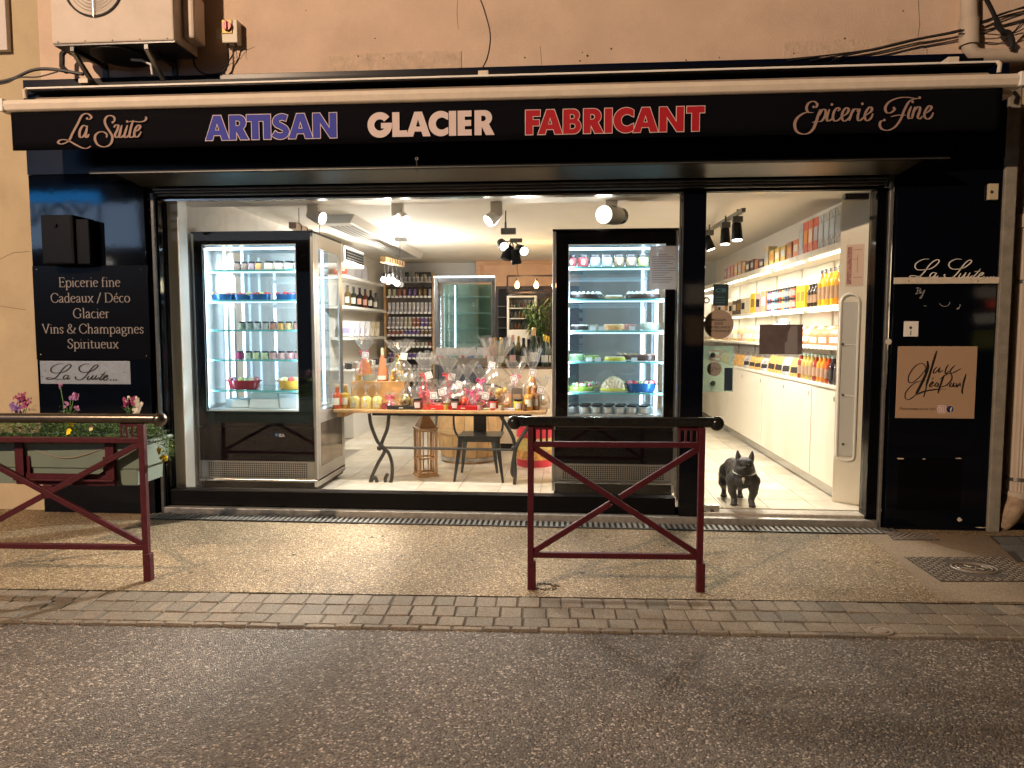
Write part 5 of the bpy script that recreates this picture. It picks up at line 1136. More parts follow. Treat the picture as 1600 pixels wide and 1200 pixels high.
def bottle(r, h, gm, cap=lidk, label=paper, neck=.30, shoulder=.12, sq=False, capc=True, n=14):
    k = '%.3f_%.3f_%.2f_%.2f' % (r, h, neck, shoulder); hb = h * (1 - neck - shoulder); rn = min(.016, r * .42)
    P_ = [('body', 'bb' + k, lathe_mb([(r * .88, 0), (r, .008), (r, hb), (r * .85, hb + h * shoulder * .45), (rn * 1.1, hb + h * shoulder), (rn, h * .95), (rn * 1.15, h * .955), (rn * 1.15, h * .97)], n), gm, True),
          ('cap', 'bc' + k, lathe_mb([(rn * 1.25, h * (.9 if capc else .96)), (rn * 1.3, h), (.001, h)], 10), cap, True)]
    if label:
        def lb():
            m = MB(); q = 6
            for i in range(q):
                A, B = -2.35 + 1.56 * i / q, -2.35 + 1.56 * (i + 1) / q; rr = r * 1.01
                m.add([(rr * math.cos(A), rr * math.sin(A), hb * .28), (rr * math.cos(B), rr * math.sin(B), hb * .28), (rr * math.cos(B), rr * math.sin(B), hb * .78), (rr * math.cos(A), rr * math.sin(A), hb * .78)], [(0, 1, 2, 3)])
            return m
        P_.append(('label', 'bl' + k, lb, label))
    return P_
def champagne(gm, foil, label): 
    return [('body', 'chb', lathe_mb([(.036, 0), (.042, .01), (.043, .14), (.036, .18), (.020, .225), (.0155, .25)], 16), gm, True), ('foil', 'chf', lathe_mb([(.0175, .215), (.0165, .26), (.0175, .28), (.018, .295), (.014, .305), (.001, .306)], 12), foil, True)] + [('label', 'chl', lambda: MB().add([(.0437 * math.cos(a), .0437 * math.sin(a), z) for z in (.04, .11) for a in [-2.4 + 1.66 * i / 6 for i in range(7)]], [(i, i + 1, 8 + i, 7 + i) for i in range(6)]), label)]
def carton(w_, d_, h_, m, band=None):
    k = '%.3f_%.3f_%.3f' % (w_, d_, h_); P_ = [('carton', 'ca' + k, box_mb(w_, d_, h_), m)]
    if band: P_.append(('front_print', 'cb' + k, lambda: MB().box(-w_ * .36, w_ * .36, -d_ / 2 - .0015, -d_ / 2 - .0003, h_ * .30, h_ * .72), band))
    return P_
def pouch(w_, d_, h_, m, band=None, key=''):
    k = '%.3f_%.3f' % (w_, h_) + key
    def f():
        mb = MB(); q = [(-.5, 0), (.5, 0)]; vs = []
        for (sx, sy, z) in ((.94, .9, 0), (1, 1, .12), (1, .95, .5), (.97, .55, .8), (.96, .08, .95), (.97, .05, 1)):
            vs += [(x * w_ * sx, y * d_ * sy, z * h_) for x, y in ((-.5, -.3), (-.25, -.5), (.25, -.5), (.5, -.3), (.5, .3), (.25, .5), (-.25, .5), (-.5, .3))]
        mb.add(vs, [(i * 8 + j, i * 8 + (j + 1) % 8, i * 8 + 8 + (j + 1) % 8, i * 8 + 8 + j) for i in range(5) for j in range(8)] + [tuple(range(8))[::-1], tuple(range(40, 48))]); return mb
    P_ = [('bag', 'po' + k, f, m, True)]
    if band: P_.append(('label', 'pl' + k, lambda: MB().add([(-.3 * w_, -d_ * .505, .18 * h_), (.3 * w_, -d_ * .505, .18 * h_), (.3 * w_, -d_ * .49, .5 * h_), (-.3 * w_, -d_ * .49, .5 * h_)], [(0, 1, 2, 3)]), band))
    return P_
cello = glassmat('cellophane', (.97, .97, .96), .16, rough=.12, haze=.06, hc=(.9, .86, .8))
def cello_mb(r, h, neck=.62, fan=1.5, n=22, seed=1, depth=.8):
    def f():
        rr = random.Random(seed); mb = MB(); vs = []; lv = [(0, .9), (.03, 1), (.22, 1.0), (.4, .82), (.53, .45), (neck, .13), (neck + .05, .22), (neck + .2, .75 * fan * .6), (1, fan * .72)]
        for i, (z, s_) in enumerate(lv):
            for j in range(n):
                a = 6.2832 * j / n; cr_ = (.05 if i < 5 else .16) * (1 if j % 2 else -1) * (0 if i == 5 else 1) + rr.uniform(-.05, .05)
                zz_ = z * h + (rr.uniform(-.09, .09) * h if i == 8 else 0)
                vs.append((r * s_ * (1 + cr_) * math.cos(a), r * depth * s_ * (1 + cr_) * math.sin(a) * (1 if i < 6 else .45), max(0, zz_)))
        mb.add(vs, [(i * n + j, i * n + (j + 1) % n, (i + 1) * n + (j + 1) % n, (i + 1) * n + j) for i in range(8) for j in range(n)]); return mb
    return f

# ------------------------------------------------------------------ goods in the left fridge
YI = YL + .20
def lx(px, Y=None): return PX(px, 500, Y or YI)
macaron_cols = {'rose': (.62, .22, .26), 'lilac': (.42, .25, .42), 'lemon': (.62, .60, .22), 'mint': (.42, .58, .34), 'cream': (.66, .52, .38), 'red': (.62, .07, .07), 'raspberry': (.40, .04, .08)}
def basket(lbl, px0, px1, zs_, bm, cols, Y, hpx, n=7, handles=True, nm='fruit_basket'):
    x0, x1 = PX(px0, 500, Y), PX(px1, 500, Y); c = (x0 + x1) / 2; w_ = (x1 - x0) / 2; h = hpx / F * 5.9
    t = thing(nm, lbl, 'basket', (c, Y, zs_)); sy = .62
    MB().lathe([(w_ * .82, .001), (w_ * .9, h * .1), (w_, h), (w_ * .94, h), (w_ * .86, h * .3), (.001, h * .28)], 28, (c, Y, zs_), 1, sy).build('bowl', bm, t, True)
    if handles:
        for s_ in (-1, 1): MB().tube([(c + s_ * w_ * .96, Y - .02, zs_ + h * .85), (c + s_ * w_ * 1.12, Y - .015, zs_ + h * .98), (c + s_ * w_ * 1.12, Y + .015, zs_ + h * .98), (c + s_ * w_ * .96, Y + .02, zs_ + h * .85)], .004, 6).build('handle', bm, t, True)
    for row in (0, 1):
        for k in range(n):
            xx = c - w_ * .78 + w_ * 1.56 * (k + .5 * row) / (n - .5); yy = Y - (.34 - row * .4) * w_ * sy + R.uniform(-.006, .006); rr = w_ * 1.5 / n * R.uniform(.52, .68)
            if xx > c + w_ * .8: continue
            cc = cols[(k + row) % len(cols)]; m_ = mat('glazed_' + cc, macaron_cols[cc], .25, var=.12, vs=60)
            if k % 2: MB().ball((xx, yy, zs_ + h * .95 + rr * .2), rr, 12, 8, .8).build('fruit', m_, t, True)
            else:
                mb = MB(); mb.lathe([(rr * .6, -rr * .9), (rr * .95, -rr * .5), (rr * .95, -rr * .1), (rr * .85, 0), (rr * .95, rr * .1), (rr * .95, rr * .5), (rr * .6, rr * .9)], 14)
                ml = Matrix.Rotation(rad(90), 3, 'Y'); mb.v = [tuple(ml @ Vector(v) + Vector((xx, yy, zs_ + h * .95 + rr * .3))) for v in mb.v]; mb.build('macaron', m_, t, True)
    return t
blue_b = mat('blue_foil_tray', (.03, .12, .30), .25, .3); red_b = mat('red_ceramic_dish', (.30, .012, .03), .18); ylw_b = mat('yellow_ceramic_dish', (.62, .34, .05), .2)
# shelf 1: preserve jars
for k, px in enumerate((372, 383, 394, 405, 421, 437, 453, 467)):
    cm = [(.25, .16, .12), (.25, .16, .12), (.3, .2, .2), (.45, .24, .08), (.55, .42, .30), (.58, .46, .33), (.50, .50, .38), (.5, .48, .36)][k]
    put('preserve_jar', jar(.042 if k > 3 else .03, .088 if k > 3 else .085, mat('jar_fill_%d' % k, cm, .25, var=.15, vs=70), label=None), (lx(px), YI + .02, shL[0] + .001), '%s black lidded preserve jar from the left on the top shelf of the left fridge' % ORD[k], 'jar', 'preserve jars on the top shelf of the left fridge')
for k, (a, b) in enumerate(((332, 366), (364, 396), (390, 424), (432, 468))):
    basket('%s blue fruit tray from the left on the second shelf of the left fridge' % ORD[k], a, b, shL[1] + .001, blue_b, [['lemon', 'rose', 'cream'], ['rose', 'cream', 'red'], ['lemon', 'red', 'red'], ['raspberry', 'lilac', 'red']][k], YI + (.02 if k % 2 else -.02), 10, 5, nm='fruit_tray', handles=False)
for k in range(8):
    px = 378 + k * 12.2; cm = [(.35, .38, .28), (.30, .33, .26), (.50, .52, .50), (.40, .38, .32), (.5, .2, .12), (.62, .30, .06), (.60, .38, .16), (.40, .20, .15)][k]
    put('dessert_jar', jar(.031, .075, mat('dessert_fill_%d' % k, cm, .3, var=.4, vs=50), label=None), (lx(px), YI, shL[2] + .001), '%s dessert jar from the left on the third shelf of the left fridge' % ORD[k], 'jar', 'dessert jars on the third shelf of the left fridge')
for k in range(8):
    px = 374 + k * 13; cm = [(.42, .04, .14), (.50, .55, .42), (.55, .58, .30), (.52, .54, .28), (.55, .30, .26), (.56, .32, .28), (.62, .30, .28), (.50, .22, .22)][k]
    put('cream_pot', jar(.034, .072, mat('pot_fill_%d' % k, cm, .3, var=.1, vs=40), label=None), (lx(px), YI, shL[3] + .001), '%s coloured cream pot from the left on the fourth shelf of the left fridge' % ORD[k], 'jar', 'cream pots on the fourth shelf of the left fridge')
basket('red dish with handles heaped with macarons on the lowest glass shelf of the left fridge', 354, 403, shL[4] + .001, red_b, ['rose', 'lilac', 'lemon', 'mint', 'cream'], YI, 15, 5)
basket('yellow dish of red and yellow fruit on the lowest shelf of the left fridge', 433, 482, shL[4] + .001, ylw_b, ['cream', 'lemon', 'red', 'lemon'], YI, 15, 5)
bx = mat('white_foam_board', (.70, .72, .70), .5)
def taper_box(lbl, px0, px1, py0, py1, Y, ins, m, z=None):
    a, b = P(px0, py1, Y), P(px1, py0, Y); z0 = opL[2] + .003 if z is None else z; h = b.z - a.z
    t = MB(); q = [(a.x, Y, z0), (b.x, Y, z0), (b.x, Y + .18, z0), (a.x, Y + .18, z0)]; u = [(a.x + ins, Y + ins * .6, z0 + h), (b.x - ins, Y + ins * .6, z0 + h), (b.x - ins, Y + .18 - ins * .6, z0 + h), (a.x + ins, Y + .18 - ins * .6, z0 + h)]
    t.add(q + u, [(3, 2, 1, 0), (4, 5, 6, 7)] + [(i, (i + 1) % 4, 4 + (i + 1) % 4, 4 + i) for i in range(4)]); return tag(t.build('ice_cream_tub', m, None, bevel=.004), lbl, 'tub')
taper_box('low white tub on the floor of the left fridge, left of the tall one', 352, 388, 627, 640, YL + .2, .01, bx); taper_box('tall white tapered tub in the middle of the left fridge floor', 389, 436, 617, 640, YL + .17, .02, bx); taper_box('translucent white tub at the right of the left fridge floor', 438, 463, 618, 640, YL + .16, -.012, mat('frosted_tub', (.75, .80, .84), .3))

# ------------------------------------------------------------------ goods in the right fridge
YI = YR + .20
jl = [(.30, .05, .05), (.32, .05, .05), (.22, .25, .26), (.24, .28, .29), (.17, .12, .07), (.19, .14, .09), (.30, .30, .12)]
for k in range(7):
    put('fruit_jar', jar(.046, .110, mat('fruit_fill_%d' % k, jl[k], .2, var=.2, vs=60), label=mat('grey_oval_label', (.40, .41, .42), .5), oval=True, n=16), (lx(892 + k * 18.6), YI + .0, shR[0] + .001), '%s oval labelled jar from the left on the right fridge top shelf' % ORD[k], 'jar', 'oval labelled jars in the right fridge')
def cake(lbl, px0, px1, z, col_, h, Y=None, top='dots', topc=(.75, .70, .62), tray=True, roundy=True, col2=None):
    Y = Y or YI; x0, x1 = PX(px0, 500, Y), PX(px1, 500, Y); c = (x0 + x1) / 2; w_ = (x1 - x0) / 2
    t = thing('cake', lbl, 'cake', (c, Y, z)); m_ = mat('cake_%02x%02x%02x' % tuple(int(v * 255) for v in col_), col_, .4, var=.25, vs=50); sy = .6
    z1 = z + .003
    if tray: MB().lathe([(w_ * 1.02, 0), (w_ * 1.05, .004), (.001, .005)], 26, (c, Y, z), 1, sy).build('cake_board', white_satin, t, True); z1 = z + .006
    MB().lathe([(w_ * .9, 0), (w_ * .97, h * .2), (w_ * .98, h * .8), (w_ * .93, h), (.001, h)], 28, (c, Y, z1), 1, sy).build('sponge', m_, t, True)
    tm = mat('topping_%02x%02x%02x' % tuple(int(v * 255) for v in topc), topc, .45, var=.15, vs=60)
    if top == 'dots':
        mb = MB()
        for k in range(18):
            a = k * .349; mb.lathe([(w_ * .13, 0), (w_ * .12, w_ * .06), (.001, w_ * .17)], 8, (c + w_ * .80 * math.cos(a), Y + w_ * .80 * sy * math.sin(a), z1 + h - .001))
        for k in range(9): a = k * .7; mb.lathe([(w_ * .12, 0), (w_ * .11, w_ * .06), (.001, w_ * .17)], 8, (c + w_ * .42 * math.cos(a), Y + w_ * .42 * sy * math.sin(a), z1 + h - .001))
        mb.build('piped_cream', tm, t, True)
    elif top == 'glaze':
        MB().lathe([(w_ * .90, 0), (w_ * .86, .007), (.001, .009)], 26, (c, Y, z1 + h), 1, sy).build('glaze', tm, t, True)
    elif top == 'fruit':
        for k in range(11):
            a = k * 2.4; rr = .2 + .6 * ((k * .37) % 1); cc = ['red', 'lemon', 'cream', 'raspberry', 'mint', 'rose'][k % 6]
            MB().ball((c + w_ * rr * math.cos(a), Y + w_ * rr * sy * math.sin(a), z1 + h + .008 + .01 * (1 - rr)), R.uniform(.016, .025), 10, 6, .85).build('fruit', mat('glazed_' + cc, macaron_cols[cc], .25, var=.12, vs=60), t, True)
    elif top == 'meringue':
        mb = MB()
        for k in range(46):
            a = k * 2.4; rr = (k / 46) ** .5; mb.lathe([(w_ * .15, 0), (w_ * .13, w_ * .08), (.001, w_ * .26)], 8, (c + w_ * .85 * rr * math.cos(a), Y + w_ * .85 * rr * sy * math.sin(a), z1 + h + w_ * .62 * (1 - rr ** 2)))
        mb.lathe([(w_ * .9, 0), (w_ * .6, w_ * .4), (.001, w_ * .6)], 20, (c, Y, z1 + h), 1, sy); mb.build('meringue_peaks', mat('toasted_meringue', (.75, .58, .38), .5, var=.35, vs=40), t, True)
    return t
cake('dark log cake with rows of piped cream on the left of the second shelf', 889, 942, shR[1], (.035, .018, .012), .040)
cake('pale low tart with cream dots in the middle of the second shelf', 945, 973, shR[1], (.40, .26, .12), .022)
cake('dark chocolate cake with piped cream on the right of the second shelf', 976, 1032, shR[1], (.045, .022, .015), .040)
cake('small dark cake with white dots on the left of the third shelf', 891, 920, shR[2], (.03, .016, .012), .035)
cake('orange square-looking gateau with nut topping in the middle of the third shelf', 943, 976, shR[2], (.58, .30, .10), .042, top='glaze', topc=(.7, .5, .32))
cake('grey green domed gateau on the right of the third shelf', 1000, 1032, shR[2], (.30, .34, .28), .052, top='dots', topc=(.5, .54, .42))
cake('pale green pistachio cake on the left of the fourth shelf', 886, 914, shR[3], (.18, .28, .13), .05, top='glaze', topc=(.45, .55, .38))
cake('yellow rimmed tart in the middle of the fourth shelf', 944, 978, shR[3], (.50, .45, .04), .028, top='glaze', topc=(.62, .5, .36))
cake('dark brown glazed cake on the right of the fourth shelf', 993, 1026, shR[3], (.06, .028, .02), .050, top='glaze', topc=(.34, .18, .10))
cake('green tart heaped with fruit on the left of the lowest glass shelf', 886, 930, shR[4], (.26, .38, .05), .040, top='fruit')
cake('lemon meringue tart with toasted peaks on the lowest glass shelf', 938, 982, shR[4], (.50, .48, .05), .026, top='meringue')
basket('dark blue dish heaped with fruit on the right of the lowest glass shelf', 980, 1027, shR[4] + .001, blue_b, ['rose', 'red', 'mint', 'cream'], YI, 14, 5)
YI2 = YR + .44
for (l_, a_, b_, sh_, c_, h_, top_, tc_) in (('brown log cake behind the dark one', 905, 945, 1, (.12, .06, .03), .035, 'dots', (.7, .62, .5)), ('pale sponge cake behind the right dark log', 975, 1012, 1, (.5, .38, .2), .04, 'dots', (.75, .7, .62)), ('cream cake behind the price cards', 905, 935, 2, (.5, .42, .28), .04, 'glaze', (.6, .5, .36)), ('rosy cake behind the orange gateau', 960, 995, 2, (.45, .2, .16), .045, 'glaze', (.6, .3, .24)), ('lime tart behind the pistachio cake', 905, 938, 3, (.3, .38, .08), .03, 'glaze', (.5, .55, .2)), ('chocolate cake behind the yellow tart', 962, 998, 3, (.08, .04, .02), .045, 'dots', (.5, .35, .2)), ('cream fruit tart behind the green one', 905, 940, 4, (.5, .36, .14), .035, 'fruit', None), ('berry tart behind the meringue', 962, 1000, 4, (.45, .25, .10), .035, 'fruit', None)):
    cake(l_ + ' on the ' + ('second', 'third', 'fourth', 'lowest')[sh_ - 1] + ' shelf', a_, b_, shR[sh_], c_, h_, Y=YI2, top=top_, topc=tc_ or (.7, .6, .5))
for r_ in range(2):
    for k in range(7):
        put('yogurt_jar', jar(.047, .075, mat('yogurt_fill', (.42, .44, .42), .4, var=.1, vs=40), n=16), (lx(895 + k * 18.8 + (r_ * 3), YR + .12 + r_ * .11), YR + .12 + r_ * .11, opR[2] + .002), '%s jar from the left in the %s row on the floor of the right fridge' % (ORD[k], ('front', 'back')[r_]), 'jar', 'dark lidded jars on the floor of the right fridge')
for k, (a, z) in enumerate(((920, shR[2]), (933, shR[2]), (980, shR[2]), (914, shR[3]), (928, shR[3]), (984, shR[3]))):
    put('price_card', [('card', 'pc', box_mb(.05, .004, .035), mat('white_price_card', (.7, .72, .72), .5)), ('foot', 'pf', box_mb(.05, .03, .003, y0=.015), mat('clear_foot', (.5, .55, .6), .3))], (lx(a + 6), YR + .09, z + .001), 'white price card %s, %s shelf of the right fridge' % ((('left of the orange gateau', 'just left touching the orange gateau', 'right of the orange gateau', 'right of the pistachio cake', 'left of the yellow tart', 'right of the yellow tart'))[k], 'third' if k < 3 else 'fourth'), 'price card', 'price cards between the cakes')

# ------------------------------------------------------------------ left side panel, wall shelves, back of the shop
t = thing('side_panel', 'white tall panel with a mirror strip standing against the left wall by the window', 'panel', (RX0 + .1, .3, FZ))
MB().box(RX0 + .002, RX0 + .10, .2, .34, FZ, 2.597).build('upright', white_satin, t, bevel=.004)
MB().box(RX0 + .002, RX0 + .05, .345, 1.3, FZ, 2.2).build('mirror_strip', mat('blue_mirror_reflection', (.66, .74, .82), .25), t)  # pale blue stands in for fridge light mirrored in the strip
for k, (pz, yy0, yy1) in enumerate(((436, 9.6, 11.7), (480, 9.6, 11.8), (530, 9.8, 11.8))):
    z = [2.28, 1.86, 1.42][k]; t = thing('wall_shelf', 'white wall shelf on the left wall, %s of three' % ('top one', 'middle one', 'lowest one')[k], 'shelf', (RX0 + .15, D(yy0), z), 'white shelves on the left wall')
    MB().box(RX0 + .002, RX0 + .30, D(yy0), D(yy1), z - .04, z).build('board', white_satin, t, bevel=.003)
for k in range(6):
    dist = 10.0 + k * .30; c_ = [(.35, .25, .08), (.03, .05, .02), (.03, .02, .02), (.25, .03, .02), (.02, .02, .03), (.3, .32, .3)][k]
    put('wine_bottle', bottle(.045, .30 - .03 * (k == 5), glb(c_), cap=lidk, label=mat('pink_label', (.65, .35, .25), .6) if k in (2, 3) else paper), (RX0 + .20, D(dist), 1.861), '%s bottle from the front on the middle shelf of the left wall' % ORD[k], 'bottle', 'bottles on the left wall shelf')
for k in range(4):
    put('gift_carton', carton(.17, .10, .21, [mat('red_white_carton', (.55, .10, .06), .5), mat('grey_carton', (.36, .34, .33), .5), mat('grey_carton2', (.30, .28, .28), .5), mat('grey_carton', (.36, .34, .33), .5)][k], paper if k == 0 else None), (RX0 + .17, D(9.8 + k * .35), 2.281), '%s carton from the front on the top shelf of the left wall' % ORD[k], 'carton', 'cartons on the left wall top shelf', rz=.2)
for k in range(6):
    put('sugar_bag', pouch(.20, .12, .24, mat('white_paper_bag', (.70, .70, .72), .55, var=.1, vs=20) if k < 4 else mat('kraft_clear_bag', (.50, .42, .28), .5, var=.3, vs=20), mat('lilac_print', (.35, .33, .55), .6) if k < 4 else paper), (RX0 + .19, D(9.95 + k * .28), 1.421), '%s bag from the front on the lowest shelf of the left wall' % ORD[k], 'bag', 'bags on the left wall lowest shelf', tilt=(-.25, 0))
t = thing('left_counter', 'low white counter under the shelves along the left wall', 'counter', (RX0 + .3, D(9.5), FZ))
zc_ = 1.5 - (575 - 520) * 10.2 / 1110
MB().box(RX0 + .002, RX0 + .50, D(9.2), D(11.9), FZ, zc_ - .03).build('cabinet', white_satin, t); MB().box(RX0 + .002, RX0 + .53, D(9.15), D(11.95), zc_ - .028, zc_).build('worktop', white_paint, t, bevel=.004)
for k in range(22):
    r_ = k % 2; q = k // 2
    put('preserve_tin', [('tin', 'tn', lathe_mb([(.04, 0), (.042, .004), (.042, .058), (.04, .062)], 12), [mat('dark_tin', (.05, .045, .05), .35, .3), mat('pale_tin', (.5, .47, .44), .4, .3), mat('brown_tin', (.18, .12, .09), .4)][(k * 7) % 3], True), ('lid', 'tl', lathe_mb([(.043, .0625), (.043, .075), (.001, .076)], 12), [lidk, steel, white_paint][(k * 5) % 3], True)], (RX0 + .42 - r_ * .10, D(9.3 + q * .235), zc_ + .001), '%s small tin from the front in the %s row on the left counter' % (ORD[q], ('front', 'back')[r_]), 'tin', 'small tins on the left counter')

# shelves of jars at the back
YS = D(12.2); x0, x1 = PX(603, 500, YS), PX(676, 500, YS)
t = thing('jar_shelf_unit', 'tall wooden edged shelf unit full of white lidded jars against the back wall', 'shelf unit', ((x0 + x1) / 2, YS, FZ))
MB().box(x0 - .03, x0, YS - .02, YS + .33, FZ, PZ(640, 427, YS)).build('side_board', woodl, t); MB().box(x1, x1 + .03, YS - .02, YS + .33, FZ, PZ(640, 427, YS)).build('side_board', woodl, t)
MB().box(x0, x1, YS + .31, YS + .33, FZ, PZ(640, 433, YS)).build('back_board', mat('taupe_back', (.20, .17, .15), .7), t)
rowsj = [PZ(640, y, YS) for y in (440, 463, 488, 511, 523, 541, 559, 576, 594)]
for i, z in enumerate(rowsj):
    MB().box(x0 + .001, x1 - .001, YS, YS + .30, z - .014, z).build('shelf_board', mat('grey_shelf', (.45, .43, .41), .5), t)
    mb = MB()
    for k in range(11): xx = x0 + .05 + k * (x1 - x0 - .1) / 10; mb.box(xx - .022, xx + .022, YS - .006, YS - .002, z - .028, z + .010)
    if i: mb.build('price_tags', white_paint, t)
fills = [(.5, .48, .5), (.34, .33, .36), (.40, .36, .33), (.45, .42, .30), (.30, .12, .08), (.16, .10, .30), (.25, .16, .08), (.4, .38, .4)]
for i, z in enumerate(rowsj):
    if i == 0:
        for k, px in enumerate((610, 636, 651, 658, 664, 670)):
            put('preserve_jar', jar(.04, .17, mat('green_tea_tin', (.06, .10, .09), .4) if k % 2 else mat('jar_fill_9', (.35, .28, .2), .4), label=None), (PX(px, 430, YS + .12), YS + .12, z), '%s tall jar from the left on top of the back shelf unit' % ORD[k], 'jar', 'tall jars on top of the back shelf unit'); continue
    tall = i in (1,); n_ = 9 if tall else 11
    for k in range(n_):
        f_ = fills[(i * 3 + (k // 2 if i % 2 else k // 4)) % 8] if i != 2 else (.5, .48, .5)
        if i == 6: f_ = (.16, .10, .34) if k < 8 else (.35, .28, .2)
        mm = mat('jarcol_%02x%02x%02x' % tuple(int(v * 255) for v in f_), f_, .3, var=.2, vs=50)
        lid_ = mat('white_lid', (.68, .66, .66), .4) if i in (2, 3, 4) else (lidk if i % 2 else mat('pale_lid', (.6, .56, .5), .4))
        hh = .16 if tall else .085
        put('honey_jar', jar(.031, hh, mm, lid=lid_, label=None, n=10), (x0 + .05 + k * (x1 - x0 - .1) / (n_ - 1), YS + .06, z + .001), '%s jar from the left on the %s board of the back shelf unit' % (ORD[k], ORD[i]), 'jar', 'small jars on the back shelf unit')
        if i in (2, 3): put('honey_jar', jar(.031, hh, mm, lid=lid_, label=None, n=10), (x0 + .05 + k * (x1 - x0 - .1) / (n_ - 1), YS + .06, z + .0865), '%s stacked upper jar from the left on the %s board of the back shelf unit' % (ORD[k], ORD[i]), 'jar', 'small jars on the back shelf unit')
# island glass case in the middle
YC = D(9.6); t = thing('glass_counter_case', 'tall dark framed glass serving case with a lit top at the back of the shop', 'display case', P(725, 600, YC))
x0, x1 = PX(682, 500, YC), PX(771, 500, YC); zt_ = PZ(725, 434, YC); z0_ = PZ(725, 548, YC)
for x in (x0, x1): MB().box(x - .025, x + .025, YC - .02, YC + .03, FZ, zt_).build('post', dark_metal, t, bevel=.003)
MB().box(x0 + .026, x1 - .026, YC - .015, YC + .02, zt_ - .06, zt_).build('top_rail', dark_metal, t)
MB().box(x0 - .02, x1 + .02, YC - .05, YC - .021, zt_ + .002, zt_ + .018).build('light_bar', tube_m, t)
for k, py in enumerate((463, 489, 513, 535)): MB().box(x0 + .03, x1 - .03, YC + .02, YC + .40, PZ(725, py, YC) - .005, PZ(725, py, YC) + .005).build('glass_shelf', shelf_gl, t)
MB().box(x0 + .026, x1 - .026, YC + .42, YC + .43, z0_, zt_ - .06).build('back_pane', glassmat('green_glass', (.62, .80, .76), .12, haze=.25, hc=(.30, .40, .38)), t)
MB().box(x0 + .026, x1 - .026, YC - .008, YC - .002, z0_, zt_ - .062).build('front_pane', pane, t)
MB().box(x0 + .52 , x1 - .06, YC + .44, YC + .46, z0_, zt_ - .08).build('wood_panel', wood2, t)
MB().box(x0 + .0, x1 + .0, YC + .0, YC + .5, FZ, z0_ - .002).build('base_cabinet', mat('slate_base', (.12, .13, .15), .4), t)
MB().box(x0 + .19, x0 + .20, YC + .38, YC + .41, z0_, zt_ - .08).build('led_strip', tube_m, t)
# pictures the warm panelled arch and dark back wall
YA = D(12.5); t = thing('wooden_archway', 'peach wooden panelled portal at the back of the shop', 'portal', P(800, 600, YA))
peach = mat('peach_wood', (.62, .36, .20), .5, var=.10, vs=5, bump=.05, bs=20)
x0, x1 = PX(744, 500, YA), PX(905, 500, YA); zt_ = PZ(800, 403, YA); zl = PZ(800, 447, YA)
MB().box(x0, x1, YA, YA + .1, zl, zt_).build('lintel_panel', peach, t)
for k, (i0, h_) in enumerate(((0, .05), (.06, .03), (.10, .02))): MB().box(x0 + i0, x1 - i0, YA - .03 + k * .008, YA - .001, zt_ - i0 - h_, zt_ - i0).build('moulding', peach, t, bevel=.006)
MB().box(x0, x0 + .09, YA - .03, YA - .001, zl - .7, zt_ - .13).build('post_moulding', peach, t, bevel=.006); MB().box(x0 + .10, x0 + .13, YA - .02, YA - .001, zl, zt_ - .13).build('post_moulding', peach, t)
t = thing('dark_back_partition', 'dark slate partition under the wooden portal', 'partition', P(800, 600, YA + .1))
brk = mat('dark_slate', (.055, .045, .045), .6, var=.3, vs=6); MB().box(x0 + .1, x1, YA + .02, YA + .08, FZ, zl - .002).build('panel', brk, t)
for k in range(16):
    zz_ = zl - .06 - k * .075
    for j in range(2): MB().box(x1 - .62 + j * .3 + (.1 if k % 2 else 0), x1 - .62 + j * .3 + .28 + (.1 if k % 2 else 0), YA + .0, YA + .018, zz_ - .03, zz_ + .03).build('brick', mat('dark_brown_brick', (.11, .06, .05), .8, var=.3, vs=20, bump=.5, bs=50), t)
text_mesh('La Suite', PX(785, 459, YA), PX(815, 459, YA), PZ(800, 461, YA), YA + .019, grey_print, 'chalk_lettering', t)
YB2 = D(11.6); t = thing('small_white_fridge', 'small white framed glass fridge with drinks in front of the dark partition', 'fridge', P(815, 600, YB2))
x0, x1 = PX(792, 500, YB2), PX(838, 500, YB2); z1, z2, z3 = PZ(815, 531, YB2), PZ(815, 515, YB2), PZ(815, 462, YB2)
MB().box(x0, x1, YB2 + .03, YB2 + .4, FZ, z2).build('body', white_satin, t, bevel=.005)
for a_ in ((x0, x0 + .035, z2, z3), (x1 - .035, x1, z2, z3)): MB().box(a_[0], a_[1], YB2, YB2 + .38, a_[2] + .001, a_[3] - .03).build('frame_post', white_satin, t)
MB().box(x0, x1, YB2, YB2 + .40, z3 - .028, z3).build('frame_top', white_satin, t); MB().box(x0 + .036, x1 - .036, YB2 + .36, YB2 + .38, z2 + .001, z3 - .03).build('inner_back', mat('dim_grey_liner', (.15, .17, .18), .4), t)
for py in (481, 497): MB().box(x0 + .036, x1 - .036, YB2 + .01, YB2 + .35, PZ(815, py, YB2) - .012, PZ(815, py, YB2)).build('rack', white_satin, t)
for i, py in enumerate((481, 497, 515)):
    for k in range(6): put('drink_bottle', bottle(.024, .12, glb([(.3, .2, .05), (.08, .1, .08), (.25, .3, .3), (.35, .1, .05)][(i + k) % 4]), label=None, n=8), (x0 + .07 + k * .065, YB2 + .08, PZ(815, py, YB2) + .002), '%s small bottle from the left on the %s rack of the small white fridge' % (ORD[k], ORD[i]), 'bottle', 'bottles in the small white fridge')
t = thing('dark_wine_rack', 'narrow dark glass cabinet with bottles left of the small white fridge', 'cabinet', P(783, 600, YB2)); x0, x1 = PX(777, 500, YB2), PX(790, 500, YB2)
MB().box(x0, x1, YB2 + .2, YB2 + .4, FZ, PZ(783, 450, YB2)).build('back', black_satin, t)
for py in (478, 495, 512): MB().box(x0, x1, YB2 + .02, YB2 + .199, PZ(783, py, YB2) - .01, PZ(783, py, YB2)).build('rack', dark_metal, t)

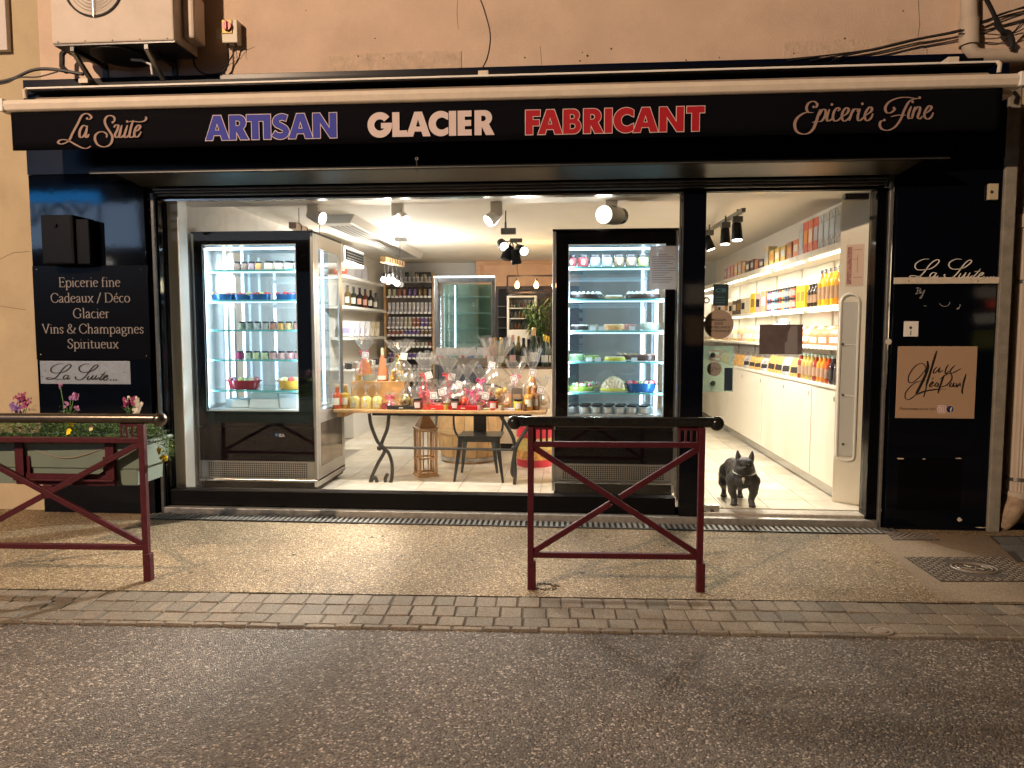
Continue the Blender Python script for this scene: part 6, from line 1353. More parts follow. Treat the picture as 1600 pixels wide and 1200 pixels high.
# counter with champagne on the right of the table, plant behind
YK = D(8.4); x0, x1 = PX(758, 500, YK), PX(870, 500, YK); zk = PZ(820, 573, YK)
t = thing('champagne_counter', 'cream counter with dark edge carrying the champagne bottles', 'counter', ((x0 + x1) / 2, YK, FZ))
MB().box(x0, x1, YK, YK + .5, FZ + .08, zk - .022).build('cabinet', mat('cream_cabinet', (.66, .56, .42), .5), t); MB().box(x0 - .02, x1 + .02, YK - .02, YK + .52, zk - .02, zk).build('worktop', mat('dark_edge_top', (.10, .06, .04), .4), t, bevel=.003); MB().box(x0, x1, YK + .03, YK + .4, FZ, FZ + .078).build('plinth', black_satin, t)
chs = [(767, 'rose', 1.0), (774, 'amber', 1.0), (783, 'gold', 1.0), (792, 'dark', 1.0), (801, 'pink', 1.1), (810, 'gold', 1.05), (818, 'dark', 1.0), (826, 'dark', .95), (834, 'tall', 1.35), (842, 'dark', 1.05), (851, 'gold2', 1.1), (856, 'gold2', 1.05)]
spec = {'rose': ((.6, .25, .2), (.55, .3, .28)), 'amber': ((.5, .25, .05), (.5, .3, .1)), 'gold': ((.25, .2, .06), (.62, .42, .12)), 'dark': ((.02, .03, .02), (.02, .02, .025)), 'pink': ((.02, .025, .02), (.60, .32, .28)), 'tall': ((.02, .035, .02), (.60, .36, .16)), 'gold2': ((.03, .05, .03), (.65, .42, .05))}
nm_ = {'rose': 'rose coloured', 'amber': 'amber', 'gold': 'gold foiled', 'dark': 'dark', 'pink': 'pink foiled', 'tall': 'tallest orange foiled', 'gold2': 'yellow gold foiled'}
for k, (px, s_, sc2) in enumerate(chs):
    g_, f_ = spec[s_]; yy = YK + .10 + (.12 if k % 2 else 0)
    put('champagne_bottle', champagne(mat('dark_glass_%s' % s_, g_, .08, coat=.5), mat('foil_%s' % s_, f_, .3, .6, var=.2, vs=90), mat('label_pink', (.62, .34, .30), .5) if s_ in ('pink', 'dark') and k % 3 == 1 else paper), (PX(px, 560, yy), yy, zk + .001), '%s champagne bottle, %s from the left on the cream counter' % (nm_[s_], ORD[k]), 'bottle', 'champagne bottles on the cream counter', s=1.12 * sc2)
Y = D(10.3); t = thing('potted_plant', 'leafy green plant with narrow drooping leaves behind the champagne bottles', 'plant', P(842, 600, Y))
st = MB(); lv = MB(); lv2 = MB(); base = Vector((PX(843, 560, Y), Y, PZ(843, 560, Y)))
for k in range(9):
    tip = P(R.uniform(822, 868), R.uniform(458, 505), Y + R.uniform(-.15, .15)); mid = (base + tip) / 2 + Vector((R.uniform(-.04, .04), 0, .05)); pts = catmull([tuple(base), tuple(mid), tuple(tip)], 8); st.tube(pts, .006, 5)
    for j, p in enumerate(pts[4:]):
        for q in range(7): leaf(R.choice((lv, lv, lv2)), p, rdir(-.5, .8), R.uniform(.09, .19), R.uniform(.014, .026), .35)
st.build('stem', mat('brown_stem', (.12, .08, .04), .8), t); lv.build('leaves', mat('plant_leaf', (.045, .115, .03), .4, var=.3, vs=20), t); lv2.build('pale_leaves', mat('plant_leaf_pale', (.14, .24, .07), .4, var=.3, vs=20), t)
MB().lathe([(.10, 0), (.14, .25), (.13, .25), (.001, .24)], 16, (base.x, Y, base.z - .25)).build('pot', mat('terracotta', (.35, .16, .09), .8), t, True); MB().box(base.x - .2, base.x + .2, Y - .15, Y + .15, FZ, base.z - .25).build('stand', woodl, t)
# crate counter with packets
YQ = D(8.6); x0, x1 = PX(685, 500, YQ), PX(775, 500, YQ); zq = PZ(730, 572, YQ)
t = thing('packet_tray', 'long grey wooden tray filled with white packets on a slate stand', 'tray', ((x0 + x1) / 2, YQ, zq)); gw = mat('weathered_grey_wood', (.36, .33, .28), .7, var=.25, vs=12, bump=.2, bs=40)
MB().box(x0, x1, YQ - .012, YQ, zq, zq + .10).build('front_board', gw, t, bevel=.002); MB().box(x0, x1, YQ + .30, YQ + .312, zq, zq + .10).build('back_board', gw, t); MB().box(x0, x1, YQ + .001, YQ + .299, zq, zq + .012).build('bottom', gw, t)
for x in (x0, x1 - .012): MB().box(x, x + .012, YQ + .001, YQ + .299, zq + .013, zq + .10).build('end_board', gw, t)
for k, px in enumerate((686, 697, 709, 722, 736, 750, 762)):
    put('flour_packet', pouch(.15, .08, .21, [mat('white_packet', (.72, .70, .67), .5, var=.12, vs=20), mat('grey_white_packet', (.62, .62, .64), .4, var=.15, vs=25)][k % 2], [mat('pink_print', (.62, .2, .2), .6), mat('blue_print', (.2, .3, .6), .6), mat('green_print', (.3, .5, .35), .6)][k % 3]), (PX(px + 2, 560, YQ + .08), YQ + .08 + .06 * (k % 2), zq + .014), '%s white packet from the left in the grey wooden tray' % ORD[k], 'packet', 'white packets in the grey tray', tilt=(-.12, (R.random() - .5) * .5))
t = thing('slate_stand', 'dark slate stand under the grey packet tray', 'stand', ((x0 + x1) / 2, YQ, FZ)); MB().box(x0 + .02, x1 - .02, YQ + .02, YQ + .30, FZ + .5, zq - .002).build('box', mat('slate_blue', (.12, .15, .20), .4), t)
for x in (x0 + .05, x1 - .05): MB().box(x - .02, x + .02, YQ + .1, YQ + .2, FZ, FZ + .499).build('leg', dark_metal, t)

# ------------------------------------------------------------------ display table
YT = D(6.45); TZ = PZ(690, 641, YT)
tx0, tx1 = PX(520, 640, YT), PX(853, 645, YT)
t = thing('display_table', 'long wooden table on curved black iron legs with scrolls, covered with gift packs', 'table', ((tx0 + tx1) / 2, YT, FZ))
MB().box(tx0, tx1, YT - .005, YT + .50, TZ - .032, TZ).build('table_top', woodl, t, bevel=.006)
MB().box(PX(580, 645, YT), PX(830, 645, YT), YT + .03, YT + .06, TZ - .058, TZ - .034).build('iron_rail', black_satin, t); MB().box(PX(580, 645, YT), PX(830, 645, YT), YT + .42, YT + .45, TZ - .058, TZ - .034).build('iron_rail', black_satin, t)
MB().box(tx0 + .03, tx0 + .10, YT + .03, YT + .4, TZ - .075, TZ - .034).build('cross_batten', wood2, t)
def leg(pts, Y): MB().tube(catmull([tuple(P(x, y, Y)) for x, y in pts], 6), .017, 8).build('leg', mat('dark_iron', (.035, .033, .03), .45, .5), t, True)
for s_, ox in ((0, 0), (1, 0)):
    pass
leg([(577, 646), (580, 665), (590, 690), (601, 703), (590, 725), (580, 748), (578, 768)], YT + .045); leg([(608, 646), (605, 670), (596, 696), (606, 706), (612, 722), (613, 738)], YT + .05)
leg([(578, 766), (580, 752), (586, 746), (589, 755), (587, 766)], YT + .047); leg([(613, 738), (611, 752), (604, 758), (602, 748), (606, 740)], YT + .052)
leg([(830, 660), (806, 700), (805, 740), (803, 768)], YT + .045); leg([(780, 646), (800, 680), (805, 702)], YT + .05); leg([(805, 702), (800, 735), (803, 745)], YT + .05)
MB().tube([P(592, 699, YT + .05), P(808, 703, YT + .05)], .012, 8).build('stretcher', MATS['dark_iron'], t, True)
for px in (593, 803): MB().ball(tuple(P(px, 700, YT + .05)), .026, 12, 8).build('knob', MATS['dark_iron'], t, True)
MB().tube(catmull([tuple(P(x, y, YT + .02)) for x, y in ((842, 643), (850, 634), (855, 640), (853, 646))], 4), .003, 5).build('wire_hook', steel, t)
# wooden riser box on the table
ry = YT + .28; rx0, rx1 = PX(548, 600, ry), PX(632, 600, ry); rz1 = PZ(590, 596, ry)
t = thing('wooden_riser', 'honey wooden riser box under the upper gift packs on the left of the table', 'riser', ((rx0 + rx1) / 2, ry, TZ)); MB().box(rx0, rx1, ry, ry + .2, TZ + .001, rz1).build('box', wood2, t, bevel=.004)
def on(px, py, Y): return P(px, py, Y)
def gift(lbl, px, Y, z, w_px, h_px, inner, bow=None, card=True, seed=1, neck=.62, fan=1.5):
    d = Y - CAMY; r_ = w_px / F * d / 2; h = h_px / F * d; x = PX(px, 600, Y)
    t = thing('gift_pack', lbl, 'gift pack', (x, Y, z)); 
    o = cello_mb(r_, h, neck, fan, seed=seed)().build('cellophane', cello, t, True, world=False)
    for (pn, mb, m_) in inner(r_, h): mb.build(pn, m_, t, True, world=False)
    if bow:
        mb = MB(); zb__ = h * neck
        for s_ in (-1, 1):
            mb.tube(catmull([(0, -.02, zb__), (s_ * .03, -.035, zb__ + .025), (s_ * .045, -.03, zb__), (0, -.025, zb__ - .005)], 4), .005, 6)
            mb.tube(catmull([(0, -.025, zb__), (s_ * .02, -r_ * .6, zb__ * .7), (s_ * .035, -r_ * .95, zb__ * .3)], 4), .0035, 5)
        mb.build('ribbon', bow, t, True, world=False)
    if card:
        a = R.uniform(-.3, .3); c = Vector((R.uniform(-.3, .5) * r_, -r_ * .85, h * .62)); mb = MB(); s_ = .032
        def q(u, v, y=0): return c + Vector((u * math.cos(a) - v * math.sin(a), y, u * math.sin(a) + v * math.cos(a)))
        mb.add([q(-s_, -s_), q(s_, -s_), q(s_, s_), q(-s_, s_), q(-s_, -s_, .002), q(s_, -s_, .002), q(s_, s_, .002), q(-s_, s_, .002)], [(0, 1, 2, 3), (7, 6, 5, 4), (0, 4, 5, 1), (1, 5, 6, 2), (2, 6, 7, 3), (3, 7, 4, 0)]); mb.build('card', white_paint, t, world=False)
        mb = MB(); k_ = s_ * .72
        for (u0, v0, u1, v1) in ((-k_, -k_, k_, -k_ + .004), (-k_, k_ - .004, k_, k_), (-k_, -k_ + .004, -k_ + .004, k_ - .004), (k_ - .004, -k_ + .004, k_, k_ - .004)): mb.add([q(u0, v0, -.001), q(u1, v0, -.001), q(u1, v1, -.001), q(u0, v1, -.001)], [(0, 1, 2, 3)])
        mb.build('card_border', mat('wine_print', (.28, .05, .07), .6), t, world=False)
    return t
pinkr = mat('pink_ribbon', (.70, .06, .20), .35); redr = mat('red_ribbon', (.65, .05, .05), .35)
m_or = mat('orange_biscuits', (.80, .28, .06), .6, var=.35, vs=60); m_tin = mat('pale_green_tin', (.45, .48, .36), .4); m_pk = mat('pink_sweets', (.76, .13, .16), .5, var=.35, vs=50); m_gd = mat('golden_sweets', (.76, .42, .06), .4, var=.4, vs=50); m_wh = mat('white_sweets', (.75, .68, .6), .5, var=.25, vs=60); m_dk = mat('dark_bottle_fill', (.05, .03, .05), .3)
def inn(*kinds):
    def f(r, h):
        out = []
        for k in kinds:
            if k == 'cone': out.append(('biscuit_bag', MB().lathe([(r * .62, h * .12), (r * .55, h * .3), (r * .28, h * .55), (.001, h * .56)], 14, (0, 0, 0), 1, .7), m_or))
            if k == 'tin': out.append(('tin', MB().lathe([(r * .5, .002), (r * .5, h * .15), (.001, h * .16)], 16, (r * .3, -r * .1, 0), 1, .8), m_tin)); out.append(('jar', MB().lathe([(r * .25, .002), (r * .25, h * .14), (.001, h * .15)], 12, (-r * .6, -.01, 0)), m_gd))
            if k == 'pink': 
                mb = MB()
                for j in range(22): mb.ball((R.uniform(-.65, .65) * r, R.uniform(-.5, .3) * r, R.uniform(.04, .38) * h), r * R.uniform(.10, .17), 8, 5)
                out.append(('sweets', mb, m_pk))
            if k == 'gold':
                mb = MB()
                for j in range(20): mb.ball((R.uniform(-.7, .7) * r, R.uniform(-.5, .3) * r, R.uniform(.03, .26) * h), r * R.uniform(.10, .17), 8, 5)
                out.append(('nuts', mb, m_gd))
            if k == 'white':
                mb = MB()
                for j in range(20): mb.ball((R.uniform(-.65, .65) * r, R.uniform(-.5, .3) * r, R.uniform(.04, .36) * h), r * R.uniform(.10, .18), 8, 5)
                out.append(('meringues', mb, m_wh))
            if k == 'basket': out.append(('basket', MB().lathe([(r * .7, .002), (r * .85, h * .16), (r * .8, h * .16), (r * .66, .02)], 18, (0, 0, 0), 1, .75), wood2))
            if k == 'bottle': out.append(('bottle', MB().lathe([(r * .26, .002), (r * .27, h * .3), (r * .1, h * .4), (r * .1, h * .55), (.001, h * .55)], 12), m_dk))
            if k == 'box': out.append(('box', MB().box(-r * .5, r * .5, -r * .3, r * .3, .002, h * .3), m_pk))
        return out
    return f
yu = ry + .09
gift('gift pack with orange biscuits and a pink ribbon, left on the wooden riser', 571, yu, rz1 + .001, 34, 66, inn('cone', 'tin'), pinkr, True, 1, .66, 1.25)
put('rose_wine_bottle', [('body', 'rw', lathe_mb([(.052, 0), (.056, .01), (.054, .05), (.030, .17), (.015, .24), (.014, .30)], 18), mat('rose_wine', (.72, .22, .10), .08, coat=.4), True), ('cap', 'rc', lathe_mb([(.0155, .23), (.0155, .305), (.001, .306)], 12), mat('cream_capsule', (.72, .60, .40), .4), True), ('label', 'rl', lambda: MB().add([(.0562 * math.cos(a), .0562 * math.sin(a), z) for z in (.012, .05) for a in [-2.5 + 1.8 * i / 6 for i in range(7)]], [(i, i + 1, 8 + i, 7 + i) for i in range(6)]), paper)],
    (PX(598, 590, yu), yu, rz1 + .001), 'bell shaped rose wine bottle with cream capsule on the wooden riser', 'bottle', s=1.05)
gift('big round gift pack with golden jars and wide fan top on the wooden riser', 626, yu - .02, rz1 + .001, 40, 64, inn('tin', 'gold'), goldf, True, 2, .60, 1.6)
ymid = YT + .22
gift('gift pack with a red ribbon and framed card right of the wooden riser', 665, ymid, TZ + .001, 36, 84, inn('pink', 'box'), redr, True, 3, .60, 1.2)
gift('tall gift pack behind with wide crumpled fan top in the middle of the table', 777, ymid + .1, TZ + .001, 62, 108, inn('basket', 'gold'), None, True, 4, .60, 1.15)
gift('tall narrow gift pack with a bottle at the right end of the table', 832, ymid, TZ + .001, 30, 92, inn('bottle', 'cone'), None, True, 5, .60, 1.3)
gift('wide gift pack of pink and white sweets in the middle of the table', 752, YT + .16, TZ + .001, 46, 66, inn('pink', 'white'), pinkr, False, 6, .66, 1.0)
gift('round gift pack with white sweets left of the pink sweets pack', 712, YT + .20, TZ + .001, 42, 62, inn('white', 'basket'), None, True, 7, .66, 1.0)
gift('gift pack with dark bottles behind the black box on the table', 637, YT + .14, TZ + .001, 36, 58, inn('bottle', 'gold'), None, False, 8, .66, 1.5)
gift('small gift pack with pink ribbon lying low beside the black box', 610, YT + .10, TZ + .001, 24, 26, inn('pink'), pinkr, False, 9, .66, 1.2)
gift('low clear gift pack of pale sweets behind the red boxes', 690, YT + .16, TZ + .001, 30, 44, inn('white'), None, True, 10, .66, 1.2)
for k, (px, Y_, w_, h_, kk, bw, l_) in enumerate(((700, .30, 34, 78, ('gold', 'box'), redr, 'tall pack of gold nuts and a red ribbon behind the white sweets pack'), (730, .34, 36, 70, ('pink', 'basket'), None, 'wide pack of pink sweets in a basket behind the red egg'), (806, .30, 38, 74, ('white', 'gold'), pinkr, 'pale pack with pink ribbon behind the tall grey tin'), (648, .26, 30, 56, ('gold', 'tin'), None, 'gold filled pack behind the dark red jam jar'), (762, .10, 26, 36, ('pink',), redr, 'small pink pack left of the bright red jam jar'), (737, .12, 26, 40, ('white', 'pink'), pinkr, 'small white and pink pack behind the long deep red box'), (676, .10, 22, 36, ('pink',), None, 'small pink pack behind the flat red boxes'), (795, .14, 24, 44, ('cone',), None, 'small orange biscuit pack left of the grey tin'), (848, .16, 24, 50, ('gold',), None, 'gold filled pack at the far right end of the table'))):
    gift(l_, px, YT + Y_, TZ + .001, w_, h_, inn(*kk), bw, k % 2 == 0, 50 + k, .64, 1.3)
for k, (px, Y_, c_, l_) in enumerate(((668, .03, (.62, .10, .06), 'little red tin right of the dark red jam jar'), (697, .03, (.60, .42, .08), 'little gold tin between the red boxes'), (750, .02, (.62, .30, .30), 'little pink tin right of the long deep red box'), (600, .04, (.5, .08, .10), 'little crimson tin left of the black box'), (783, .03, (.55, .48, .35), 'little cream tin behind the wrapped bars'), (820, .02, (.20, .10, .05), 'little brown tin beside the yellow jam jar'))):
    put('sweet_tin', [('tin', 'st', lathe_mb([(.024, 0), (.025, .003), (.025, .05), (.001, .052)], 14), mat('tin_tone_%d' % k, c_, .35, .2, var=.2, vs=50), True), ('lid', 'sl', lathe_mb([(.026, .0525), (.026, .062), (.001, .063)], 14), goldf, True)], (PX(px, 640, YT + Y_), YT + Y_, TZ + .001), l_, 'tin')
for k, (px, w_) in enumerate(((554, 15), (572, 16), (589, 15))):
    gift('%s small bag of yellow lemon sweets from the left at the front of the table' % ORD[k], px, YT + .07, TZ + .001, w_ + 3, 40, (lambda r, h: [('sweets_block', MB().lathe([(r * .82, .002), (r * .85, h * .42), (r * .5, h * .5), (.001, h * .5)], 12, (0, 0, 0), 1, .7), mat('lemon_sweets', (.75, .62, .18), .5, var=.3, vs=70)), ('sticker', MB().box(-.018, .018, -r * .62, -r * .60, .02, .058), paper)]), None, False, 11 + k, .66, 1.1)
liq = lambda c: mat('liquor_%02x%02x' % (int(c[0] * 255), int(c[1] * 255)), c, .08, coat=.5, var=.15, vs=12)
for k, (px, c, Y) in enumerate(((527, (.45, .08, .03), .06), (540, (.50, .33, .06), .10), (826, (.52, .24, .04), .05), (836, (.35, .14, .04), .12))):
    put('infused_rum_bottle', bottle(.036, .185, liq(c), cap=cork, label=paper, neck=.32, shoulder=.08), (PX(px, 640, YT + Y), YT + Y, TZ + .001), ['red brown square liquor bottle at the left end of the table', 'golden liquor bottle behind the red brown one', 'amber liquor bottle with fruit at the right end of the table', 'dark amber bottle behind the right amber bottle'][k], 'bottle', s=1.2)
for k, (px, c, Y, h) in enumerate(((653, (.16, .05, .03), .05, .105), (711, (.10, .045, .035), .05, .105), (771, (.55, .03, .02), .06, .105), (810, (.66, .50, .04), .05, .105), (685, (.4, .18, .12), .12, .08))):
    put('jam_jar', jar(.045, h, mat('jam_%d' % k, c, .15, coat=.4), label=mat('small_square_label', (.70, .55, .5), .5), n=18), (PX(px, 640, YT + Y), YT + Y, TZ + .001), ['dark red jam jar right of the golden egg', 'dark brown jam jar behind the long red box', 'bright red jam jar in the middle right of the table', 'yellow jam jar in front of the grey tin at the right', 'pale pink jar behind the flat red boxes'][k], 'jar')
put('grey_tin', carton(.10, .07, .20, mat('grey_brown_tin', (.14, .11, .09), .4), mat('copper_print', (.35, .22, .12), .5)), (PX(808, 620, YT + .15), YT + .15, TZ + .001), 'tall grey brown box with copper print behind the yellow jam jar', 'box')
put('chocolate_egg', [('egg', 'egg', lathe_mb([(.001, 0), (.03, .006), (.048, .03), (.05, .055), (.036, .095), (.016, .12), (.001, .125)], 18, sy=.7), mat('gold_wrap', (.46, .36, .16), .25, .75, var=.25, vs=50), True), ('seal', 'eggs', lambda: MB().add([(.016 * math.cos(j * .7854), -.037, .045 + .016 * math.sin(j * .7854)) for j in range(8)], [tuple(range(8))]), mat('brown_seal', (.10, .03, .02), .4))], (PX(634, 630, YT + .05), YT + .05, TZ + .026), 'golden wrapped chocolate egg with a brown seal standing on the black box', 'egg')
put('chocolate_egg', [('egg', 'egg', lathe_mb([(.001, 0), (.03, .006), (.048, .03), (.05, .055), (.036, .095), (.016, .12), (.001, .125)], 18, sy=.7), mat('red_wrap', (.50, .06, .03), .25, .5, var=.4, vs=40), True), ('seal', 'eggs', lambda: MB().add([(.016 * math.cos(j * .7854), -.037, .045 + .016 * math.sin(j * .7854)) for j in range(8)], [tuple(range(8))]), ink)], (PX(726, 630, YT + .08), YT + .08, TZ + .001), 'red wrapped chocolate egg behind the long red box', 'egg')
for k, (x0_, x1_, h, m_, l_) in enumerate(((605, 649, .036, mat('black_card', (.02, .018, .018), .35), 'long flat black chocolate box at the front of the table'), (661, 693, .026, mat('red_card', (.62, .03, .02), .35), 'flat red box pile left of the long red box'), (701, 746, .040, mat('deep_red_card', (.42, .01, .015), .3), 'long deep red chocolate box at the front of the table'))):
    xa_, xb_ = PX(x0_, 635, YT + .02), PX(x1_, 635, YT + .02); t = thing('chocolate_box', l_, 'box', ((xa_ + xb_) / 2, YT + .02, TZ)); MB().box(xa_, xb_, YT + .01, YT + .10, TZ + .001, TZ + h).build('carton', m_, t, bevel=.002)
    MB().box((xa_ + xb_) / 2 - .02, (xa_ + xb_) / 2 + .02, YT + .0085, YT + .0095, TZ + h * .4, TZ + h * .6).build('front_print', paper, t)
    if k == 1: MB().box(xa_ + .02, xb_ + .03, YT + .02, YT + .11, TZ + h + .001, TZ + h + .016).build('upper_carton', m_, t, bevel=.002)
for k, (px, a, m_, l_) in enumerate(((764, .5, mat('pale_green_bar', (.55, .60, .35), .5), 'pale green wrapped chocolate bar lying askew on the table'), (798, -.5, mat('lilac_bar', (.45, .40, .45), .5), 'lilac wrapped chocolate bar lying askew at the right of the table'), (781, .1, mat('pale_pink_bar', (.65, .5, .45), .5), 'pink wrapped bar lying between the green and the lilac bar'))):
    put('chocolate_bar', carton(.12, .07, .016, m_), (PX(px, 640, YT + .06), YT + .06, TZ + .001), l_, 'chocolate bar', rz=a)
for k, px in enumerate((752, 790)):
    t = thing('nut_bag', 'clear bag of orange candied fruit, %s of the bright red jam jar' % ('left', 'right')[k], 'bag', (PX(px, 640, YT + .09), YT + .09, TZ)); mb = MB()
    for j in range(26): mb.ball((R.gauss(0, .018), R.gauss(0, .012), R.uniform(.012, .05)), R.uniform(.007, .012), 7, 5)
    mb.build('candied_fruit', mat('candied_orange', (.72, .30, .05), .35, var=.3, vs=50), t, True, world=False); cello_mb(.042, .15, .55, 1.1, seed=30 + k)().build('bag', cello, t, True, world=False)

# things under and behind the table
def barrel(lbl, px, wpx, pyt, Y, staves=16, cat='barrel'):
    x = PX(px, 680, Y); r_ = wpx / 2 / F * (Y - CAMY); z1 = PZ(px, pyt, Y); h = z1 - FZ; t = thing('wooden_barrel', lbl, cat, (x, Y, FZ))
    mt_ = [mat('pale_stave', (.60, .38, .17), .55, var=.2, vs=8, bump=.1, bs=30), mat('honey_stave', (.54, .32, .13), .55, var=.2, vs=8, bump=.1, bs=30)]
    for k in range(staves):
        a0, a1 = 6.2832 * (k + .02) / staves, 6.2832 * (k + .98) / staves; mb = MB(); vs = []
        for z, s_ in ((0, .82), (h * .3, .95), (h * .6, 1), (h, .94)):
            for a, ro in ((a0, 1), (a1, 1), (a1, .93), (a0, .93)): vs.append((x + r_ * s_ * ro * math.cos(a), Y + r_ * s_ * ro * math.sin(a), FZ + z))
        mb.add(vs, [(i * 4 + j, i * 4 + (j + 1) % 4, i * 4 + 4 + (j + 1) % 4, i * 4 + 4 + j) for i in range(3) for j in range(4)] + [(3, 2, 1, 0), (12, 13, 14, 15)]).build('stave', mt_[k % 2], t)
    for z, s_ in ((h * .08, .875), (h * .62, 1.012)): MB().lathe([(r_ * s_, z - .02), (r_ * (s_ + .01), z + .02), (r_ * (s_ - .02), z + .02), (r_ * (s_ - .03), z - .02)], 32, (x, Y, FZ)).build('hoop', grey_metal if z < h * .3 else mat('pale_wood_hoop', (.58, .40, .2), .5), t, True)
    return t
barrel('big pale wooden barrel behind the chair under the table', 733, 103, 640, D(7.75)); 
Y = D(7.5); x = PX(836, 690, Y); r_ = 30 / F * 7.5; t = thing('red_drum', 'red and yellow patterned drum stool behind the right barrier', 'stool', (x, Y, FZ)); zt_ = PZ(836, 664, Y)
h = zt_ - FZ
for (a, b, m_, nm) in ((0, .18, mat('drum_red', (.62, .03, .05), .5), 'red_band'), (.18, .42, mat('drum_red_yellow', (.62, .30, .08), .5, var=.5, vs=30), 'flame_band'), (.42, .72, mat('drum_yellow', (.66, .48, .14), .5, var=.25, vs=24), 'yellow_band'), (.72, 1, MATS['drum_red'], 'red_band')):
    MB().lathe([(r_ * (.95 + .05 * math.sin(3.14 * a)), h * a + .001), (r_ * (.95 + .05 * math.sin(3.14 * b)), h * b - .0005)], 28, (x, Y, FZ)).build(nm, m_, t, True)
# lantern
Y = D(6.75); t = thing('wooden_lantern', 'wooden garden lantern with pitched roof standing on the floor under the table', 'lantern', P(665, 757, Y)); t.location.z = FZ
x0, x1 = PX(643, 720, Y), PX(668, 720, Y); w_ = x1 - x0; cx = (x0 + x1) / 2; zT = PZ(665, 671, Y); z0 = FZ
lw = mat('lantern_wood', (.40, .22, .09), .5, var=.25, vs=10, bump=.1, bs=40); Wd = .155
ml = Matrix.Rotation(rad(28), 3, 'Z'); ctr = Vector((PX(662, 720, Y), Y + .1, 0))
def lb2(mb): mb.v = [tuple(ml @ Vector(v) + ctr) for v in mb.v]; return mb
s_ = .082; hT = zT - FZ
lb2(MB().box(-s_ - .02, s_ + .02, -s_ - .02, s_ + .02, FZ + .001, FZ + .02)).build('base', lw, t, bevel=.003)
lb2(MB().box(-s_ - .02, s_ + .02, -s_ - .02, s_ + .02, zT - .005, zT + .012)).build('eaves', lw, t, bevel=.003)
zr = PZ(665, 648, Y); q = s_ + .005
lb2(MB().add([(-q, -q, zT + .013), (q, -q, zT + .013), (q, q, zT + .013), (-q, q, zT + .013), (-.02, -.02, zr), (.02, -.02, zr), (.02, .02, zr), (-.02, .02, zr)], [(3, 2, 1, 0), (4, 5, 6, 7)] + [(i, (i + 1) % 4, 4 + (i + 1) % 4, 4 + i) for i in range(4)])).build('roof', lw, t)
for sx in (-1, 1):
    for sy in (-1, 1): lb2(MB().box(sx * s_ - .012, sx * s_ + .012, sy * s_ - .012, sy * s_ + .012, FZ + .021, zT - .006)).build('corner_post', lw, t)
for zz_ in (FZ + .03, FZ + hT * .38, zT - .02):
    for sy in (-1, 1):
        lb2(MB().box(-s_ + .013, s_ - .013, sy * s_ - .006, sy * s_ + .006, zz_ - .008, zz_ + .008)).build('rail', lw, t); lb2(MB().box(sy * s_ - .006, sy * s_ + .006, -s_ + .013, s_ - .013, zz_ - .008, zz_ + .008)).build('rail', lw, t)
for sy in (-1, 1): lb2(MB().box(-.006, .006, sy * s_ - .004, sy * s_ + .004, FZ + .04, zT - .03)).build('glazing_bar', lw, t); lb2(MB().box(sy * s_ - .004, sy * s_ + .004, -.006, .006, FZ + .04, zT - .03)).build('glazing_bar', lw, t)
# metal chair seen from behind
Y = D(6.62); t = thing('metal_chair', 'dark grey metal cafe chair tucked under the table', 'chair', P(748, 768, Y)); t.location.z = FZ
cm_ = mat('gunmetal_paint', (.05, .06, .062), .28, .6, var=.15, vs=12)
zs_ = PZ(748, 685, Y); sx0, sx1 = PX(714, 685, Y), PX(783, 685, Y); Yb = Y + .36
MB().box(sx0, sx1, Y, Yb, zs_, zs_ + .02).build('seat', cm_, t, bevel=.008); MB().box(sx0 + .01, sx1 - .01, Y - .004, Y - .001, zs_ - .035, zs_ + .004).build('seat_skirt', cm_, t, bevel=.001)
def tl(x0_, y0_, x1_, y1_, Ya, Yb_, w0=.045, w1=.022):
    a, b = P(x0_, y0_, Ya), P(x1_, y1_, Yb_); b.z = FZ + .001; mb = MB()
    mb.add([(a.x - w0 / 2, Ya - .012, a.z), (a.x + w0 / 2, Ya - .012, a.z), (a.x + w0 / 2, Ya + .012, a.z), (a.x - w0 / 2, Ya + .012, a.z), (b.x - w1 / 2, b.y - .01, b.z), (b.x + w1 / 2, b.y - .01, b.z), (b.x + w1 / 2, b.y + .01, b.z), (b.x - w1 / 2, b.y + .01, b.z)], [(0, 1, 2, 3), (7, 6, 5, 4)] + [(i, (i + 1) % 4, 4 + (i + 1) % 4, 4 + i)[::-1] for i in range(4)]); mb.build('leg', cm_, t)
tl(720, 687, 710, 768, Y + .0, Y - .05); tl(777, 687, 786, 768, Y + .0, Y - .05); tl(727, 690, 722, 755, Yb - .02, Yb + .03); tl(771, 690, 777, 755, Yb - .02, Yb + .03)
MB().box(PX(740, 670, Yb), PX(760, 670, Yb), Yb - .012, Yb + .002, zs_ + .02, PZ(748, 590, Yb)).build('back_splat', cm_, t, bevel=.003)
for s_, px in ((-1, 709), (1, 786)): MB().tube(catmull([tuple(P(px, 620, Yb)), tuple(P(px, 660, Yb)), tuple(P(px + 3 * -s_, 676, Yb)), tuple(P(px + 9 * -s_, 683, Yb))], 5), .011, 8).build('back_tube', cm_, t, True)
MB().tube(catmull([tuple(P(709, 622, Yb)), tuple(P(714, 605, Yb)), tuple(P(748, 600, Yb)), tuple(P(782, 605, Yb)), tuple(P(786, 622, Yb))], 5), .011, 8).build('back_tube', cm_, t, True)
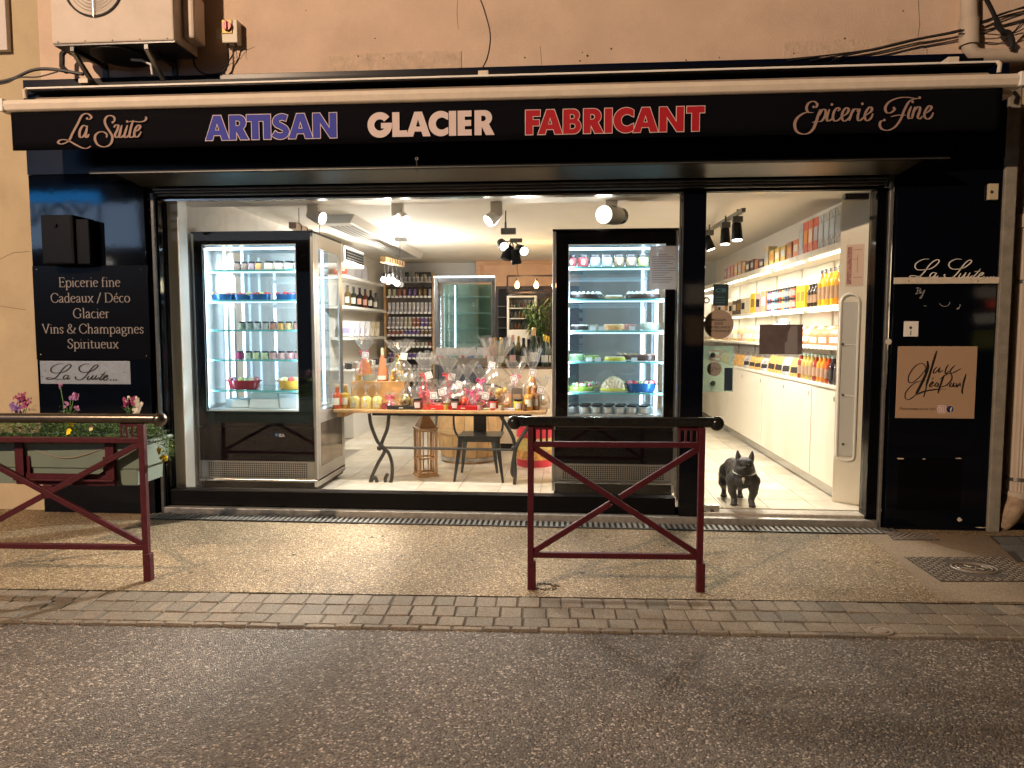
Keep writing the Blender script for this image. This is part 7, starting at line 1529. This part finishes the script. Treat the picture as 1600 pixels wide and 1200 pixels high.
# ------------------------------------------------------------------ right wall: counter, shelves, goods
CX = 2.23
zc2 = 1.5 - (606 - 520) * 5.84 / 1110
t = thing('white_counter', 'long low white cupboard counter with sliding doors along the right wall', 'counter', (CX + .2, .5, FZ))
cy0, cy1 = D(6.02), D(12.7)
lam = mat('cream_laminate', (.78, .73, .62), .4, var=.02, vs=3)
MB().box(CX + .02, RX1 - .002, cy0 + .01, cy1, FZ + .10, zc2 - .03).build('carcass', lam, t)
MB().box(CX - .005, RX1 - .002, cy0 - .01, cy1, zc2 - .028, zc2).build('worktop', lam, t, bevel=.003)
MB().box(CX + .05, RX1 - .002, cy0 + .03, cy1, FZ, FZ + .098).build('plinth', steel, t)
yy = cy0 + .012; k = 0
for wd in (.62, .78, .86, .86, .86, .86, .86, .86):
    MB().box(CX + (.002 if k % 2 else .006), CX + .018, yy + .004, yy + wd - .004, FZ + .11, zc2 - .034).build('door', lam, t, bevel=.002)
    MB().box(CX - .0, CX + .0015 if not k % 2 else CX + .0055, yy + .06, yy + .075, zc2 - .13, zc2 - .09).build('finger_pull', dark_metal, t)
    yy += wd; k += 1
# white end panel with an arched inset by the door
t = thing('arched_end_panel', 'tall white end panel with a long arched white handle right behind the door', 'panel', (PX(1362, 500, D(5.90)), D(5.90), FZ))
ey = D(5.90); ex0, ex1 = PX(1311, 500, ey) + .0, PX(1362, 500, ey); t.rotation_euler = (0, 0, rad(-33))
MB().box(ex0, ex1 + .10, ey, ey + .05, FZ, 2.598).build('upright', lam, t, bevel=.003)
ya = ey - .02; ax0, ax1 = PX(1321, 560, ya) - .025, PX(1343, 560, ya) - .0; za, zb2 = PZ(1332, 458, ya), PZ(1332, 716, ya)
rr_ = (ax1 - ax0) / 2; cxx = (ax0 + ax1) / 2
pts = [(ax0, ya, zb2), (ax0, ya, za - rr_)] + [(cxx - rr_ * math.cos(k * .5236), ya, za - rr_ + rr_ * math.sin(k * .5236)) for k in range(1, 6)] + [(ax1, ya, za - rr_), (ax1, ya, zb2)] + [(cxx + rr_ * math.cos(k * .5236), ya, zb2 - rr_ * math.sin(k * .5236) * .5) for k in range(1, 6)] + [(ax0, ya, zb2)]
MB().tube(pts, .011, 10).build('handle', white_satin, t, True)
MB().box(ax0 + .014, ax1 - .014, ya + .006, ya + .012, zb2, za - rr_).build('inset', mat('grey_cream_inset', (.55, .54, .50), .3), t)
for py in (538, 619, 697): c = P(1322, py, ya - .01); MB().ball(tuple(c), .011, 10, 6).build('bolt', dark_metal, t, True)
for py in (538, 619): MB().box(ax0 + .02, ax1 - .01, ya - .004, ya + .003, PZ(1332, py + 2, ya), PZ(1332, py + .0, ya)).build('cross_rail', white_satin, t)
t = thing('pink_evacuation_plan', 'pink printed plan with a column of small pictures pinned on the white end panel', 'poster', (PX(1362, 500, ey), ey, FZ)); yq = ey - .003; t.rotation_euler = (0, 0, rad(-33))
MB().box(PX(1324, 410, yq), PX(1351, 410, yq), yq, yq + .002, PZ(1338, 446, yq), PZ(1338, 380, yq)).build('sheet', mat('pink_paper', (.72, .52, .43), .6), t)
MB().box(PX(1326, 410, yq), PX(1333, 410, yq), yq - .002, yq - .0005, PZ(1338, 443, yq), PZ(1338, 384, yq)).build('picture_column', mat('dull_red_print', (.40, .20, .17), .6, var=.5, vs=40), t)
mb = MB()
for a_ in ((1336, 388, 1348, 389), (1334, 403, 1341, 404), (1341, 397, 1342, 425), (1336, 432, 1349, 433)): mb.box(PX(a_[0], 410, yq), PX(a_[2], 410, yq), yq - .002, yq - .0005, PZ(1338, a_[3], yq), PZ(1338, a_[1], yq))
mb.build('plan_lines', mat('dull_red_lines', (.45, .25, .2), .6), t)
# shelves
SX = 2.27
shz = [2.25, 1.73, 1.375]
sh_y0, sh_y1 = D(6.0), D(12.8)
for k, z in enumerate(shz):
    t = thing('goods_shelf', 'long white shelf on the right wall, %s' % ('the top one with tall cartons', 'the middle one with jars and yellow bottles', 'the lower one with bags of biscuits')[k], 'shelf', (SX, sh_y0, z), 'long white shelves on the right wall')
    MB().box(SX, RX1 - .002, sh_y0, sh_y1, z - (.055 if k == 0 else .03), z).build('board', lam, t, bevel=.003)
    if k < 2:
        yy = sh_y0 + .15
        while yy < sh_y1 - .9:
            MB().box(SX + .05, SX + .075, yy, yy + .95, z - (.055 if k == 0 else .03) - .014, z - (.057 if k == 0 else .032)).build('led_tube', warm_tube, t)
            if yy < D(11): lamp('AREA', (SX + .06, yy + .45, z - .09), 2.6, (1, .9, .70), t, (.9, .04), target=(SX + .18, yy + .45, z - 1))
            yy += 1.15
    yy = sh_y0 + .04; mb = MB()
    while yy < sh_y1 - .1:
        mb.box(SX - .004, SX - .0008, yy, yy + .05, z - .032, z - .004); yy += .105 if k else .21
    mb.build('price_tags', white_paint, t)
for k in range(7): MB().box(RX1 - .014, RX1 - .004, sh_y0 + .3 + k * .95, sh_y0 + .33 + k * .95, zc2 + .01, 2.19).build('wall_joint', mat('pale_joint', (.62, .58, .50), .6), t)
def along(k, n, y): return y
# middle shelf: yellow and orange bottles, cartons, jars two high
gx = SX + .06
yel = [(.72, .45, .02), (.75, .50, .03), (.68, .25, .02), (.72, .48, .03), (.66, .34, .02), (.74, .52, .04), (.6, .3, .03)]
for k in range(7):
    for r_ in range(2): put('syrup_bottle', bottle(.036, .33, mat('syrup_%d' % k, yel[k], .1, coat=.5), cap=steel, label=mat('brown_paper_label', (.30, .18, .10), .6), neck=.24, shoulder=.10), (gx + r_ * .10, D(6.12 + k * .105), shz[1] + .001), '%s yellow syrup bottle from the door in the %s row of the middle shelf' % (ORD[k], ('front', 'back')[r_]), 'bottle', 'syrup bottles on the middle right shelf', rz=-1.2)
for k in range(3): put('dark_oil_bottle', bottle(.033, .22, mat('oil_dark', (.04, .025, .015), .12, coat=.5), label=mat('brown_paper_label', (.30, .18, .10), .6), neck=.2), (gx, D(6.87 + k * .085), shz[1] + .001), '%s dark bottle from the door behind the yellow syrup bottles' % ORD[k], 'bottle', 'dark bottles on the middle right shelf', rz=-1.2)
for k in range(2): put('yellow_carton', carton(.11, .09, .22, mat('yellow_card', (.75, .50, .02), .5), mat('brown_print2', (.35, .18, .03), .6)), (gx + .01, D(7.18 + k * .13), shz[1] + .001), '%s big yellow carton from the door on the middle right shelf' % ORD[k], 'carton', 'yellow cartons on the middle right shelf', rz=-1.5)
spc = [(.65, .06, .06), (.70, .30, .22), (.12, .12, .12), (.05, .18, .50), (.70, .50, .05), (.60, .05, .05), (.16, .10, .08), (.05, .3, .55), (.6, .58, .55), (.5, .05, .12), (.05, .16, .4)]
for k in range(11):
    for r_ in range(2): put('spice_pot', jar(.042, .115, mat('spice_%d' % k, spc[k], .35), label=mat('grey_white_label', (.42, .42, .40), .5), n=12), (gx, D(7.46 + k * .092), shz[1] + .001 + r_ * .1165), '%s spice pot from the door in the %s layer on the middle right shelf' % (ORD[k], ('lower', 'upper')[r_]), 'jar', 'stacked spice pots on the middle right shelf', rz=-1.3)
for k, (c, h) in enumerate((((.72, .28, .16), .24), ((.5, .35, .35), .22), ((.74, .55, .04), .24), ((.7, .62, .42), .20), ((.7, .62, .42), .20), ((.12, .09, .06), .20), ((.12, .09, .06), .19), ((.65, .5, .35), .18), ((.72, .68, .62), .24), ((.6, .4, .3), .2), ((.62, .55, .5), .2), ((.3, .2, .18), .17), ((.66, .4, .2), .2), ((.7, .66, .6), .18), ((.3, .25, .22), .2), ((.7, .6, .4), .2))):
    put('tea_carton', carton(.13, .10, h, mat('card_%02x%02x%02x' % tuple(int(v * 255) for v in c), c, .5, var=.15, vs=30), [paper, ink, mat('brown_print2', (.35, .18, .03), .6)][k % 3]), (gx + .01, D(8.56 + k * .24), shz[1] + .001), '%s mixed carton from the door beyond the spice pots on the middle right shelf' % ORD[k], 'carton', 'mixed cartons on the middle right shelf', rz=-1.4)
# top shelf
tops = [((.10, .22, .36), .31, 'blue snowy'), ((.30, .36, .42), .31, 'grey blue'), ((.12, .24, .38), .31, 'blue snowy'), ((.32, .38, .44), .30, 'grey blue'), ((.22, .30, .38), .30, 'grey blue'), ((.60, .10, .07), .30, 'red'), ((.62, .18, .10), .30, 'red'), ((.58, .10, .08), .30, 'red'), ((.40, .42, .45), .30, 'grey'), ((.62, .20, .08), .17, 'orange'), ((.40, .20, .12), .17, 'brown'), ((.62, .42, .12), .16, 'golden'), ((.64, .45, .15), .16, 'golden'), ((.64, .45, .15), .16, 'golden'), ((.66, .52, .30), .22, 'cream'), ((.10, .14, .2), .10, 'navy'), ((.5, .2, .15), .12, 'brick red'), ((.10, .06, .05), .14, 'dark'), ((.12, .07, .05), .14, 'dark'), ((.45, .38, .35), .15, 'grey'), ((.55, .35, .22), .18, 'tan'), ((.6, .4, .25), .18, 'tan'), ((.55, .25, .25), .17, 'rose'), ((.6, .3, .35), .17, 'rose'), ((.5, .3, .3), .16, 'rose')]
yy = 6.10
for k, (c, h, nm2) in enumerate(tops):
    wd = .125 if h > .25 else .16; mm = mat('card_%02x%02x%02x' % tuple(int(v * 255) for v in c), c, .45, var=.45 if h > .25 else .15, vs=26, c2=((.62, .62, .62) if h > .25 and c[0] < .5 else None))
    put('gift_carton', carton(wd, .10, h, mm, [paper, mat('orange_print', (.68, .30, .08), .5), mat('pale_blue_print', (.45, .52, .60), .5)][k % 3] if h < .25 or c[0] > .5 else mat('pale_blue_print', (.45, .52, .60), .5)), (SX + .07, D(yy + wd / 2), shz[0] + .001), '%s carton, %s from the door on the top right shelf' % (nm2, ORD[k]), 'carton', 'cartons on the top right shelf', rz=-math.pi / 2)
    yy += wd + .012 + (.04 if h < .25 else 0)
# lower shelf: biscuit bags
for k in range(24):
    if k < 7: m_ = mat('red_brown_bag', (.50, .14, .06), .35, var=.35, vs=30); l_ = 'red brown biscuit bag'
    elif k < 9: m_ = mat('black_white_box', (.35, .34, .34), .4, var=.6, vs=18); l_ = 'black and white patterned bag'
    else: m_ = [mat('lemon_bag', (.66, .58, .22), .35, var=.35, vs=30), mat('pale_bag', (.66, .58, .42), .35, var=.3, vs=30), mat('peach_bag', (.68, .42, .25), .35, var=.3, vs=30)][k % 3]; l_ = ('lemon', 'pale', 'peach')[k % 3] + ' biscuit bag'
    hh = .15 if k < 7 else .19
    if k in (7, 8): hh = .27
    put('biscuit_bag', pouch(.17, .09, hh, m_, white_paint), (gx + .03, D(6.15 + k * .26), shz[2] + .001), '%s, %s from the door on the lower right shelf' % (l_, ORD[k]), 'bag', 'biscuit bags on the lower right shelf', rz=-1.25, tilt=(R.uniform(-.2, .1), R.uniform(-.15, .15)))
    if k < 6: put('biscuit_bag', pouch(.17, .09, .12, m_, white_paint), (gx + .07, D(6.2 + k * .26), shz[2] + .10), '%s lying on top, %s from the door on the lower right shelf' % (l_, ORD[k]), 'bag', 'biscuit bags on the lower right shelf', rz=-1.5, tilt=(-.9, 0))
# counter goods: oil bottles, snack bags, red boxes
oc = [('olive yellow', (.40, .33, .03)), ('black', (.03, .02, .03)), ('black', (.035, .03, .03)), ('red', (.48, .06, .02)), ('orange', (.62, .26, .03)), ('orange', (.60, .20, .02)), ('dark red', (.25, .03, .02)), ('olive', (.34, .28, .08)), ('golden', (.45, .33, .08)), ('golden', (.42, .30, .08)), ('dark red', (.22, .04, .03))]
for k, (n_, c) in enumerate(oc):
    for r_ in range(2): put('vinegar_bottle', bottle(.037, .245, mat('oil_%s' % n_.replace(' ', '_'), c, .08, coat=.5, var=.1, vs=20), cap=mat('pale_green_cap', (.30, .38, .33), .4), label=mat('taupe_label', (.36, .24, .17), .6) if c[0] > .1 else mat('dark_label', (.06, .05, .05), .5), neck=.22, shoulder=.12), (CX + .06 + r_ * .09, D(6.08 + k * .105), zc2 + .001), '%s vinegar bottle, %s from the door in the %s row on the white counter' % (n_, ORD[k], ('front', 'back')[r_]), 'bottle', 'vinegar bottles on the white counter', rz=-1.15)
for k in range(13):
    m_ = mat('golden_nuts_bag', (.66, .38, .12), .35, var=.45, vs=45) if k % 3 != 1 else mat('silver_black_bag', (.55, .55, .58), .3, .3, var=.5, vs=14)
    put('snack_bag', pouch(.16, .09, .19 if k < 4 else .15, m_, ink if k < 8 else None, key='s%d' % (k < 4)) + [('clear_top', 'ct', lambda: MB().box(-.075, .075, -.006, .006, .14, .195), cello)], (CX + .08, D(7.32 + k * .27), zc2 + .001), '%s snack bag from the vinegar bottles on the white counter' % ORD[k], 'bag', 'snack bags on the white counter', rz=-1.15, tilt=(-.1, R.uniform(-.1, .1)))
for k, (dd, zz_) in enumerate(((10.9, 0), (11.25, 0), (10.95, .085), (11.4, .085))):
    put('red_gift_box', carton(.20, .14, .08, mat('bright_red_card', (.66, .03, .03), .4), white_paint), (CX + .1, D(dd), zc2 + .001 + zz_), ['nearer lower', 'farther lower', 'nearer upper', 'farther upper'][k] + ' red box of the pile at the far end of the white counter', 'box', 'red boxes at the far end of the white counter', rz=-1.3)
# a glass note holder standing at the lock side of the door
GYd = GY - .002
def sticker(name, lbl, px, py, rpx, m_, lines, lm, cat='sticker'):
    c = P(px, py, GYd); r_ = rpx / F * 5.67; t = thing(name, lbl, cat, c)
    mb = MB(); n_ = 40; mb.add([(c.x + r_ * math.cos(k * 6.2832 / n_), GYd - y_, c.z + r_ * math.sin(k * 6.2832 / n_)) for y_ in (0, .0012) for k in range(n_)], [tuple(range(n_)), tuple(range(n_, 2 * n_))[::-1]] + [(k, (k + 1) % n_, n_ + (k + 1) % n_, n_ + k) for k in range(n_)]); mb.build('disc', m_, t)
    for s_, x0_, x1_, y_ in lines: text_mesh(s_, PX(x0_, y_, GYd), PX(x1_, y_, GYd), PZ(px, y_, GYd), GYd - .0012, lm, 'lettering', t, bold=.012)
    return t
sticker('surveillance_sticker', 'round taupe sticker reading magasin sous surveillance electronique on the door glass', 1123.2, 507, 22.3, mat('taupe_vinyl', (.34, .26, .20), .6), (('MAGASIN', 1112, 1134, 501.5), ('SOUS', 1116.2, 1129.5, 507.3), ('SURVEILLANCE', 1104.8, 1140.5, 513), ('ELECTRONIQUE', 1104.8, 1140.5, 518.7)), ink)
t = sticker('logo_sticker', 'small round grey sticker with handwritten logo low on the door glass', 1116, 576.5, 11, mat('grey_vinyl', (.28, .26, .23), .6), (), ink)
f0 = front(GYd - .0014, 1095, 430, 6.32)
ribbons([[(115, 905), (80, 930), (85, 955), (150, 900)], [(135, 885), (110, 960)], [(140, 925), (155, 915), (150, 935), (175, 925), (195, 915)]], 2, 5, f0).build('handwriting', ink, t)
t = thing('card_logo_sticker', 'dark rectangular bank card sticker above the round taupe sticker', 'sticker', P(1127, 477, GYd))
MB().box(PX(1114.5, 460, GYd), PX(1138, 460, GYd), GYd - .0012, GYd, PZ(1127, 477.5, GYd), PZ(1127, 444, GYd)).build('label', mat('petrol_vinyl', (.022, .045, .055), .4), t)
text_mesh('CB', PX(1118, 460, GYd), PX(1134.5, 460, GYd), PZ(1127, 456.5, GYd), GYd - .0013, mat('light_teal_print', (.10, .22, .27), .5), 'lettering', t, squash=.62, bold=.02)
text_mesh('PAIEMENT', PX(1118, 470, GYd), PX(1135, 470, GYd), PZ(1127, 466.5, GYd), GYd - .0013, grey_print, 'lettering', t) if False else None
mb = MB()
for y_ in (464, 468.5, 472.5): mb.box(PX(1118, y_, GYd), PX(1134 - (y_ % 3), y_, GYd), GYd - .0020, GYd - .0014, PZ(1127, y_ + .9, GYd), PZ(1127, y_, GYd))
mb.build('print_lines', MATS['light_teal_print'], t)
t = thing('opening_hours_sheet', 'dark grey sheet with a pale figure print taped to the middle of the door glass', 'notice', P(1220, 553, GYd))
MB().box(PX(1186.5, 530, GYd), PX(1254, 530, GYd), GYd - .001, GYd, PZ(1220, 553.5, GYd), PZ(1220, 507, GYd)).build('sheet', mat('taupe_grey_print', (.13, .10, .10), .45, var=.25, vs=9), t)
mb = MB(); mb.prism([(PX(x, y, GYd), 0, PZ(x, y, GYd)) for x, y in ((1226, 553), (1226, 536), (1230, 534), (1231, 520), (1236, 509), (1246, 509), (1246, 553))], (0, GYd - .0022, 0), (0, .001, 0)); mb.build('pale_figure', mat('pale_grey_print', (.24, .22, .23), .5), t)
t = thing('glass_lock_plate', 'pale green glass rectangle with two round knobs low at the lock side of the door', 'glass plate', P(1122, 612, GY + .03))
a, b = P(1097, 612, GY + .03), P(1147, 541, GY + .03); MB().box(dl0 + .006, b.x, GY + .03, GY + .038, a.z, b.z).build('plate', glassmat('green_tint_glass', (.80, .90, .84), .06, haze=.22, hc=(.45, .58, .50)), t)
for py in (555, 599): c = P(1114, py, GY + .02); MB().tube([c + Vector((0, -.001, 0)), c + Vector((0, .05, 0))], .020, 18).build('knob', mat('grey_knob', (.16, .17, .17), .35, .6), t, True)
MB().box(PX(1133, 590, GY), PX(1146, 590, GY), GY + .0285, GY + .0295, PZ(1140, 611, GY), PZ(1140, 575, GY)).build('blue_card', mat('navy_card', (.03, .05, .09), .5), t)
# sign with a bold Q on the far shelf
t = thing('ring_logo_board', 'white card with a thick black ring logo far back on the middle right shelf', 'sign', P(1103, 478, D(11.6)))
Y = D(11.6); MB().box(PX(1096, 470, Y), PX(1114, 470, Y), Y, Y + .006, shz[1] + .001, PZ(1103, 461, Y)).build('board', white_paint, t)
mb = MB(); c = P(1104, 469, Y); mb.tube([(c.x + .042 * math.cos(k * .35), Y - .003, c.z + .042 * math.sin(k * .35)) for k in range(19)], .012, 6); mb.build('ring', ink, t, True)

# ------------------------------------------------------------------ the dog
def skin(name, verts, edges, radii, m, root=0, sub=2, loc=(0, 0, 0), parent=None):
    me = bpy.data.meshes.new(name); me.from_pydata(verts, edges, []); o = bpy.data.objects.new(name, me); col.objects.link(o); o.location = loc
    s = o.modifiers.new('skin', 'SKIN'); s.use_smooth_shade = True
    for i, r_ in enumerate(radii):
        me.skin_vertices[0].data[i].radius = (r_, r_) if not isinstance(r_, tuple) else r_
    me.skin_vertices[0].data[root].use_root = True
    u = o.modifiers.new('smooth', 'SUBSURF'); u.levels = sub; u.render_levels = sub
    me.materials.append(m)
    if parent: o.parent = parent
    return o
fur = mat('blue_grey_fur', (.027, .026, .027), .5, var=.25, vs=30, bump=.25, bs=220, spec=.35)
dfoot = G(1160, 789, FZ)
dog = thing('dog', 'grey french bulldog with white chest blaze standing inside the glass door', 'dog', (dfoot.x, dfoot.y, FZ), rz=rad(-14))
# local frame: dog faces the camera (-y), body runs back to the upper left
hx, hy = -.085, .235                                     # hips relative to chest
V = [(0, .04, .250), (hx * .5, .14, .265), (hx, hy + .0, .270), (.005, -.03, .285), (.012, -.055, .335),      # 0 chest 1 mid 2 hips 3 neck 4 head base
     (-.078, .0, .205), (-.082, -.01, .115), (-.062, -.010, .05), (-.066, -.03, .015),                       # 5-8 left front
     (.078, .0, .205), (.084, -.01, .115), (.066, -.018, .05), (.076, -.045, .012),                        # 9-12 right front
     (hx - .065, hy + .03, .19), (hx - .080, hy + .0, .125), (hx - .070, hy + .06, .06), (hx - .070, hy + .03, .015),   # 13-16 left hind
     (hx + .060, hy + .03, .19), (hx + .065, hy + .0, .125), (hx + .060, hy + .06, .06), (hx + .064, hy + .03, .015)]
E = [(0, 1), (1, 2), (0, 3), (3, 4), (0, 5), (5, 6), (6, 7), (7, 8), (0, 9), (9, 10), (10, 11), (11, 12), (2, 13), (13, 14), (14, 15), (15, 16), (2, 17), (17, 18), (18, 19), (19, 20)]
RR = [.108, .092, .080, .086, .07, .060, .036, .025, .026, .060, .036, .025, .026, .056, .038, .021, .022, .056, .038, .021, .022]
S_ = 1.0
hb = MB(); H = Vector((.010, -.085, .352)) * S_
for i_, j_ in E: hb.tube([V[i_], V[j_]], .05, 14, rs=[RR[i_] * .98, RR[j_] * .98])
for v_, r_ in zip(V, RR): hb.ball(v_, r_, 14, 10)
hb.ball((hx * .5, .10, .235), .095, 14, 10); hb.ball((hx - .055, hy + .01, .225), .062, 12, 8, 1.2); hb.ball((hx + .055, hy + .01, .225), .062, 12, 8, 1.2)
hb.ball(tuple(H), .072, 18, 12, .86); hb.ball(tuple(H + Vector((0, -.040, -.030))), .046, 16, 10, .8); hb.ball(tuple(H + Vector((-.036, -.040, -.042))), .034, 12, 8, 1.1); hb.ball(tuple(H + Vector((.036, -.040, -.042))), .034, 12, 8, 1.1); hb.ball(tuple(H + Vector((0, -.044, -.064))), .028, 12, 8, .7)
hb.ball(tuple(H + Vector((-.034, -.030, .026))), .030, 12, 8, .8); hb.ball(tuple(H + Vector((.034, -.030, .026))), .030, 12, 8, .8); hb.ball(tuple(H + Vector((0, .03, -.04))), .082, 14, 8)
hb.ball((-.065, -.012, .225), .055, 14, 8, 1.2); hb.ball((.065, -.012, .225), .055, 14, 8, 1.2); hb.ball((0, -.03, .215), .075, 14, 8)
for s_ in (-1, 1):
    e0 = H + Vector((s_ * .046, .0, .030)); hb.tube([e0, e0 + Vector((s_ * .006, .002, .035)), e0 + Vector((s_ * .009, .004, .062)), e0 + Vector((s_ * .010, .004, .084))], .02, 10, rs=[.026, .023, .014, .005])
for (x, y) in ((-.066, -.03), (.076, -.045), (hx - .070, hy + .03), (hx + .064, hy + .03)):
    hb.ball((x, y + .004, .020), .026, 12, 8, .8)
    for k in range(4): hb.ball((x - .021 + k * .014, y - .024 + (.006 if k in (0, 3) else 0), .0115), .0105, 10, 6, .95)
hb.tube([(hx, hy + .10, .28), (hx, hy + .13, .285)], .018, 8)
head = hb.build('body', fur, dog, True, world=False); rm = head.modifiers.new('one_surface', 'REMESH'); rm.mode = 'VOXEL'; rm.voxel_size = .0045; rm.use_smooth_shade = True
sm = head.modifiers.new('soften', 'SMOOTH'); sm.iterations = 7; sm.factor = .5
for s_ in (-1, 1):
    MB().ball(tuple(H + Vector((s_ * .031, -.064, .006))), .0105, 10, 8).build('eye', mat('dark_wet_eye', (.01, .006, .004), .05), dog, True, world=False)
MB().ball(tuple(H + Vector((0, -.083, -.014))), .013, 12, 8, .7).build('nose', mat('black_nose', (.006, .006, .006), .3), dog, True, world=False)
MB().tube([H + Vector((-.030, -.074, -.050)), H + Vector((-.012, -.088, -.040)), H + Vector((0, -.090, -.036)), H + Vector((.012, -.088, -.040)), H + Vector((.030, -.074, -.050))], .0025, 6).build('mouth', mat('mouth_line', (.008, .006, .006), .6), dog, True, world=False)
pk2 = MB()
for s_ in (-1, 1):
    e0 = H + Vector((s_ * .045, -.018, .034)); pk2.add([e0 + Vector((-.009, -.003, .0)), e0 + Vector((.009, -.003, .0)), e0 + Vector((s_ * .006, .006, .042))], [(0, 1, 2)])
pk2.build('inner_ear', mat('dull_pink_ear', (.13, .085, .08), .7), dog, world=False)
bz = MB(); bz.ball((.004, -.100, .258), .02, 12, 8, 1.7); bz.v = [(.004 + (x - .004) * .6 * (1 if z > .25 else .6), -.100 + (y + .100) * .5, z) for x, y, z in bz.v]
bz.build('chest_blaze', mat('white_fur', (.72, .68, .60), .8, bump=.3, bs=200), dog, True, world=False)
bpy.data.objects['chest_blaze'].location = (0, .0, -.028)
MB().tube([(.010 + .092 * math.cos(k * .4), -.035 + .082 * math.sin(k * .4), .300 - .02 * math.sin(k * .4) * -1 - .012) for k in range(17)], .0045, 6).build('collar', mat('steel_chain', (.6, .58, .5), .3, .9), dog, True, world=False)

# ------------------------------------------------------------------ across the street (behind the camera, seen in reflections, carries the street lamp)
ob = thing('opposite_building', 'plain ochre building across the street with an optician sign', 'building', (-3, -13, 0))
MB().box(-24, 16, -13.5, -13.0, 0, 9).build('wall', mat('opposite_render', (.14, .11, .08), .9, var=.15, vs=1.5, stain=.3, ss=1.3), ob)
for k in range(9): 
    if k in (2, 3): continue
    MB().box(-22 + k * 4, -20.8 + k * 4, -13.01, -12.97, 4.6, 6.3).build('shutter', mat('grey_shutter', (.12, .13, .13), .6), ob)
MB().box(-14.8, -6.6, -13.02, -12.9, .0, 3.1).build('shop_window', mat('dim_shop_window', (.02, .025, .03), .1, emit=.05, ec=(.5, .7, 1)), ob)
sg = thing('optician_sign', 'long pale illuminated optician sign with a blue band across the street', 'sign', (-11, -12.9, 4)) 
zsg = 4.5
MB().box(-11.3, -6.6, -12.96, -12.85, zsg - .55, zsg + .42).build('sign_box', mat('pale_lit_sign', (.3, .34, .4), .5, emit=.35, ec=(.75, .78, .85)), sg)
MB().box(-18.4, -11.4, -12.96, -12.85, zsg - .75, zsg + .42).build('sign_box', mat('blue_lit_sign', (.3, .34, .4), .5, emit=3.2, ec=(.45, .66, 1.0)), sg)
MB().box(-18.4, -12.4, -12.845, -12.83, zsg + .45, zsg + .72).build('blue_band', mat('lit_blue_band', (.02, .2, .6), .4, emit=5.0, ec=(.03, .36, 1.0)), sg)
def back_text(s, xr_, w_, z, m_):
    cu = bpy.data.curves.new('t', 'FONT'); cu.body = s; cu.size = 1; cu.offset = .015; o = bpy.data.objects.new('t', cu); col.objects.link(o)
    me = bpy.data.meshes.new_from_object(o.evaluated_get(bpy.context.evaluated_depsgraph_get())); xs = [v.co.x for v in me.vertices]; k = w_ / (max(xs) - min(xs)); mb = MB()
    mb.add([(xr_ - (v.co.x - min(xs)) * k, -12.84, z + v.co.y * k) for v in me.vertices], [tuple(p.vertices) for p in me.polygons]); bpy.data.objects.remove(o); bpy.data.curves.remove(cu); bpy.data.meshes.remove(me); mb.build('lettering', m_, sg)
back_text('OPTIQUE', -7.6, 3.1, zsg - .30, ink); back_text('LYON', -12.4, 2.0, zsg - .14, ink)
sl = thing('street_lamp', 'wall bracket street lamp with a warm glowing head across the street on the left', 'street lamp', (-7.5, -12.9, 7.6))
MB().tube(catmull([(-7.5, -12.98, 7.4), (-7.5, -12.2, 7.9), (-7.5, -10.8, 8.0)], 5), .035, 8).build('bracket', dark_metal, sl, True)
MB().lathe([(.001, .10), (.12, .08), (.26, 0), (.24, 0), (.001, .0)], 18, (-7.5, -10.6, 7.98)).build('shade', dark_metal, sl, True)
MB().lathe([(.001, -.10), (.09, -.07), (.14, .0)], 16, (-7.5, -10.6, 7.97)).build('globe', mat('lit_street_globe', (1, .7, .4), .4, emit=6.0, ec=(1, .62, .34)), sl, True)
lamp('SPOT', (-7.5, -10.6, 7.84), 4900, (1.0, .71, .48), sl, .12, target=(-2.5, 0, 1.6), angle=115, blend=.6)

lw_ = thing('lit_shop_window', 'warm lit shop window with a red sign across the street', 'shop window', (10.6, -12.95, 1.2))
wm = lambda n, c, e: mat(n, c, .5, emit=e, ec=c)
MB().box(9.9, 11.4, -12.98, -12.9, .9, 2.7).build('frame', black_satin, lw_)
for a_ in ((10.0, 11.3, 2.35, 2.6, wm('lit_cream', (1, .75, .5), .7)), (10.3, 10.8, 2.1, 2.3, wm('lit_red', (1, .12, .03), 1.6)), (10.0, 11.3, 1.7, 1.95, wm('lit_warm_white', (1, .8, .6), .9)), (10.0, 11.2, 1.1, 1.5, wm('lit_olive', (.45, .4, .05), .5))):
    MB().box(a_[0], a_[1], -12.895, -12.88, a_[2], a_[3]).build('lit_pane', a_[4], lw_)
lw2 = thing('lit_far_window', 'unseen dim warm window added across the street for the mullion reflection', 'far_window', (3.4, -12.95, 1))
MB().box(2.9, 3.9, -12.98, -12.9, .2, 2.9).build('frame', black_satin, lw2)
for a_ in ((3.0, 3.8, 2.2, 2.7, 'lit_cream'), (3.0, 3.5, 1.2, 1.9, 'lit_brown')): MB().box(a_[0], a_[1], -12.895, -12.88, a_[2], a_[3]).build('lit_pane', wm(a_[4], (.8, .45, .2), .5), lw2)  # unseen panes added for the brown shapes mirrored in the mullion
tag(MB().lathe([(.001, -.05), (.28, -.02), (.28, .02), (.001, .05)], 16, (-12.3, -12.6, 3.35)).build('far_street_light', wm('lit_far_street_light', (1, .95, .85), 6.0), None, True), 'small bright oval street light across the street, added for the streak mirrored in the left panel', 'lamp')  # unseen glowing oval added for the white streak mirrored in the left panel
